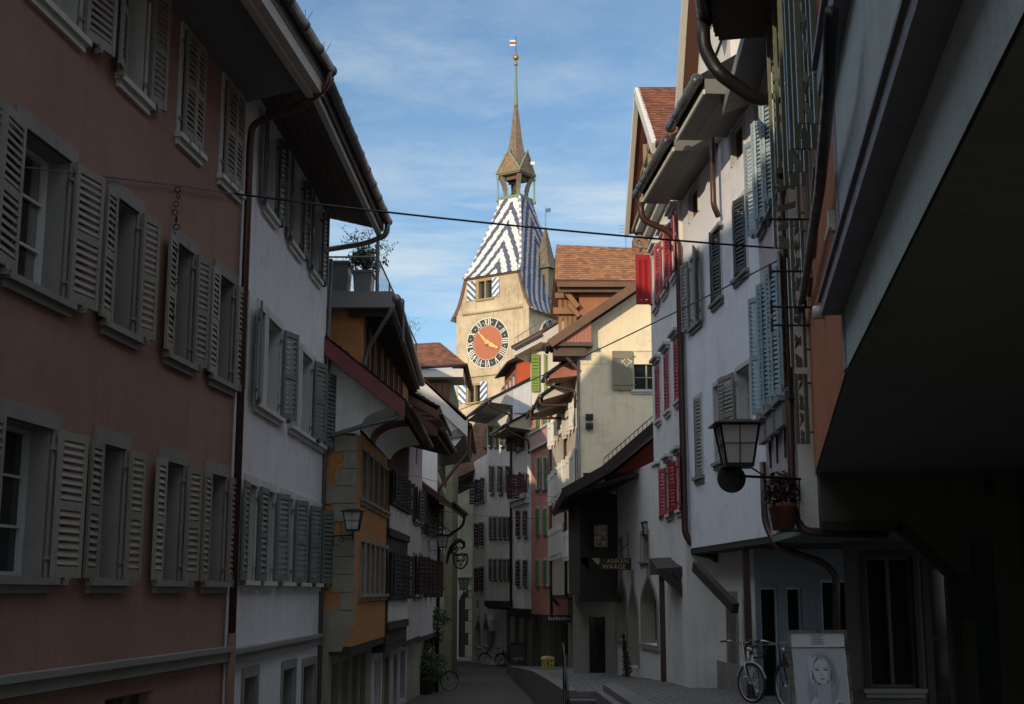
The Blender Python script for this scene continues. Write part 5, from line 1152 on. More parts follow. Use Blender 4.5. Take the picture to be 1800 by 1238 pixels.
# big leaf turned flat to the viewer at the far corner
mb = MB(); a_, b_ = atY(1117, 448, 34.6), atY(1145, 535, 34.6); g_ = Fr((a_.x, 34.6, b_.z)); w_, h_ = b_.x-a_.x, a_.z-b_.z
mb.box(g_, 0, .09, 0, .04, 0, h_); mb.box(g_, w_-.09, w_, 0, .04, 0, h_)
for zz in (0, h_-.12): mb.box(g_, .09, w_-.09, .002, .038, zz, zz+.12)
mb.box(g_, w_/2-.04, w_/2+.04, .0, .038, .12, h_-.12)
n = 18
for i in range(n):
    z = .13+(h_-.26)*i/n; mb.hexa([g_.w(.09, .006, z), g_.w(w_-.09, .006, z), g_.w(w_-.09, .03, z+.06), g_.w(.09, .03, z+.06), g_.w(.09, .0, z+.006), g_.w(w_-.09, .0, z+.006), g_.w(w_-.09, .024, z+.066), g_.w(.09, .024, z+.066)])
mb.box(g_, w_-.05, w_+.25, .01, .03, .0-.03, .02)
tag(mb.build('shutter', sh_red, H.root), 'large red shutter leaf standing square to the street')
G = H
y0, y1, yp, zb_, zp, xf = 29.1, 36.6, 32.9, 11.95, 14.85, 3.33
cross_gable(G.root, xf, y0, y1, yp, zb_, zp, 8.5, cream, None, (.27, .095, .05), fm=soff_white, thick=.16)
mb = MB(); mb.box(WF, 3.9, 8.4, 29.7, 35.2, 11.3, 12.2); mb.build('gable_wall', redwhite, G.root)
mb = MB()                                        # panelled underside of the projecting gable
for i in range(6):
    ya, yb = y0+.3+i*(y1-y0-.6)/6, y0+.3+(i+1)*(y1-y0-.6)/6
    zt1 = lambda y: zb_+(zp-zb_)*(1-abs(y-yp)/(y1-yp))-.35
    for (p0, p1) in (((xf+.12, ya), (xf+.12, yb)),):
        mb.beam((xf+.28, ya, zb_-.05), (xf+.28, ya, max(zb_, zt1(ya))), .10, .10, up=(0, 1, 0))
mb.beam((xf+.28, y0+.2, zb_), (xf+.28, y1-.2, zb_), .14, .2); mb.beam((xf+.28, y0+1.6, zb_+1.1), (xf+.28, y1-1.6, zb_+1.1), .1, .12)
mb.beam((xf+.25, y0+.2, zb_-.1), (4.0, y0+.6, zb_-1.0), .1, .14); mb.beam((xf+.25, y1-.2, zb_-.1), (4.0, y1-1.4, zb_-1.0), .1, .14)
mb.build('gable_frame', wood('pale_timber', (.30, .22, .13)), G.root)
mb = MB(); mb.box(WF, xf+.1, 3.95, y0+.4, y1-.3, zb_-.16, zb_-.06); mb.build('gable_floor', paint('cream_panel', (.36, .29, .18), .7), G.root)
mb = MB(); mb.tube([(xf, y0-.06, zb_-.04), (8, y0-.06, zb_-.04)], .08, 8); mb.build('gutter', brownmetal, G.root, True)
mb = MB(); mb.box(e, .1, 5.2, .02, .40, zb_-.55, zb_-.42); mb.box(e, .12, 5.2, .02, .2, zb_-.75, zb_-.552); mb.build('cornice', trim_light, G.root)
# --- old weigh house: white wall with pointed arches, dark timber bay, deep dark roof
H = House('house', 'white old house with pointed stone arches, dark timber bay and deep dark roof', (3.83, 32.6), (3.10, 39.4), 'R', -.9, 5.0, redwhite, 4); f = H.f; e = f.fr; AN = H
niche = plaster('niche_plaster', (.42, .36, .24), .4)
def pointed(root, e, h, wall_d=.35, sm=stone, door=False, wm=None, nm_=None):
    """stone block with a pointed arch cut in it, glazing set deep behind"""
    a, b, c, d = h; w = b-a; sp_ = c+(d-c)*.58; cx = (a+b)/2; mg = .16; n = 8
    L_, R_ = [(a, c), (a, sp_)], [(b, c), (b, sp_)]
    for i in range(1, n+1):
        t = i/n; x = (w/2)*sin(t*pi/2)**1.5; z = sp_+(d-sp_)*(1-(1-t)**1.6)
        L_.append((a+x, z)); R_.append((b-x, z))
    mb = MB()
    for side, xo, sg in ((L_, a-.02, -1), (R_, b+.02, 1)):
        for (x0, z0), (x1, z1) in zip(side, side[1:]):
            y0_, y1_ = x0+sg*.13, x1+sg*.13
            if z1 > sp_+.01: mb.poly([e.w(xo, .0, z0), e.w(x0, .0, z0), e.w(x1, .0, z1), e.w(xo, .0, z1)], 1)
            mb.poly([e.w(y0_, .03, z0+.04), e.w(x0, .03, z0), e.w(x1, .03, z1), e.w(y1_, .03, z1+.07)]); mb.poly([e.w(y0_, .03, z0+.04), e.w(y1_, .03, z1+.07), e.w(y1_, -.01, z1+.07), e.w(y0_, -.01, z0+.04)]); mb.poly([e.w(x0, .03, z0), e.w(x0, -wall_d, z0), e.w(x1, -wall_d, z1), e.w(x1, .03, z1)])
    mb.box(e, cx-.2, cx+.2, -.01, .032, d+.03, d+.32)
    o = mb.build('stone_arch', [sm, wm or redwhite], root)
    mb = MB(); mb.box(e, a+.01, b-.01, -wall_d-.02, -wall_d+.01, c, d); mb.build('niche_back', nm_ or niche, o)
    mb = MB(); mb.box(e, cx+.05, b-.06, -wall_d+.011, -wall_d+.02, c+.1, sp_+.1); mb.build('pane', glass, o)
    mb = MB(); mb.box(e, cx-.03, cx+.03, -wall_d+.01, -wall_d+.05, c, d-.05); mb.box(e, a, b, -wall_d+.01, -wall_d+.04, c+(d-c)*.5, c+(d-c)*.5+.05)
    if not door: mb.box(e, a-mg, b+mg, -.2, .06, c-.12, c-.002)
    mb.build('window_bar', sm, o)
for r_, door in (((1085, 1103, 1015, 1126), 0), ((1107, 1122, 1022, 1172), 1), ((1129, 1156, 1012, 1133), 0)):
    h = f.rect(*r_); H.holes.append((h[0]-.02, h[1]+.02, h[2], h[3])); pointed(H.root, e, h, door=door)
for r_ in ((1086, 1095, 950, 983), (1128, 1141, 938, 986)): H.win(r_, sur=stone, surw=.07, sill=True, fm=timber_mid, nx=1, nz=2, rev=.2)
H.walls(rev=.36)
# porch: slanted-brace canopy and posts, wall return with step
mb = MB(); a_, b_ = atY(1163, 1002, 31.2), atY(1222, 1000, 30.0); mb.hexa([(a_.x-.15, 30.7, a_.z-.1), (b_.x+.4, 29.7, a_.z-.1), (b_.x+.4, 32.0, a_.z-.1), (a_.x-.15, 32.4, a_.z-.1), (a_.x-.15, 30.7, a_.z+.02), (b_.x+.4, 29.7, a_.z+.1), (b_.x+.4, 32.0, a_.z+.35), (a_.x-.15, 32.4, a_.z+.3)]); mb.build('porch_roof', timber, H.root)
mb = MB(); q = atY(1162, 1188, 31.6); mb.box(WF, q.x-.06, q.x+.06, 31.0, 31.12, q.z-.1, a_.z-.1); mb.build('porch_post', brownmetal, H.root)
mb = MB(); q = atY(1217, 1190, 30.4); mb.tube([(q.x, 30.4, q.z-.1), (q.x, 30.4, q.z+.95)], .10, 10); mb.tube([(q.x, 30.4, q.z+.9), (q.x, 30.4, a_.z)], .055, 10); mb.build('rain_pipe', brownmetal, H.root)
mb = MB(); mb.beam(atY(1165, 1005, 30.6), atY(1225, 1062, 30.3), .16, .2); mb.build('porch_brace', timber, H.root)
mb = MB(); mb.box(WF, 3.84, 4.6, 32.2, 32.5, -.8, 2.7); mb.build('porch_wall', redwhite, H.root)
mb = MB(); q = atY(1200, 1180, 31.6); mb.box(WF, q.x-.1, q.x+.8, 31.2, 32.1, -.7, -.2); mb.build('doorstep', stone, H.root)
mb = MB(); mb.tube([atY(1190, 1130, 31.5), atY(1222, 1112, 30.8)], .02); mb.tube([atY(1190, 1130, 31.5), atY(1190, 1130, 32.1)], .015); mb.build('door_rail', iron, H.root)
# bay
BY = 39.2; xl, xr = atY(1021, 950, BY).x, 3.12; zt_, zb_ = zat(868, BY), zat(1046, BY)
mb = MB(); wnd = (atY(1045, 940, BY).x, atY(1071, 940, BY).x, zat(962, BY), zat(922, BY))
bf = Fac((xl, BY), (xr, BY), 'F'); hh = (wnd[0]-xl-.06, wnd[1]-xl+.06, wnd[2]-.05, wnd[3]+.05); wall_grid(mb, bf.fr, 0, bf.L, zb_, zt_, [hh], .12)
mb.poly([(xl, BY, zb_), (xl-.15, BY+5, zb_), (xl-.15, BY+5, zt_), (xl, BY, zt_)]); mb.build('timber_bay', timber, H.root)
window(bf.fr, H.root, hh, fm=timber, sur=timber, surw=.08, nx=1, nz=1, rev=.08, pane=leaded, sill=False)
mb = MB()
for tri in (((1038, 978), (1062, 978), (1050, 995), (1040, 988)), ((1040, 1000), (1052, 1013), (1040, 1015))):
    pts = [atY(x, y, BY-.03) for x, y in tri]; mb.prism(pts, [p+V((0, .03, 0)) for p in pts])
mb.build('infill_panel', yellow, H.root)
mb = MB(); mb.beam(atY(1022, 974, BY-.06), atY(1078, 974, BY-.06), .1, .22); mb.beam(atY(1022, 1030, BY-.08), atY(1078, 1030, BY-.08), .16, .75); mb.beam(atY(1026, 980, BY-.05), atY(1064, 1020, BY-.05), .1, .3); mb.beam(atY(1077, 870, BY-.05), atY(1077, 1045, BY-.05), .1, .3, up=(1, 0, 0)); mb.beam(atY(1027, 870, BY-.05), atY(1027, 1045, BY-.05), .1, .25, up=(1, 0, 0)); mb.box(WF, xl-.08, xr+.1, BY-.2, BY+4, zb_-.2, zb_); mb.build('bay_frame', timber, H.root)
# passage below the bay
mb = MB(); rw = Fac((2.3, 41.6), (4.2, 41.6), 'F'); hs = [(.1, .6, -1, .9)]
wall_grid(mb, rw.fr, -.4, 2, -1.2, zb_, hs, .2); mb.build('recess_wall', stone, H.root); window(rw.fr, H.root, hs[0], pane=glass2, fm=timber, sill=False, nz=1, nx=2)
# roof
RY = 35.6; A_, B_ = atY(990, 862, RY), atY(1190, 724, RY); M_ = atY(1062, 822, RY); yb = 46
s1_ = (M_.z-A_.z)/(M_.x-A_.x); B_ = V((5.6, RY, M_.z+(5.6-M_.x)*.86))
roofplane(H.root, A_, M_, M_+V((0, yb-RY, 0)), A_+V((0, yb-RY, 0)), base=(.20, .085, .055)); roofplane(H.root, M_, B_, B_+V((0, yb-RY, 0)), M_+V((0, yb-RY, 0)), base=(.16, .065, .04))
mb = MB(); zt2 = zat(838, RY+1.1)
mb.prism([M_+V((.1, 1.1, -.3)), V((M_.x+.1, RY+1.1, zt2)), V((B_.x, RY+1.1, zt2)), V((B_.x, RY+1.1, B_.z-.4))], [M_+V((.1, 1.3, -.3)), V((M_.x+.1, RY+1.3, zt2)), V((B_.x, RY+1.3, zt2)), V((B_.x, RY+1.3, B_.z-.4))]); mb.build('gable', plaster('oxblood_boards', (.30, .06, .035), .3), H.root)
mb = MB(); mb.beam(A_+V((0, -.05, -.08)), M_+V((0, -.05, -.08)), .06, .26); mb.beam(M_+V((0, -.05, -.08)), B_+V((0, -.05, -.08)), .06, .26); mb.build('verge_board', timber, H.root)
mb = MB(); mb.beam(V((A_.x+.6, RY+.9, zt2)), V((B_.x, RY+.9, zt2)), .2, .16)
mb.hexa([(A_.x+.25, RY+.3, A_.z-.02), (A_.x+.25, yb, A_.z-.02), (3.3, yb, zt2+.05), (3.9, RY+.3, zt2+.05), (A_.x+.25, RY+.3, A_.z+.03), (A_.x+.25, yb, A_.z+.03), (3.3, yb, zt2+.12), (3.9, RY+.3, zt2+.12)]); mb.build('soffit', timber, H.root)
mb = MB()
for k in range(7): y = RY+.4+k*.8; mb.beam((A_.x+.3, y, A_.z-.06), (3.4, y, zt2), .1, .12)
mb.build('rafter', timber, H.root)
mb = MB(); n_ = 26; sd_ = (B_-M_)
for k in range(n_): p = M_.lerp(B_, k/n_)+V((0, .05, .10)); mb.tube([p, p+V((0, 0, .16))], .012, 4)
mb.tube([M_+V((0, .05, .25)), B_+V((0, .05, .25))], .014, 5); mb.build('snow_guard', brownmetal, H.root)
# sign plank
sg = thing('hanging_sign', tuple(atY(1083, 991, 37.2)), 'dark wooden plank sign lettered ANKEN WAAGE hanging from an iron rod', 'sign')
p0, p1 = atY(1054, 981, 37.2), atY(1112, 1002, 37.2); mb = MB(); mb.box(WF, p0.x, p1.x, 37.17, 37.23, p1.z, p0.z); mb.build('board', timber, sg)
mb = MB(); mb.tube([atY(1072, 981, 37.2), atY(1112, 950, 37.5)], .014, 5); mb.tube([atY(1104, 981, 37.2), atY(1104, 935, 37.2)], .01, 5); mb.build('rod', iron, sg)
def text(s_, loc, size, mat, parent, rotz=0., sx=1., ext=.004):
    c = bpy.data.curves.new(s_, 'FONT'); c.body = s_; c.size = size; c.extrude = ext; c.align_x = 'CENTER'; c.space_character = 1.05
    o = bpy.data.objects.new('lettering', c); COL.objects.link(o); o.rotation_euler = (pi/2, 0, rotz); o.scale = (sx, 1, 1)
    org = V((0, 0, 0)); p = parent
    while p is not None: org = org+p.location; p = p.parent
    o.location = V(loc)-org; o.parent = parent; c.materials.append(mat)
    dg = bpy.context.evaluated_depsgraph_get(); me = bpy.data.meshes.new_from_object(o.evaluated_get(dg)); me.materials.clear(); me.materials.append(mat)
    m_ = bpy.data.objects.new('lettering', me); COL.objects.link(m_); m_.parent = parent; m_.location = o.location; m_.rotation_euler = o.rotation_euler; m_.scale = o.scale
    bpy.data.objects.remove(o); return m_
text('ANKEN', tuple(atY(1086, 990, 37.16)), .17, cream_paint, sg, sx=1.05); text('WAAGE', tuple(atY(1079.5, 1000, 37.16)), .17, cream_paint, sg, sx=1.05)
# --- cream gable house turned to the viewer
YY = 46.5; xl = atY(1020, 800, YY).x
H = House('house', 'cream plaster house with its sunlit gable end facing the viewer and one green window', (xl, YY), (9.0, YY), 'F', -1.1, zat(640, YY), yellow, 6); f = H.f; e = f.fr; YH = H
h = f.rect(1113, 1160, 618, 686); H.wins(h, fm=frame_olive, sur=yellow, surw=.06, nx=2, nz=3, rev=.12, sh=sh_olive, aL=R(4), aR=None, panel=True, lw=.74, sillm=trim_light)
mb = MB(); q = f.un(1101, 637); c4 = [(0, .2), (.07, .07), (.2, 0), (.07, -.07), (0, -.2), (-.07, -.07), (-.2, 0), (-.07, .07)]
for (x0, z0), (x1, z1) in zip(c4, c4[1:]+c4[:1]): mb.beam(e.w(q[0]+x0, .12, q[1]+z0), e.w(q[0]+x1, .12, q[1]+z1), .012, .022)
mb.build('shutter_ornament', clockwhite, H.root)
H.walls(rev=.14)
P0 = atY(966, 600, YY-.55); P1 = atY(1147, 478, YY-.55); sl2 = (P1.z-P0.z)/(P1.x-P0.x); rr = lambda x: P0.z+(x-P0.x)*sl2
mb = MB(); zt_ = H.zt; pk = 7.0; mb.poly([(xl, YY, zt_-.01), (9.0, YY, zt_-.01), (9, YY, rr(pk)-(9-pk)*sl2), (pk, YY, rr(pk)-.3), (xl, YY, rr(xl)-.3)]); mb.build('gable', yellow, H.root)
roofplane(H.root, P0, V((P0.x, 47.6, P0.z)), V((pk, 52, rr(pk))), V((pk, YY-.55, rr(pk))), base=(.20, .085, .045), thick=.16)
roofplane(H.root, V((9.6, YY-.55, rr(pk)-(9.6-pk)*sl2)), V((9.6, 52, rr(pk)-(9.6-pk)*sl2)), V((pk, 52, rr(pk))), V((pk, YY-.55, rr(pk))), base=(.20, .085, .045), thick=.16)
mb = MB(); mb.beam(P0+V((0, -.04, -.1)), V((pk, YY-.59, rr(pk)-.1)), .07, .3); mb.build('verge_board', timber_mid, H.root)
mb = MB()
x1_ = atY(1040, 600, YY-.5).x; a_ = V((P0.x+.35, YY-.45, P0.z)); n = 9
for i in range(n):
    xa, xb = a_.x+(x1_-a_.x)*i/n, a_.x+(x1_-a_.x)*(i+.93)/n
    pts = [(xa, YY-.45, P0.z-.02), (xb, YY-.45, P0.z-.02), (xb, YY-.45, rr(xb)-.25), (xa, YY-.45, rr(xa)-.25)]
    mb.prism(pts, [(x, y+.04, z) for x, y, z in pts])
mb.build('gable_boards', redboard, H.root)
mb = MB(); mb.box(WF, P0.x+.1, x1_+.05, YY-.5, YY+.9, P0.z-.16, P0.z-.02); mb.box(WF, P0.x+.15, x1_-.2, YY-.35, YY+.9, P0.z-.5, P0.z-.162); mb.beam((P0.x+.3, YY-.3, P0.z-.2), (xl, YY-.05, P0.z-1.0), .09, .09); mb.build('eave_box', soff_brown, H.root)
mb = MB(); mb.tube([(P0.x-.05, YY-.55, P0.z-.1), (P0.x-.05, YY+1, P0.z-.1)], .09, 8); mb.build('gutter', brownmetal, H.root)
H.pipe([(xl-.05, YY-.05, P0.z-.6), (xl-.05, YY-.05, -1)], .05, greymetal)
mb = MB()
for px, py in ((1036, 733), (1036, 749)): q = atY(px, py, YY-.12); mb.box(WF, q.x-.13, q.x+.13, YY-.2, YY-.0, q.z-.1, q.z+.1)
for px, py in ((1036, 733), (1036, 749)): q = atY(px, py, YY-.12); mb.box(WF, q.x-.08, q.x+.08, YY-.24, YY-.2, q.z-.04, q.z+.05)
mb.build('floodlight', black, H.root)
# --- the steep row behind it along the street
def rowhouse(label, A, B, zb, zj, zt, mat, wins, eaves, depth=7, jet=.9, gmat=None, shm=None, **kw):
    H = House('house', label, A, B, 'R', zb, zt, mat, depth, jet=jet, zj=zj); f = H.f
    for w_ in wins:
        px, o = w_[0], dict(w_[1]) if len(w_) > 1 else {}
        H.win(px, **o)
    H.walls(gmat=gmat or stone); return H
s1k = dict(sh=sh_white, lw=.36, aL=R(14), aR=R(20), sur=None, sill=False, pitch=.10, nx=1, rev=.1, panel=True)
H = House('house', 'pale cream house next to the cream gable, pale slender shutters and stepped wooden eaves', (2.43, 46.7), (2.17, 52.0), 'R', -1.2, 9.5, cream, 6, jet=.7, zj=1.62); f = H.f; e = f.fr
for pt_, pb in ((800, 868), (932, 985), (715, 762)):
    za, zb_ = f.un(1005, pb)[1], f.un(1005, pt_)[1]
    for k_ in range(3): a = 1.0+k_*1.5; H.wins((a, a+.7, za, zb_), **s1k)
H.gh = [(1.2, 2.2, -1.1, 1.2), (3.2, 4.2, -1.1, 1.2)]; H.walls(gmat=stone)
def lean_eave(root, e, s0, s1, zw, ov, ze, m=soff_tan, boardm=soff_white, roofm=tile, gm=greymetal, rise=3., wallm=None):
    """sloping boarded eave whose near end is closed by a pale board"""
    mb = MB(); n = 7
    for i in range(n):
        o0, o1 = ov*i/n, ov*(i+.92)/n; z0, z1 = zw+(ze-zw)*i/n, zw+(ze-zw)*(i+.92)/n
        mb.prism([e.w(s0+.04, o0, z0), e.w(s0+.04, o1, z1), e.w(s0+.04, o1, z1+.04), e.w(s0+.04, o0, z0+.04)], [e.w(s1, o0, z0), e.w(s1, o1, z1), e.w(s1, o1, z1+.04), e.w(s1, o0, z0+.04)])
    mb.build('soffit', m, root)
    zr = ze+.13+rise*ov/(ov+3)
    mb = MB(); mb.prism([e.w(s0, 0, zw), e.w(s0, ov, ze), e.w(s0, ov, ze+.13), e.w(s0, 0, zr)], [e.w(s0+.035, 0, zw), e.w(s0+.035, ov, ze), e.w(s0+.035, ov, ze+.13), e.w(s0+.035, 0, zr)]); mb.build('eave_end_board', boardm, root)
    mb = MB(); mb.poly([e.w(s0+.01, 0, zw-.4), e.w(s0+.01, 0, zr), e.w(s0+.01, -3, ze+.1+rise), e.w(s0+.01, -3, zw-.4)]); mb.build('eave_gable', wallm or redwhite, root)
    mb = MB(); mb.prism([e.w(s0-.1, ov+.06, ze+.13), e.w(s0-.1, ov+.06, ze+.24), e.w(s0-.1, -3, ze+.24+rise), e.w(s0-.1, -3, ze+.12+rise)], [e.w(s1, ov+.06, ze+.13), e.w(s1, ov+.06, ze+.24), e.w(s1, -3, ze+.24+rise), e.w(s1, -3, ze+.12+rise)]); mb.build('roof', roofm, root)
    mb = MB(); mb.tube([e.w(s0-.1, ov+.12, ze+.14), e.w(s1, ov+.12, ze+.14)], .085, 8); mb.build('gutter', gm, root, True)
    mb = MB(); mb.tube(smoothpath([e.w(s0+.05, ov+.12, ze+.1), e.w(s0+.05, ov+.1, ze-.2), e.w(s0-.02, .12, zw-.55), e.w(s0-.02, .1, zw-1.2)], .12), .05, 8); mb.build('downpipe', brownmetal, root, True)
q = f.fr; z_a = zat(652, 48); 
lean_eave(H.root, e, .6, 2.0, zat(662, 47.5), 1.05, zat(668, 47.5), boardm=redboard); lean_eave(H.root, e, 2.2, 5.0, zat(688, 49), 1.15, zat(704, 49), boardm=soff_white)
H.pipe([e.w(H.L, .06, 9.0), e.w(H.L, .06, 1.5)], .06)
H = House('house', 'pale house with white shutters between the pink house and the stepped-eave house', (2.16, 52.05), (1.80, 59.7), 'R', -1.7, 9.0, cream, 6, jet=.7, zj=1.55); f = H.f; e = f.fr
for pt_, pb in ((725, 775), (822, 880), (925, 983)):
    za, zb_ = f.un(982, pb)[1], f.un(982, pt_)[1]
    for k_ in range(4): a = .7+k_*1.8; H.wins((a, a+.8, za, zb_), **s1k)
H.gh = [(1.2, 2.4, -1.6, 1.1), (4, 5.5, -1.6, 1.1)]; H.walls(gmat=stone)
lean_eave(H.root, e, -.1, 2.4, zat(712, 52), 1.3, zat(727, 52))
mb = MB(); mb.prism([e.w(2.4, .1, 8.9), e.w(2.4, .1, 9.05), e.w(2.4, -3, 11.4), e.w(2.4, -3, 11.2)], [e.w(H.L, .1, 8.9), e.w(H.L, .1, 9.05), e.w(H.L, -3, 11.4), e.w(H.L, -3, 11.2)]); mb.build('roof', tile, H.root)
H.pipe([e.w(H.L-.1, .06, 8.6), e.w(H.L-.1, .06, 1.5), e.w(H.L+.4, -.3, 1.1)], .07)
# pink house
H = House('house', 'rose-pink house with bright green shutters and a pale pink boarded parapet', (1.90, 61.0), (.96, 65.9), 'R', -2.0, zat(700, 62), rose, 7, jet=1.3, zj=.62); f = H.f; e = f.fr
g3 = dict(sh=sh_green, fm=frame_white, sur=trim_light, surw=.08, sill=True, pitch=.14, nx=2, nz=2, rev=.12, sillm=stone_trim)
def row(H, px_list, pt_, pb, **o):
    for pl, pr in px_list: H.win((pl, pr, pt_, pb), **o)
row(H, [(943, 949), (955, 961), (967, 972)], 806, 860, aL=R(20), aR=None, lw=.42, **g3)
row(H, [(944, 949), (957, 962)], 894, 938, closed=True, aL=R(4), aR=R(4), **g3)
row(H, [(944, 949), (957, 962)], 985, 1028, closed=True, aL=R(4), aR=R(4), **g3)
H.win((963, 969, 985, 1028), fm=frame_white, sur=trim_light, surw=.06, nx=1, rev=.1)
row(H, [(945, 950), (957, 963)], 730, 752, closed=True, aL=R(4), aR=R(4), **g3)
H.gh = [(.5, 1.5, -2, .2), (2.6, 4.2, -1.3, .2)]; H.walls(gmat=stone)
mb = MB(); za, zb_ = f.un(950, 782)[1], f.un(950, 757)[1]
mb.box(e, .1, H.L-.1, .0, .14, za-.12, za); mb.box(e, .1, H.L-.1, .0, .14, zb_, zb_+.12); mb.build('parapet_rail', trim_light, H.root)
mb = MB()
for k_ in range(13): a = .15+k_*(H.L-.3)/13; mb.box(e, a, a+(H.L-.3)/13-.07, .02, .09, za, zb_)
mb.build('parapet_board', paint('pale_pink_paint', (.55, .33, .31), .6), H.root)
H.pipe([e.w(.0, .1, H.zt), e.w(.0, .1, .5)], .07)
PK = H
# its attic: cream front with light green leaves and white eave with railing
mb = MB(); a_, b_ = atY(935, 640, 63.5), atY(985, 600, 63.5); mb.box(WF, a_.x, b_.x+1.5, 63.5, 68, PK.zt-.1, zat(618, 63.5)); mb.build('attic_wall', redwhite, PK.root)
for pl, pr in ((934, 948), (956, 960)):
    a_, b_ = atY(pl, 688, 63.3), atY(pr, 622, 63.3); q = Fr((a_.x, 63.42, a_.z), (1, 0, 0), (0, -1, 0)); shutter(Fr(V((a_.x, 63.45, 0)), (1, 0, 0), (0, -1, 0)), 0, a_.z, b_.z, b_.x-a_.x, 1, 0, sh_lime, PK.root, pitch=.14)
mb = MB(); z_ = zat(700, 63)
roofplane(PK.root, atY(898, 610, 63.0), atY(955, 584, 63.0), atY(1005, 553, 66.5), atY(935, 590, 66.5), base=(.16, .075, .045))
mb = MB(); c0, c1 = atY(903, 614, 62.9), atY(952, 588, 62.9)
mb.hexa([c0+V((0, 0, -.35)), c1+V((0, 0, -.35)), c1+V((0, 3, -.45)), c0+V((1.5, 3, -.45)), c0+V((0, 0, -.05)), c1+V((0, 0, -.05)), c1+V((0, 3, -.05)), c0+V((1.5, 3, -.05))]); mb.build('attic_eave', soff_white, PK.root)
mb = MB(); c2 = atY(992, 590, 62.9); mb.hexa([c1+V((0, 0, -.4)), V((c2.x, 62.9, c1.z-.4)), V((c2.x, 66, c1.z-.4)), c1+V((0, 3, -.4)), c1+V((0, 0, 0)), V((c2.x, 62.9, c1.z+.7)), V((c2.x, 66, c1.z+.7)), c1+V((0, 3, 0))]); mb.build('attic_gable', soff_white, PK.root)
mb = MB(); mb.tube([c0+V((0, -.1, 0)), c1+V((0, -.1, 0))], .08, 6)
r0, r1 = atY(905, 602, 63), atY(955, 570, 63); mb.tube([r0+V((0, .2, .25)), r1+V((0, .2, .25))], .018, 5)
for k_ in range(8): p = r0.lerp(r1, k_/7); mb.tube([p+V((0, .2, -.4)), p+V((0, .2, .25))], .012, 4)
mb.build('roof_rail', greymetal, PK.root)
# white house with dark red shutters
k3 = dict(sh=sh_dred, fm=frame_white, sur=trim_light, surw=.08, pitch=.14, nx=2, nz=2, rev=.12, sillm=stone_trim)
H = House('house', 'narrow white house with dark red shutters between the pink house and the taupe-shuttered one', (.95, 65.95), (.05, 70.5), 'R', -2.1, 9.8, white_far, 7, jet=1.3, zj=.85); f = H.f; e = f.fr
row(H, [(912, 917), (924, 928)], 833, 876, aL=R(20), aR=R(60), lw=.6, **k3)
row(H, [(911, 915), (923, 928)], 900, 943, aL=R(30), aR=None, lw=.6, **k3); row(H, [(911, 915), (923, 928)], 986, 1030, aL=R(30), aR=None, lw=.6, **k3)
H.win((910, 922, 755, 790), sh=sh_dred, aL=R(50), aR=R(50), lw=.6, fm=frame_dark, pitch=.14, sur=None, nz=1)
H.gh = [(.5, 1.6, -2.1, .3), (2.4, 3.6, -2.1, .3)]; H.walls(gmat=stone)
mb = MB(); z_ = f.un(915, 872)[1]; mb.box(e, .3, H.L-.3, 0, .3, z_-.25, z_); mb.box(e, .4, H.L-.4, 0, .2, z_-.5, z_-.26); mb.build('bay_ledge', trim_light, H.root)
W2 = H
lean_eave(H.root, e, 0, H.L+.1, 9.75, 1.1, 9.9, m=soff_grey, boardm=paint('pale_green_board', (.42, .47, .38), .6), rise=2.2, wallm=white_far)
mb = MB(); z_ = zat(738, 68)
r0, r1 = e.w(.3, .1, 10.75), e.w(H.L, .1, 10.75); mb.tube([r0, r1], .015, 5); mb.build('snow_rail', greymetal, H.root)
# white house with taupe shutters
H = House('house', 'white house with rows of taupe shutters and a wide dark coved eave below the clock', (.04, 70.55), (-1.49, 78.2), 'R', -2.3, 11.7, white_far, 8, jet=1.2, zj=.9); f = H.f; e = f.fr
k4 = dict(k3); k4['sh'] = sh_brown
row(H, [(862, 866), (872, 876), (883, 887), (893, 897)], 752, 785, aL=R(30), aR=None, lw=.6, **k4)
row(H, [(864, 869), (879, 884), (894, 898)], 822, 868, aL=R(30), aR=None, lw=.75, **k4)
row(H, [(862, 866), (870, 874), (879, 883), (888, 891), (895, 899)], 911, 946, aL=R(30), aR=None, lw=.5, **k4); row(H, [(862, 866), (870, 874), (879, 883), (888, 891), (895, 899)], 984, 1018, aL=R(30), aR=None, lw=.5, **k4)
H.gh = [(.8, 2, -2.3, .3), (3, 4.2, -1.6, .3), (5.4, 6.8, -1.6, .3)]; H.walls(gmat=stone)
mb = MB(); mb.box(e, 0, H.L, .0, .15, .85, 1.2); mb.build('jetty_beam', timber, H.root)
lean_eave(H.root, e, -.1, H.L+.2, 11.65, 1.2, 11.8, m=soff_grey, rise=2.3, boardm=trim_light, wallm=white)
H.pipe([e.w(.0, .1, H.zt-.2), e.w(.0, .1, 1.0)], .07)
# penthouse with brown posts and red side
p = H.root; Yp = 74.0; a_, b_ = atY(908, 640, Yp), atY(936, 640, Yp)
mb = MB(); mb.box(WF, a_.x, b_.x+.6, Yp, Yp+5, zat(690, Yp), zat(618, Yp)); mb.build('penthouse_wall', plaster('vermilion_plaster', (.48, .09, .03), .25), p)
PF = Fac((a_.x-.01, Yp), (a_.x-.72, Yp+5.2), 'R'); mb = MB()
hs = [(PF.un(pr_, 670)[0], PF.un(pl_, 670)[0], zat(695, Yp), zat(652, Yp)) for pl_, pr_ in ((881, 886), (888, 892), (894, 898), (900, 905))]
hs = [(min(h[0], h[1]), max(h[0], h[1]), h[2], h[3]) for h in hs]
wall_grid(mb, PF.fr, 0, PF.L, zat(705, Yp), zat(635, Yp), hs, .15); mb.build('penthouse_front', redboard, p)
for h in hs: window(PF.fr, p, h, fm=frame_white, sill=False, nx=1, nz=1, rev=.1)
mb = MB(); c0, c1 = atY(874, 655, Yp+4), atY(912, 622, Yp-.3)
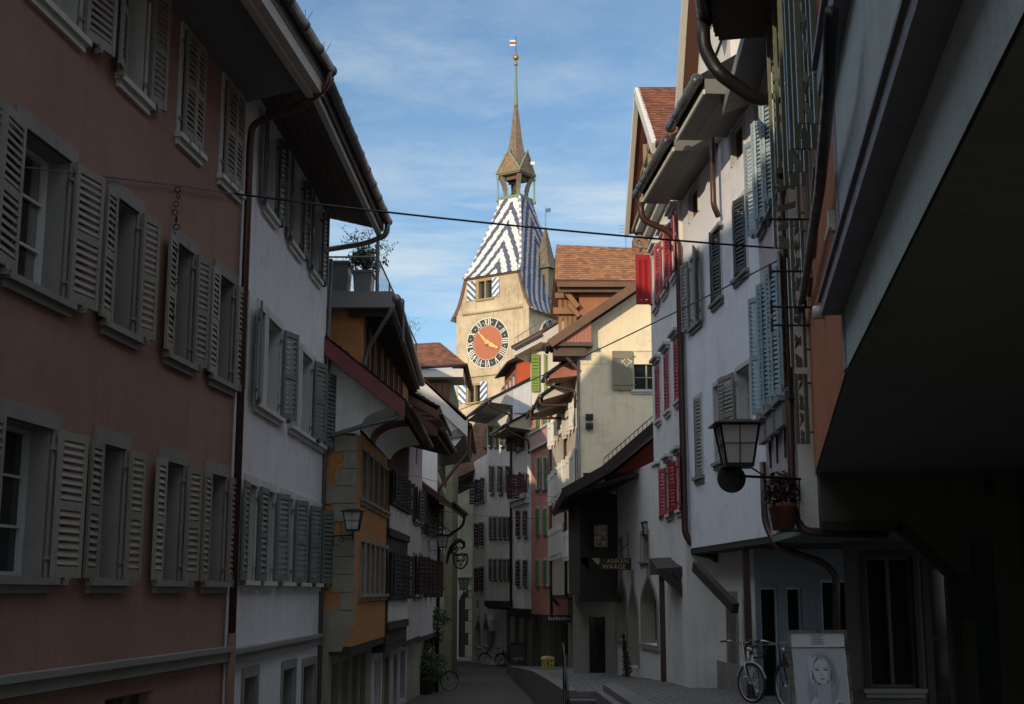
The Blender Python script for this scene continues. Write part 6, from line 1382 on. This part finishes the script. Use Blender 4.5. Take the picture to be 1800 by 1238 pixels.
q0, q1 = PF.fr.w(PF.L, .75, zat(646, Yp+4)), PF.fr.w(-.3, .75, zat(640, Yp))
zt5 = zat(630, Yp); mb.hexa([PF.fr.w(-.3, .5, zt5-.35), PF.fr.w(PF.L, .5, zt5-.35), PF.fr.w(PF.L, -1, zt5+.1), PF.fr.w(-.3, -1, zt5+.1), PF.fr.w(-.3, .5, zt5-.2), PF.fr.w(PF.L, .5, zt5-.2), PF.fr.w(PF.L, -3, zt5+1.7), PF.fr.w(-.3, -3, zt5+1.7)]); mb.build('penthouse_roof', tile, p)
mb = MB(); mb.tube([PF.fr.w(-.35, .56, zt5-.3), PF.fr.w(PF.L, .56, zt5-.3)], .06, 6); mb.build('penthouse_gutter', brownmetal, p)
# far white house with yellow-lined arches
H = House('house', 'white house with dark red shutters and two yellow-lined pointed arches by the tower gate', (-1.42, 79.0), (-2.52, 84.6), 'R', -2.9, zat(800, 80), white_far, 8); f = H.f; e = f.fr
for r_ in ((838, 842, 922, 962), (847, 851, 920, 960), (838, 842, 1000, 1040), (847, 851, 998, 1040)): H.win(r_, sh=sh_dred, aL=R(30), aR=None, lw=.7, fm=frame_white, pitch=.16, nz=2, sur=trim_light, surw=.08)
for r_ in ((838, 843, 845, 885), (847, 852, 842, 882)): H.win(r_, sh=sh_black, aL=R(30), aR=R(30), lw=.6, fm=frame_dark, pitch=.16, sur=None)
for r_ in ((837, 845.5, 1090, 1138), (850, 859, 1088, 1136)):
    h = f.rect(*r_); H.holes.append(h); pointed(H.root, e, h, wm=white_far, nm_=darkroom)
    mb = MB(); mb.tube([e.w(h[0]+.15, -.05, h[2]+.1), e.w(h[0]+.12, -.05, h[2]+1.0), e.w(h[0]+.3, -.05, h[2]+1.7)], .045, 5); mb.build('yellow_lining', flatmat('yellow_neon_tape', (.65, .40, .05), .5), H.root)
H.walls(rev=.36)
mb = MB(); q = f.un(840, 1062); mb.box(e, q[0]-.25, q[0]+.25, 0, .03, q[1]-.22, q[1]+.22); mb.build('wall_plaque', stone_trim, H.root)
# --- brown tiled house with timber loggia behind the cream gable
Yb = 58.0; t = thing('house', (5, Yb+3, 0), 'house with broad orange-brown tiled roof and timber brackets rising behind the cream gable', 'house')
a_, b_, c_, d_ = atY(975, 492, Yb), atY(1160, 494, Yb), atY(1160, 438, Yb+3.5), atY(978, 430, Yb+3.5)
roofplane(t, a_, b_, c_, d_, base=(.34, .15, .06), tw=.26, th=.24, var=.3)
roofplane(t, V((a_.x, Yb+7.5, a_.z)), V((b_.x, Yb+7.5, a_.z)), c_, d_, base=(.34, .15, .06), tw=.5, th=.5)
mb = MB(); mb.box(WF, a_.x+.1, b_.x, Yb+.02, Yb+.12, a_.z-.32, a_.z-.08); mb.box(WF, a_.x+.15, b_.x, Yb+.3, Yb+.45, a_.z-.5, a_.z-.25); mb.box(WF, a_.x+.05, b_.x, Yb+.1, Yb+3, a_.z-.12, a_.z-.06); mb.build('eave_board', timber_mid, t)
mb = MB(); xw = atY(1018, 520, Yb+.8).x; mb.box(WF, xw, b_.x, Yb+.8, Yb+7, 4, a_.z-.3); mb.build('wall', wood('orange_shingle', (.36, .15, .065)), t)
mb = MB(); x0 = atY(984, 540, Yb+.8).x
for px in (985, 994, 1002, 1010): q = atY(px, 560, Yb+1.2); mb.box(WF, q.x-.09, q.x+.09, Yb+1.1, Yb+1.28, 8, a_.z-.4)
mb.box(WF, x0-.2, xw, Yb+.95, Yb+1.3, zat(512, Yb)-.1, zat(506, Yb)); mb.box(WF, x0-.3, xw, Yb+.9, Yb+1.1, zat(537, Yb)-.2, zat(533, Yb))
mb.beam(atY(984, 500, Yb+.6), atY(1016, 540, Yb+.6), .16, .22); mb.beam(atY(1000, 535, Yb+.7), atY(1018, 556, Yb+.7), .16, .2); mb.build('loggia_timber', wood('ochre_timber', (.30, .15, .07)), t)
mb = MB(); a2, b2 = atY(984, 555, Yb+.9), atY(1018, 512, Yb+.9); mb.box(WF, b2.x-.4, b2.x-.02, Yb+1.4, Yb+2.5, a2.z-3, b2.z); mb.build('loggia_back', timber, t)
mb = MB(); q0, q1 = atY(1113, 440, Yb+3.2), atY(1138, 420, Yb+3.2); mb.box(WF, q0.x, q1.x, Yb+3, Yb+3.8, q0.z-1, q1.z)
mb.build('chimney', cobble('chimney_brick', (.30, .17, .09), (.22, .12, .07), 6), t)
mb = MB(); q = atY(1100, 418, Yb+3.2); mb.tube([q+V((0, 0, -.8)), q+V((0, 0, .8))], .015, 4)
for k_ in range(4): mb.tube([q+V((-.3, 0, .1+.16*k_)), q+V((.3, 0, .16+.16*k_))], .01, 4)
mb.build('aerial', iron, t)
# ================================================================== more of the left row, closing the street towards the tower
H = House('house', 'plain plaster house further down the left row, mostly hidden behind the pale house', (-4.3, 68.5), (-5.0, 90.0), 'L', -3, 12.5, cream, 9); H.walls(); H.eave(12.5, .25, 12.4, 40, gut=False)
H = House('house', 'tall plaster house set back out of the street behind the left row of houses', (-13.5, 22.0), (-13.0, 66.0), 'L', -3, 12.0, cream, 9); H.walls(); H.eave(12, .4, 11.8, 38, gut=False)
# ================================================================== street lanterns
def lantern(loc, w, label, arm, group='street lanterns on iron brackets'):
    """hanging-style square lantern; arm = vector from the lantern foot to the wall fixing"""
    t = thing('street_lantern', loc, label, 'lamp', group); f0 = Fr(loc); h = w*.82; a, b = w*.40, w*.27
    def ringq(r, z): return [f0.w(-r, -r, z), f0.w(r, -r, z), f0.w(r, r, z), f0.w(-r, r, z)]
    mb = MB(); mb.hexa(ringq(a-.012, 0+.02*w)+ringq(a-.012, h)) if False else mb.hexa(ringq(b-.012, .02*w)+ringq(a-.012, h)); mb.build('glass_body', lamp_glass, t)
    mb = MB()
    for i in range(4):
        p, q = ringq(b, 0)[i], ringq(a, h)[i]; mb.beam(p, q, w*.035, w*.035)
        p2, q2 = ringq(b, 0)[(i+1) % 4], ringq(a, h)[(i+1) % 4]; mb.beam(p, p2, w*.05, w*.06); mb.beam(q, q2, w*.04, w*.05)
        mb.beam(p.lerp(q, .52), p2.lerp(q2, .52), w*.018, w*.018); mb.beam(p.lerp(p2, .5), q.lerp(q2, .5), w*.018, w*.018)
    mb.build('cage', iron, t)
    mb = MB(); r0, r1, r2 = w*.52, w*.5, w*.12; mb.hexa(ringq(r0, h)+ringq(r0, h+.025*w)); mb.hexa(ringq(r1, h+.026*w)+ringq(w*.2, h+.12*w)); mb.build('lid', iron, t)
    mb = MB(); mb.hexa(ringq(b*1.05, -.05*w)+ringq(b*1.05, -.005)); mb.tube([f0.w(0, 0, -.06*w), f0.w(0, 0, -.42*w)], w*.03, 8); mb.build('foot', iron, t)
    A = V(arm); mb = MB(); z = -.22*w; p = f0.w(0, 0, z); mb.tube([p-A.normalized()*.08*w, p+A], w*.028, 8)
    n = A.normalized(); cur = []
    for i in range(22):
        t_ = i/21*1.7*pi; r_ = w*.20*(1-i/30); cur.append(p+A*.55+n*r_*cos(t_)+V((0, 0, -w*.22+r_*sin(t_))))
    mb.tube(cur, w*.014, 5); mb.tube([p+A*.98, p+A*.98+V((0, 0, -.45*w)), p+A*.7+V((0, 0, -.38*w))], w*.016, 5); mb.build('bracket', iron, t); return t
q = atY(1297, 818, 18.9); lantern(tuple(q), .70, 'biggest square lantern, on an iron arm before the bluish-white house at right', (1.02, .55, 0))
q = atY(620, 932, 26.2); lantern(tuple(q), .44, 'square lantern on the quoined corner of the ochre house', (-.45, .5, 0))
q = atY(778, 962, 45.5); lantern(tuple(q), .46, 'lantern on a straight arm at the far left row beside the wrought-iron guild sign', (-.55, 0, 0))
q = atY(1139, 940, 35.0); lantern(tuple(q), .38, 'small lantern fixed to the white wall beneath the red shutters', (.3, .3, 0))
q = atY(815, 1036, 90); lantern(tuple(q), .85, 'tiny lantern in front of the tower gate', (1.0, 5, 0))
t = thing('round_sign', tuple(atY(1285, 841, 19.2)), 'small dark round sign hanging under the lantern arm', 'sign'); mb = MB(); q = atY(1285, 842, 19.2); mb.lathe(Fr(q, (1, 0, 0), (0, 0, 1), (0, -1, 0)), [(.205, 0), (.205, .03)], 26); mb.build('disc', paint('dark_sign_enamel', (.05, .05, .05), .5), t)
mb = MB(); mb.lathe(Fr(q, (1, 0, 0), (0, 0, 1), (0, -1, 0)), [(.19, .031), (.21, .04), (.17, .041)], 26); mb.build('rim', iron, t)
mb = MB(); mb.tube([q+V((0, 0, .2)), q+V((.1, .0, .3)), atY(1345, 838, 19.2)], .014, 5); mb.build('hanger', iron, t)
# ------------------------------------------------------------------ wrought-iron guild sign
gs = thing('guild_sign', tuple(atY(800, 1000, 57)), 'scrolled wrought-iron guild sign with a shield hanging at the end of the left row', 'sign'); P = lambda x, y: atY(x, y, 57)
mb = MB()
big = [P(785, 992), P(788, 975), P(793, 962), P(801, 953), P(809, 950), P(815, 954), P(816, 961), P(811, 965), P(807, 961)]
mb.tube(big, [.04, .07, .09, .10, .10, .09, .07, .05, .03], 6); mb.tube([P(792, 972), P(798, 965), P(804, 962), P(806, 967), P(801, 969)], [.03, .05, .05, .03, .02], 6); mb.tube([P(786, 980), P(791, 973), P(798, 972), P(806, 975), P(814, 973), P(822, 975)], .035, 6); mb.tube([P(782, 925), P(808, 950)], .02, 5); mb.tube([P(782, 938), P(806, 952)], .015, 5); mb.build('scroll_bracket', iron, gs)
mb = MB(); sh_ = [(797, 975), (797, 985), (799, 993), (804, 998), (809, 1000), (815, 998), (820, 992), (822, 984), (821, 975), (815, 978), (809, 975), (803, 978)]
for a, b in zip(sh_, sh_[1:]+sh_[:1]): mb.tube([P(*a), P(*b)], .04, 5)
for c_, r_ in (((804, 983), 2.5), ((815, 983), 2.5), ((809, 992), 2.5)):
    mb.tube([P(c_[0]+r_*cos(k*pi/5), c_[1]+r_*sin(k*pi/5)) for k in range(11)], .025, 5)
mb.tube([P(803, 988), P(809, 985), P(815, 988)], .03, 5); mb.build('shield', iron, gs)
# ------------------------------------------------------------------ overhead cables
def cable(pts, r, label, sag=.0, n=14):
    out = []
    for a, b in zip(pts, pts[1:]):
        for i in range(n): t_ = i/n; p = V(a).lerp(V(b), t_); p.z -= sag*4*t_*(1-t_); out.append(p)
    out.append(V(pts[-1])); mb = MB(); mb.tube(out, r, 5); return tag(mb.build('overhead_cable', iron), label, 'cable')
L1 = Fac((-7.05, -12), (-4.036, 18.8), 'L')
a, b, c = L1.pt(0, 289, .06), L1.pt(312, 326, .06), L1.pt(412, 341, .08)
cable([a, b, c], .010, 'thin cable running along the pink house wall below its upper windows')
cable([c, atY(1372, 437, 19.7)], .016, 'dark cable strung across the street from the pink house to the rust-red house', sag=.06)
cable([atY(1372, 456, 19.8), atY(805, 722, 44), ], .014, 'dark cable crossing in front of the cream gable down to the left row', sag=.12)
cable([atY(575, 816, 26.6), atY(735, 838, 38)], .007, 'thin wire across the ochre house front')
cable([atY(735, 838, 38), atY(860, 851, 55), atY(1075, 880, 38.8)], .008, 'thin wire from the timbered house to the weigh house', sag=.15)
cable([atY(740, 893, 43), atY(975, 912, 55)], .008, 'lowest thin wire across the far street', sag=.1)
t = thing('hanging_chain', tuple(b), 'twisted chain hanging from the cable on the pink wall', 'chain'); mb = MB()
for i in range(14):
    z = -.10*i; g_ = Fr(b+V((.02*sin(i*1.7), .02*cos(i*2.1), z-.05)), (cos(i*1.3), sin(i*1.3), 0), (-sin(i*1.3), cos(i*1.3), 0)); mb.ring(g_, .038, .008, 8, 4)
mb.build('chain', iron, t); mb = MB(); mb.lathe(Fr(b+V((0, 0, -1.55))), [(.02, .08), (.045, 0), (.03, -.1), (.05, -.16), (.01, -.24)], 8); mb.build('weight', iron, t)
b2 = atY(733, 745, 37); t = thing('hanging_chain', tuple(b2), 'light chain hanging from the gutter corner of the coved roof', 'chain'); mb = MB()
for i in range(26):
    g_ = Fr(b2+V((0, 0, -.045*i)), (cos(i*1.5), sin(i*1.5), 0), (-sin(i*1.5), cos(i*1.5), 0)); mb.ring(g_, .026, .008, 6, 4)
mb.build('chain', silver, t)
# ------------------------------------------------------------------ poster stand
PX, PY = atY(1450, 1238, 15.6).x, 15.6; ps = thing('poster_stand', (PX, PY, walkz(PY)), 'white pavement board with a black and white portrait of a long-haired blonde woman', 'poster stand')
yaw = R(6); w = .70; H0 = 1.215
bf = Fr(V((PX, PY, walkz(PY))), (cos(yaw), sin(yaw), 0), (-sin(yaw), cos(yaw), .0), (0, .10, 1)); bf.ez = V((-.03, .10, .995))
pw = paint('poster_frame_white', (.80, .80, .80), .5, .15)
mb = MB(); mb.box(bf, -w/2, w/2, .0, .03, 0.03, H0); mb.build('panel', pw, ps)
mb = MB(); mb.box(bf, -w/2-.012, -w/2+.028, -.014, .032, 0, H0+.01); mb.box(bf, w/2-.028, w/2+.012, -.014, .032, 0, H0+.01); mb.box(bf, -w/2+.03, w/2-.03, -.012, -.0005, H0-.03, H0+.01); mb.box(bf, -w/2+.03, w/2-.03, -.012, -.0005, H0-.20, H0-.185); mb.build('frame', silver, ps)
mb = MB(); b2_ = bf.sub(0, .45, 0); mb.beam(bf.w(-.3, .03, H0-.1), V(tuple(bf.w(-.3, .5, 0))), .03, .03); mb.beam(bf.w(.3, .03, H0-.1), V(tuple(bf.w(.3, .5, 0))), .03, .03); mb.build('rear_leg', silver, ps)
G_ = lambda v, t_=(.92, 1.0, 1.08): flatmat('print_grey_%d' % int(v*1000), (v*t_[0], v*t_[1], v*t_[2]), .6)
g1, g2, g3_, g4, g5, g6, g7 = G_(.60), G_(.74), G_(.34), G_(.80), G_(.13), G_(.04), G_(.46)
lay = [0]
pb = MB()
def P2(pts, mi, face=None):
    lay[0] += 1; o = -.001-.0004*lay[0]; face = lay[0] > FACE[0] if face is None else face
    fy = lambda y: .5+(y-.31)*.70 if y > .31 else y*1.6
    pb.poly([bf.w((.52+(x-.52)*(1.28 if face else 1.0))*.62-.31, o, fy(y)*.80+.21) for x, y in pts], mi)
FACE = [999]
def ell(cx, cy, rx, ry, rot=0, n=22, a0=0, a1=2*pi): return [(cx+rx*cos(a0+(a1-a0)*i/n)*cos(rot)-ry*sin(a0+(a1-a0)*i/n)*sin(rot), cy+rx*cos(a0+(a1-a0)*i/n)*sin(rot)+ry*sin(a0+(a1-a0)*i/n)*cos(rot)) for i in range(n)]
P2([(0, 0), (1, 0), (1, 1.0), (0, 1.0)], 0)
# shoulders and chest
P2([(.12, 0), (.2, .12), (.36, .22), (.62, .22), (.84, .16), (.98, .06), (1, 0)], 1); P2([(.78, 0), (.80, .15), (.9, .13), (1, .05), (1, 0)], 4)
# hair mass
P2([(.24, .12), (.22, .28), (.27, .42), (.24, .55), (.27, .72), (.36, .88), (.50, .955), (.64, .93), (.76, .80), (.80, .62), (.84, .46), (.86, .32), (.80, .2), (.70, .12), (.62, .18), (.36, .20)], 6)
for k_ in range(26):
    x0 = .26+.5*RN.random(); y0 = .16+.3*RN.random(); side = -1 if x0 < .5 else 1; xt = .5+side*(.06+.18*abs(x0-.5)/.25*RN.uniform(.8, 1.1)); w_ = .008
    pts = [(x0, y0), (x0+side*.03, y0+.18), (x0*.6+xt*.4+side*.03, .66), (xt, .86)]
    c_ = RN.choice([1, 3, 2, 0, 3]); P2([(p[0]-w_, p[1]) for p in pts]+[(p[0]+w_*.8, p[1]) for p in pts[::-1]], c_)
FACE[0] = lay[0]
P2([(.43, .12), (.43, .36), (.62, .36), (.64, .10), (.54, .04)], 0); P2([(.46, .30), (.60, .33), (.62, .38), (.44, .38)], 4)
P2([(.385, .62), (.385, .50), (.42, .40), (.475, .325), (.525, .31), (.575, .33), (.63, .41), (.655, .52), (.65, .64), (.61, .76), (.52, .82), (.43, .76)], 3)
P2([(.60, .74), (.655, .63), (.655, .50), (.62, .40), (.575, .34), (.60, .45), (.615, .58)], 0)
for cx in (.455, .585): P2(ell(cx, .595, .036, .016), 4); P2(ell(cx, .597, .014, .013, n=10), 5); P2([(cx-.05, .633), (cx, .655), (cx+.05, .640), (cx+.045, .628), (cx, .640), (cx-.045, .62)], 2)
P2([(.505, .60), (.495, .49), (.515, .475), (.545, .48), (.54, .49), (.517, .492)], 0); P2(ell(.51, .482, .008, .005, n=8), 4); P2(ell(.54, .484, .008, .005, n=8), 4)
P2([(.475, .415), (.505, .432), (.522, .427), (.54, .433), (.575, .415), (.53, .408)], 2); P2([(.482, .412), (.525, .389), (.568, .412), (.525, .407)], 2); P2([(.475, .413), (.575, .414), (.53, .409)], 4)
P2([(.50, .36), (.55, .36), (.525, .352)], 0)
P2([(.50, .88), (.42, .78), (.375, .62), (.37, .42), (.36, .3), (.33, .45), (.34, .66), (.40, .85)], 1); P2([(.53, .90), (.61, .78), (.655, .62), (.67, .42), (.70, .28), (.72, .46), (.71, .68), (.63, .86)], 2); P2([(.655, .62), (.665, .42), (.64, .35), (.65, .5)], 4); P2([(.375, .62), (.37, .42), (.41, .36), (.39, .5)], 4)
P2([(.50, .90), (.46, .80), (.40, .70), (.44, .82)], 4)
o = pb.build('portrait_print', [g1, g2, g3_, g4, g5, g6, g7], ps)
mb = MB()
for i in range(7): wd_ = .17*(1-.35*((i*37) % 5)/5); mb.box(bf, -wd_/2-.0, wd_/2, -.0022, -.0006, H0-.055-i*.017, H0-.050-i*.017)
mb.build('small_print', black, ps)
# ------------------------------------------------------------------ bicycles
def bicycle(loc, yaw, steer, label, fm, basket=False, rw=.345, group='bicycles parked along the street'):
    t = thing('bicycle', loc, label, 'bicycle', group); t.rotation_euler = (0, 0, yaw)
    f = Fr(V((0, 0, 0)))
    def part(mb, name, mat, parent=None, smooth=True):
        o = mb.build(name, mat, None, smooth, loc=(0, 0, 0)); o.parent = parent or t; return o
    RA, FA = -.53, .53; st_ax = Fr(V((FA-.06, 0, 0)))
    sf = Fr(V((FA-.09, 0, 0)), (cos(steer), sin(steer), 0), (-sin(steer), cos(steer), 0))
    def wheel(fr, cx):
        g = fr.sub(cx, 0, rw); mb = MB(); mb.ring(g, rw-.02, .023, 36, 7); o = part(mb, 'wheel', rubber)
        mb = MB(); mb.ring(g, rw-.042, .010, 36, 5); part(mb, 'rim', silver, o)
        mb = MB()
        for i in range(20): a = 2*pi*i/20; mb.tube([g.w(.015*cos(a+1.3), .02*(-1)**i, .015*sin(a+1.3)), g.w((rw-.045)*cos(a), 0, (rw-.045)*sin(a))], .0016, 4, caps=False)
        mb.tube([g.w(0, -.045, 0), g.w(0, .045, 0)], .018, 8); part(mb, 'spokes', silver, o)
        mb = MB(); pts = [g.w((rw+.02)*cos(a), 0, (rw+.02)*sin(a)) for a in [R(15)+i*R(150)/16 for i in range(17)]]
        for p_, q_ in zip(pts, pts[1:]): mb.beam(p_, q_, .05, .006, up=(0, 1, 0)) if False else mb.tube([p_, q_], .018, 5)
        part(mb, 'mudguard', fm)
    wheel(f, RA); wheel(sf, .09)
    mb = MB(); bb = (-.06, 0, .29); sa = (-.24, 0, .80); hd0, hd1 = (.36, 0, .68), (.32, 0, .92)
    mb.tube([bb, (-.20, 0, .66), sa], .017); mb.tube([bb, hd0], .018); mb.tube([(-.19, 0, .60), (.33, 0, .86)], .015)
    for s_ in (-1, 1): mb.tube([(RA, s_*.05, rw), (-.17, s_*.02, .57)], .009, 6); mb.tube([(RA, s_*.05, rw), (-.06, s_*.03, .29)], .011, 6)
    mb.tube([hd0, hd1], .022); part(mb, 'frame', fm)
    mb = MB()
    for s_ in (-1, 1): mb.tube([sf.w(.09, s_*.055, rw), sf.w(-.03, s_*.05, .60), sf.w(-.05, s_*.01, .70)], .011, 6)
    mb.tube([sf.w(-.05, 0, .70), sf.w(-.12, 0, 1.02)], .013); part(mb, 'fork', fm)
    mb = MB(); mb.tube([sf.w(-.30, -.31, 1.06), sf.w(-.16, -.27, 1.08), sf.w(-.10, -.1, 1.04), sf.w(-.10, .1, 1.04), sf.w(-.16, .27, 1.08), sf.w(-.30, .31, 1.06)], .012, 8); part(mb, 'handlebar', silver)
    for s_ in (-1, 1): mb = MB(); mb.tube([sf.w(-.33, s_*.318, 1.055), sf.w(-.2, s_*.285, 1.075)], .018, 8); part(mb, 'grip', leather if basket else rubber)
    mb = MB(); mb.tube([(-.24, 0, .80), (-.25, 0, .92)], .012); mb.hexa([(-.40, -.09, .93), (-.12, -.02, .93), (-.12, .02, .93), (-.40, .09, .93), (-.40, -.10, .97), (-.10, -.025, .96), (-.10, .025, .96), (-.40, .10, .97)]); part(mb, 'saddle', leather, smooth=False)
    mb = MB(); mb.ring(Fr(V((-.06, .045, .29))), .085, .006, 20, 5)
    for s_ in (-1, 1): mb.tube([(-.06, s_*.05, .29), (-.06+s_*.10, s_*.07, .29-s_*.12)], .009, 6); mb.box(Fr(V((-.06+s_*.10, s_*.12, .29-s_*.12))), -.045, .045, -.045, .045, -.012, .012)
    part(mb, 'crankset', silver)
    mb = MB(); mb.tube([sf.w(.02, 0, .93), sf.w(.08, 0, .93)], [.035, .045], 10); part(mb, 'headlight', silver)
    mb = MB()
    for s_ in (-1, 1): mb.tube([(-.72, s_*.06, .73), (-.30, s_*.06, .73)], .007, 5); mb.tube([(-.66, s_*.06, .73), (RA, s_*.05, rw)], .006, 5)
    for i in range(4): mb.tube([(-.7+i*.12, -.06, .73), (-.7+i*.12, .06, .73)], .005, 5)
    part(mb, 'luggage_rack', iron)
    mb = MB(); mb.tube([(-.12, .05, .28), (-.2, .22, .02)], .01, 6); part(mb, 'kickstand', silver)
    if basket:
        mb = MB(); x0, x1, z0, z1 = -.72, -.36, .745, .98
        for z in (z0, z0+.08, z0+.16, z1):
            k = .02*(z-z0)/.23*4; c_ = [(x0-k, -.15-k, z), (x1+k, -.15-k, z), (x1+k, .15+k, z), (x0-k, .15+k, z)]
            for p_, q_ in zip(c_, c_[1:]+c_[:1]): mb.tube([p_, q_], .004, 4)
        for i in range(10):
            u = i/9
            for (a_, b_) in ((((x0+(x1-x0)*u), -.15), ((x0-.08+(x1-x0+.16)*u), -.23)), (((x0+(x1-x0)*u), .15), ((x0-.08+(x1-x0+.16)*u), .23)), ((x0, -.15+.3*u), (x0-.08, -.23+.46*u)), ((x1, -.15+.3*u), (x1+.08, -.23+.46*u))): mb.tube([(a_[0], a_[1], z0), (b_[0], b_[1], z1)], .003, 4)
            mb.tube([(x0+(x1-x0)*u, -.15, z0), (x0+(x1-x0)*u, .15, z0)], .003, 4)
        part(mb, 'basket', iron, smooth=False)
    return t
# wheel nearest to the viewer is the front one, the frames recede under the overhang
bicycle((4.32, 24.3, walkz(24)), R(-108), R(52), 'white city bicycle with a rear wire basket beside the brown post', bikewhite, True)
bicycle((4.58, 22.3, walkz(22)), R(-112), R(42), 'black city bicycle between the white bicycle and the poster stand', iron, False, .36)
bicycle((2.82, 42.4, walkz(42)), R(-100), R(20), 'dark bicycle with a basket leaning in the passage under the timber bay', iron, True)
bicycle((-1.05, 77.0, roadz(77)), R(168), R(10), 'dark bicycle below the yellow-lined arches at the far end', iron, False)
bicycle((-.15, 74.6, roadz(74.6)), R(165), R(-12), 'second dark bicycle at the far end, next to the chalkboard', iron, False)
bicycle((-2.82, 49.6, roadz(49.6)), R(-12), R(20), 'dark bicycle standing in front of the big potted shrub on the left', iron, False)
# bicycle whose handlebar shows at the bottom edge near the steps
bicycle((.42, 19.0, roadz(19)), R(172), R(25), 'dark bicycle in the lower street of which only the handlebar shows', iron, False)
# ------------------------------------------------------------------ chalkboard, toy house, shrub
q = atY(910, 1150, 69.5); cb = thing('chalkboard', (q.x, q.y, walkz(69.5)), 'dark chalkboard stand outside the far shop with two pale bowls at its foot', 'sign board'); cx, cyy, cz_ = q.x, q.y, max(walkz(69.5), q.z-.9)
z0, z1 = zat(1166, 69.5), zat(1132, 69.5); x0, x1 = atY(898, 1150, 69.5).x, atY(922, 1150, 69.5).x
mb = MB(); mb.hexa([(x0, 69.2, z0), (x1, 69.2, z0), (x1, 69.25, z0), (x0, 69.25, z0), (x0, 69.5, z1), (x1, 69.5, z1), (x1, 69.55, z1), (x0, 69.55, z1)]); mb.build('board', flatmat('slate_board', (.03, .033, .035), .7), cb)
mb = MB(); mb.beam((x0-.03, 69.18, z0), (x0-.03, 69.48, z1+.05), .06, .06, up=(1, 0, 0)); mb.beam((x1+.03, 69.18, z0), (x1+.03, 69.48, z1+.05), .06, .06, up=(1, 0, 0)); mb.beam((x0, 69.48, z1+.03), (x1, 69.48, z1+.03), .06, .06); mb.beam((x0, 69.9, z0), (x0+.02, 69.6, z1), .05, .05, up=(1, 0, 0)); mb.beam((x1, 69.9, z0), (x1-.02, 69.6, z1), .05, .05, up=(1, 0, 0)); mb.build('frame', timber, cb)
for px, lab in ((907, 'left of two small pale bowls at the foot of the chalkboard'), (916, 'right of two small pale bowls at the foot of the chalkboard')):
    q = atY(px, 1164, 68.8); mb = MB(); mb.lathe(Fr(q), [(.06, 0), (.14, .12), (.15, .2), (.13, .2), (.05, .04)], 12); tag(mb.build('bowl', flatmat('pale_glaze', (.25, .24, .22), .4), smooth=True), lab, 'bowl', 'bowls by the chalkboard')
q = atY(963, 1173, 50.5); th = thing('toy_house', tuple(q), 'small yellow painted toy house standing on the kerb of the walkway', 'toy house'); s_ = .36; g_ = Fr(q, (cos(R(25)), sin(R(25)), 0), (-sin(R(25)), cos(R(25)), 0))
mb = MB()
for y_ in (-.2, .2):
    for a_, b_, c_, d_ in ((-.3, -.18, 0, .5), (-.06, .06, 0, .5), (.18, .3, 0, .5), (-.18, -.06, 0, .1), (.06, .18, .18, .3), (-.18, -.06, .34, .5), (.06, .18, .42, .5), (.06, .18, 0, .04)): mb.box(g_, a_*.62, b_*.62, y_*.8-.01, y_*.8+.01, c_*.62, d_*.62)
for x_ in (-.3, .3): mb.box(g_, x_*.62-.01, x_*.62+.01, -.15, .15, 0, .31)
mb.build('wall', yplastic, th); mb = MB(); mb.prism([g_.w(-.22, -.2, .3), g_.w(.22, -.2, .3), g_.w(.13, -.2, .40), g_.w(-.13, -.2, .40)], [g_.w(-.22, .2, .3), g_.w(.22, .2, .3), g_.w(.13, .2, .40), g_.w(-.13, .2, .40)]); mb.build('roof', flatmat('pale_yellow_board', (.55, .47, .22), .6), th)
# potted shrub at the left kerb
q = atY(752, 1203, 48); ps_ = thing('potted_shrub', (q.x, q.y, roadz(48)), 'dark leafy shrub in big tubs against the far left row', 'shrub')
rng = random.Random(3); ml, mt = MB(), MB(); base = V((q.x-.1, 48, roadz(48)))
for k in range(9):
    tp = base+V((rng.uniform(-.7, .5), rng.uniform(-1.2, 1.2), rng.uniform(1.3, 3.2))); mt.tube([base+V((0, 0, .4)), base.lerp(tp, .5)+V((rng.uniform(-.2, .2), 0, .2)), tp], [.03, .02, .008], 5); leafcloud(ml, tp, .55, 330, .075, rng, (1, 1, .8))
for k in range(5): leafcloud(ml, base+V((rng.uniform(-.5, .5), rng.uniform(-1, 1), .9)), .55, 260, .07, rng)
mt.build('stem', bark, ps_); ml.build('foliage', leafm, ps_)
for dy in (-.8, .1, .9): mb = MB(); mb.lathe(Fr(base+V((0, dy, 0))), [(.26, 0), (.34, .5), (.37, .52), (.37, .58), (.32, .58)], 14); mb.build('tub', flatmat('dark_tub', (.04, .03, .025), .8), ps_, True)
# small name board on the pink house's undercroft
q = atY(984, 1088, 58); t = thing('name_board', tuple(q), 'small dark name board with pale marks under the pink house', 'sign'); mb = MB(); mb.box(WF, q.x-.75, q.x+.55, 57.95, 58, q.z-.16, q.z+.16); mb.build('board', black, t)
mb = MB()
for k in range(9): x = q.x-.5+k*.11; mb.box(WF, x, x+.065, 57.94, 57.948, q.z-.05, q.z+(.05 if k % 3 else .09))
mb.build('marks', trim_light, t)

q = atY(1112, 1177, 36.3); rng = random.Random(11); dv = thing('dried_vine', (q.x-.15, q.y, walkz(36.3)), 'dried reddish vine heaped against the white wall between the pointed arches', 'plant'); ml = MB()
for k in range(7): leafcloud(ml, (q.x-.12-.02*k, q.y+.25-.05*k, walkz(36.3)+.12+.16*k), (.24-.032*k), 110, .045, rng, (.6, 1, .9))
ml.build('withered_leaves', flatmat('withered_red', (.07, .035, .025), .9), dv); mb = MB(); mb.tube([(q.x-.1, q.y, walkz(36.3)), (q.x-.16, q.y, walkz(36.3)+.8), (q.x-.1, q.y+.1, walkz(36.3)+1.3)], [.03, .02, .008], 5); mb.build('stem', bark, dv)
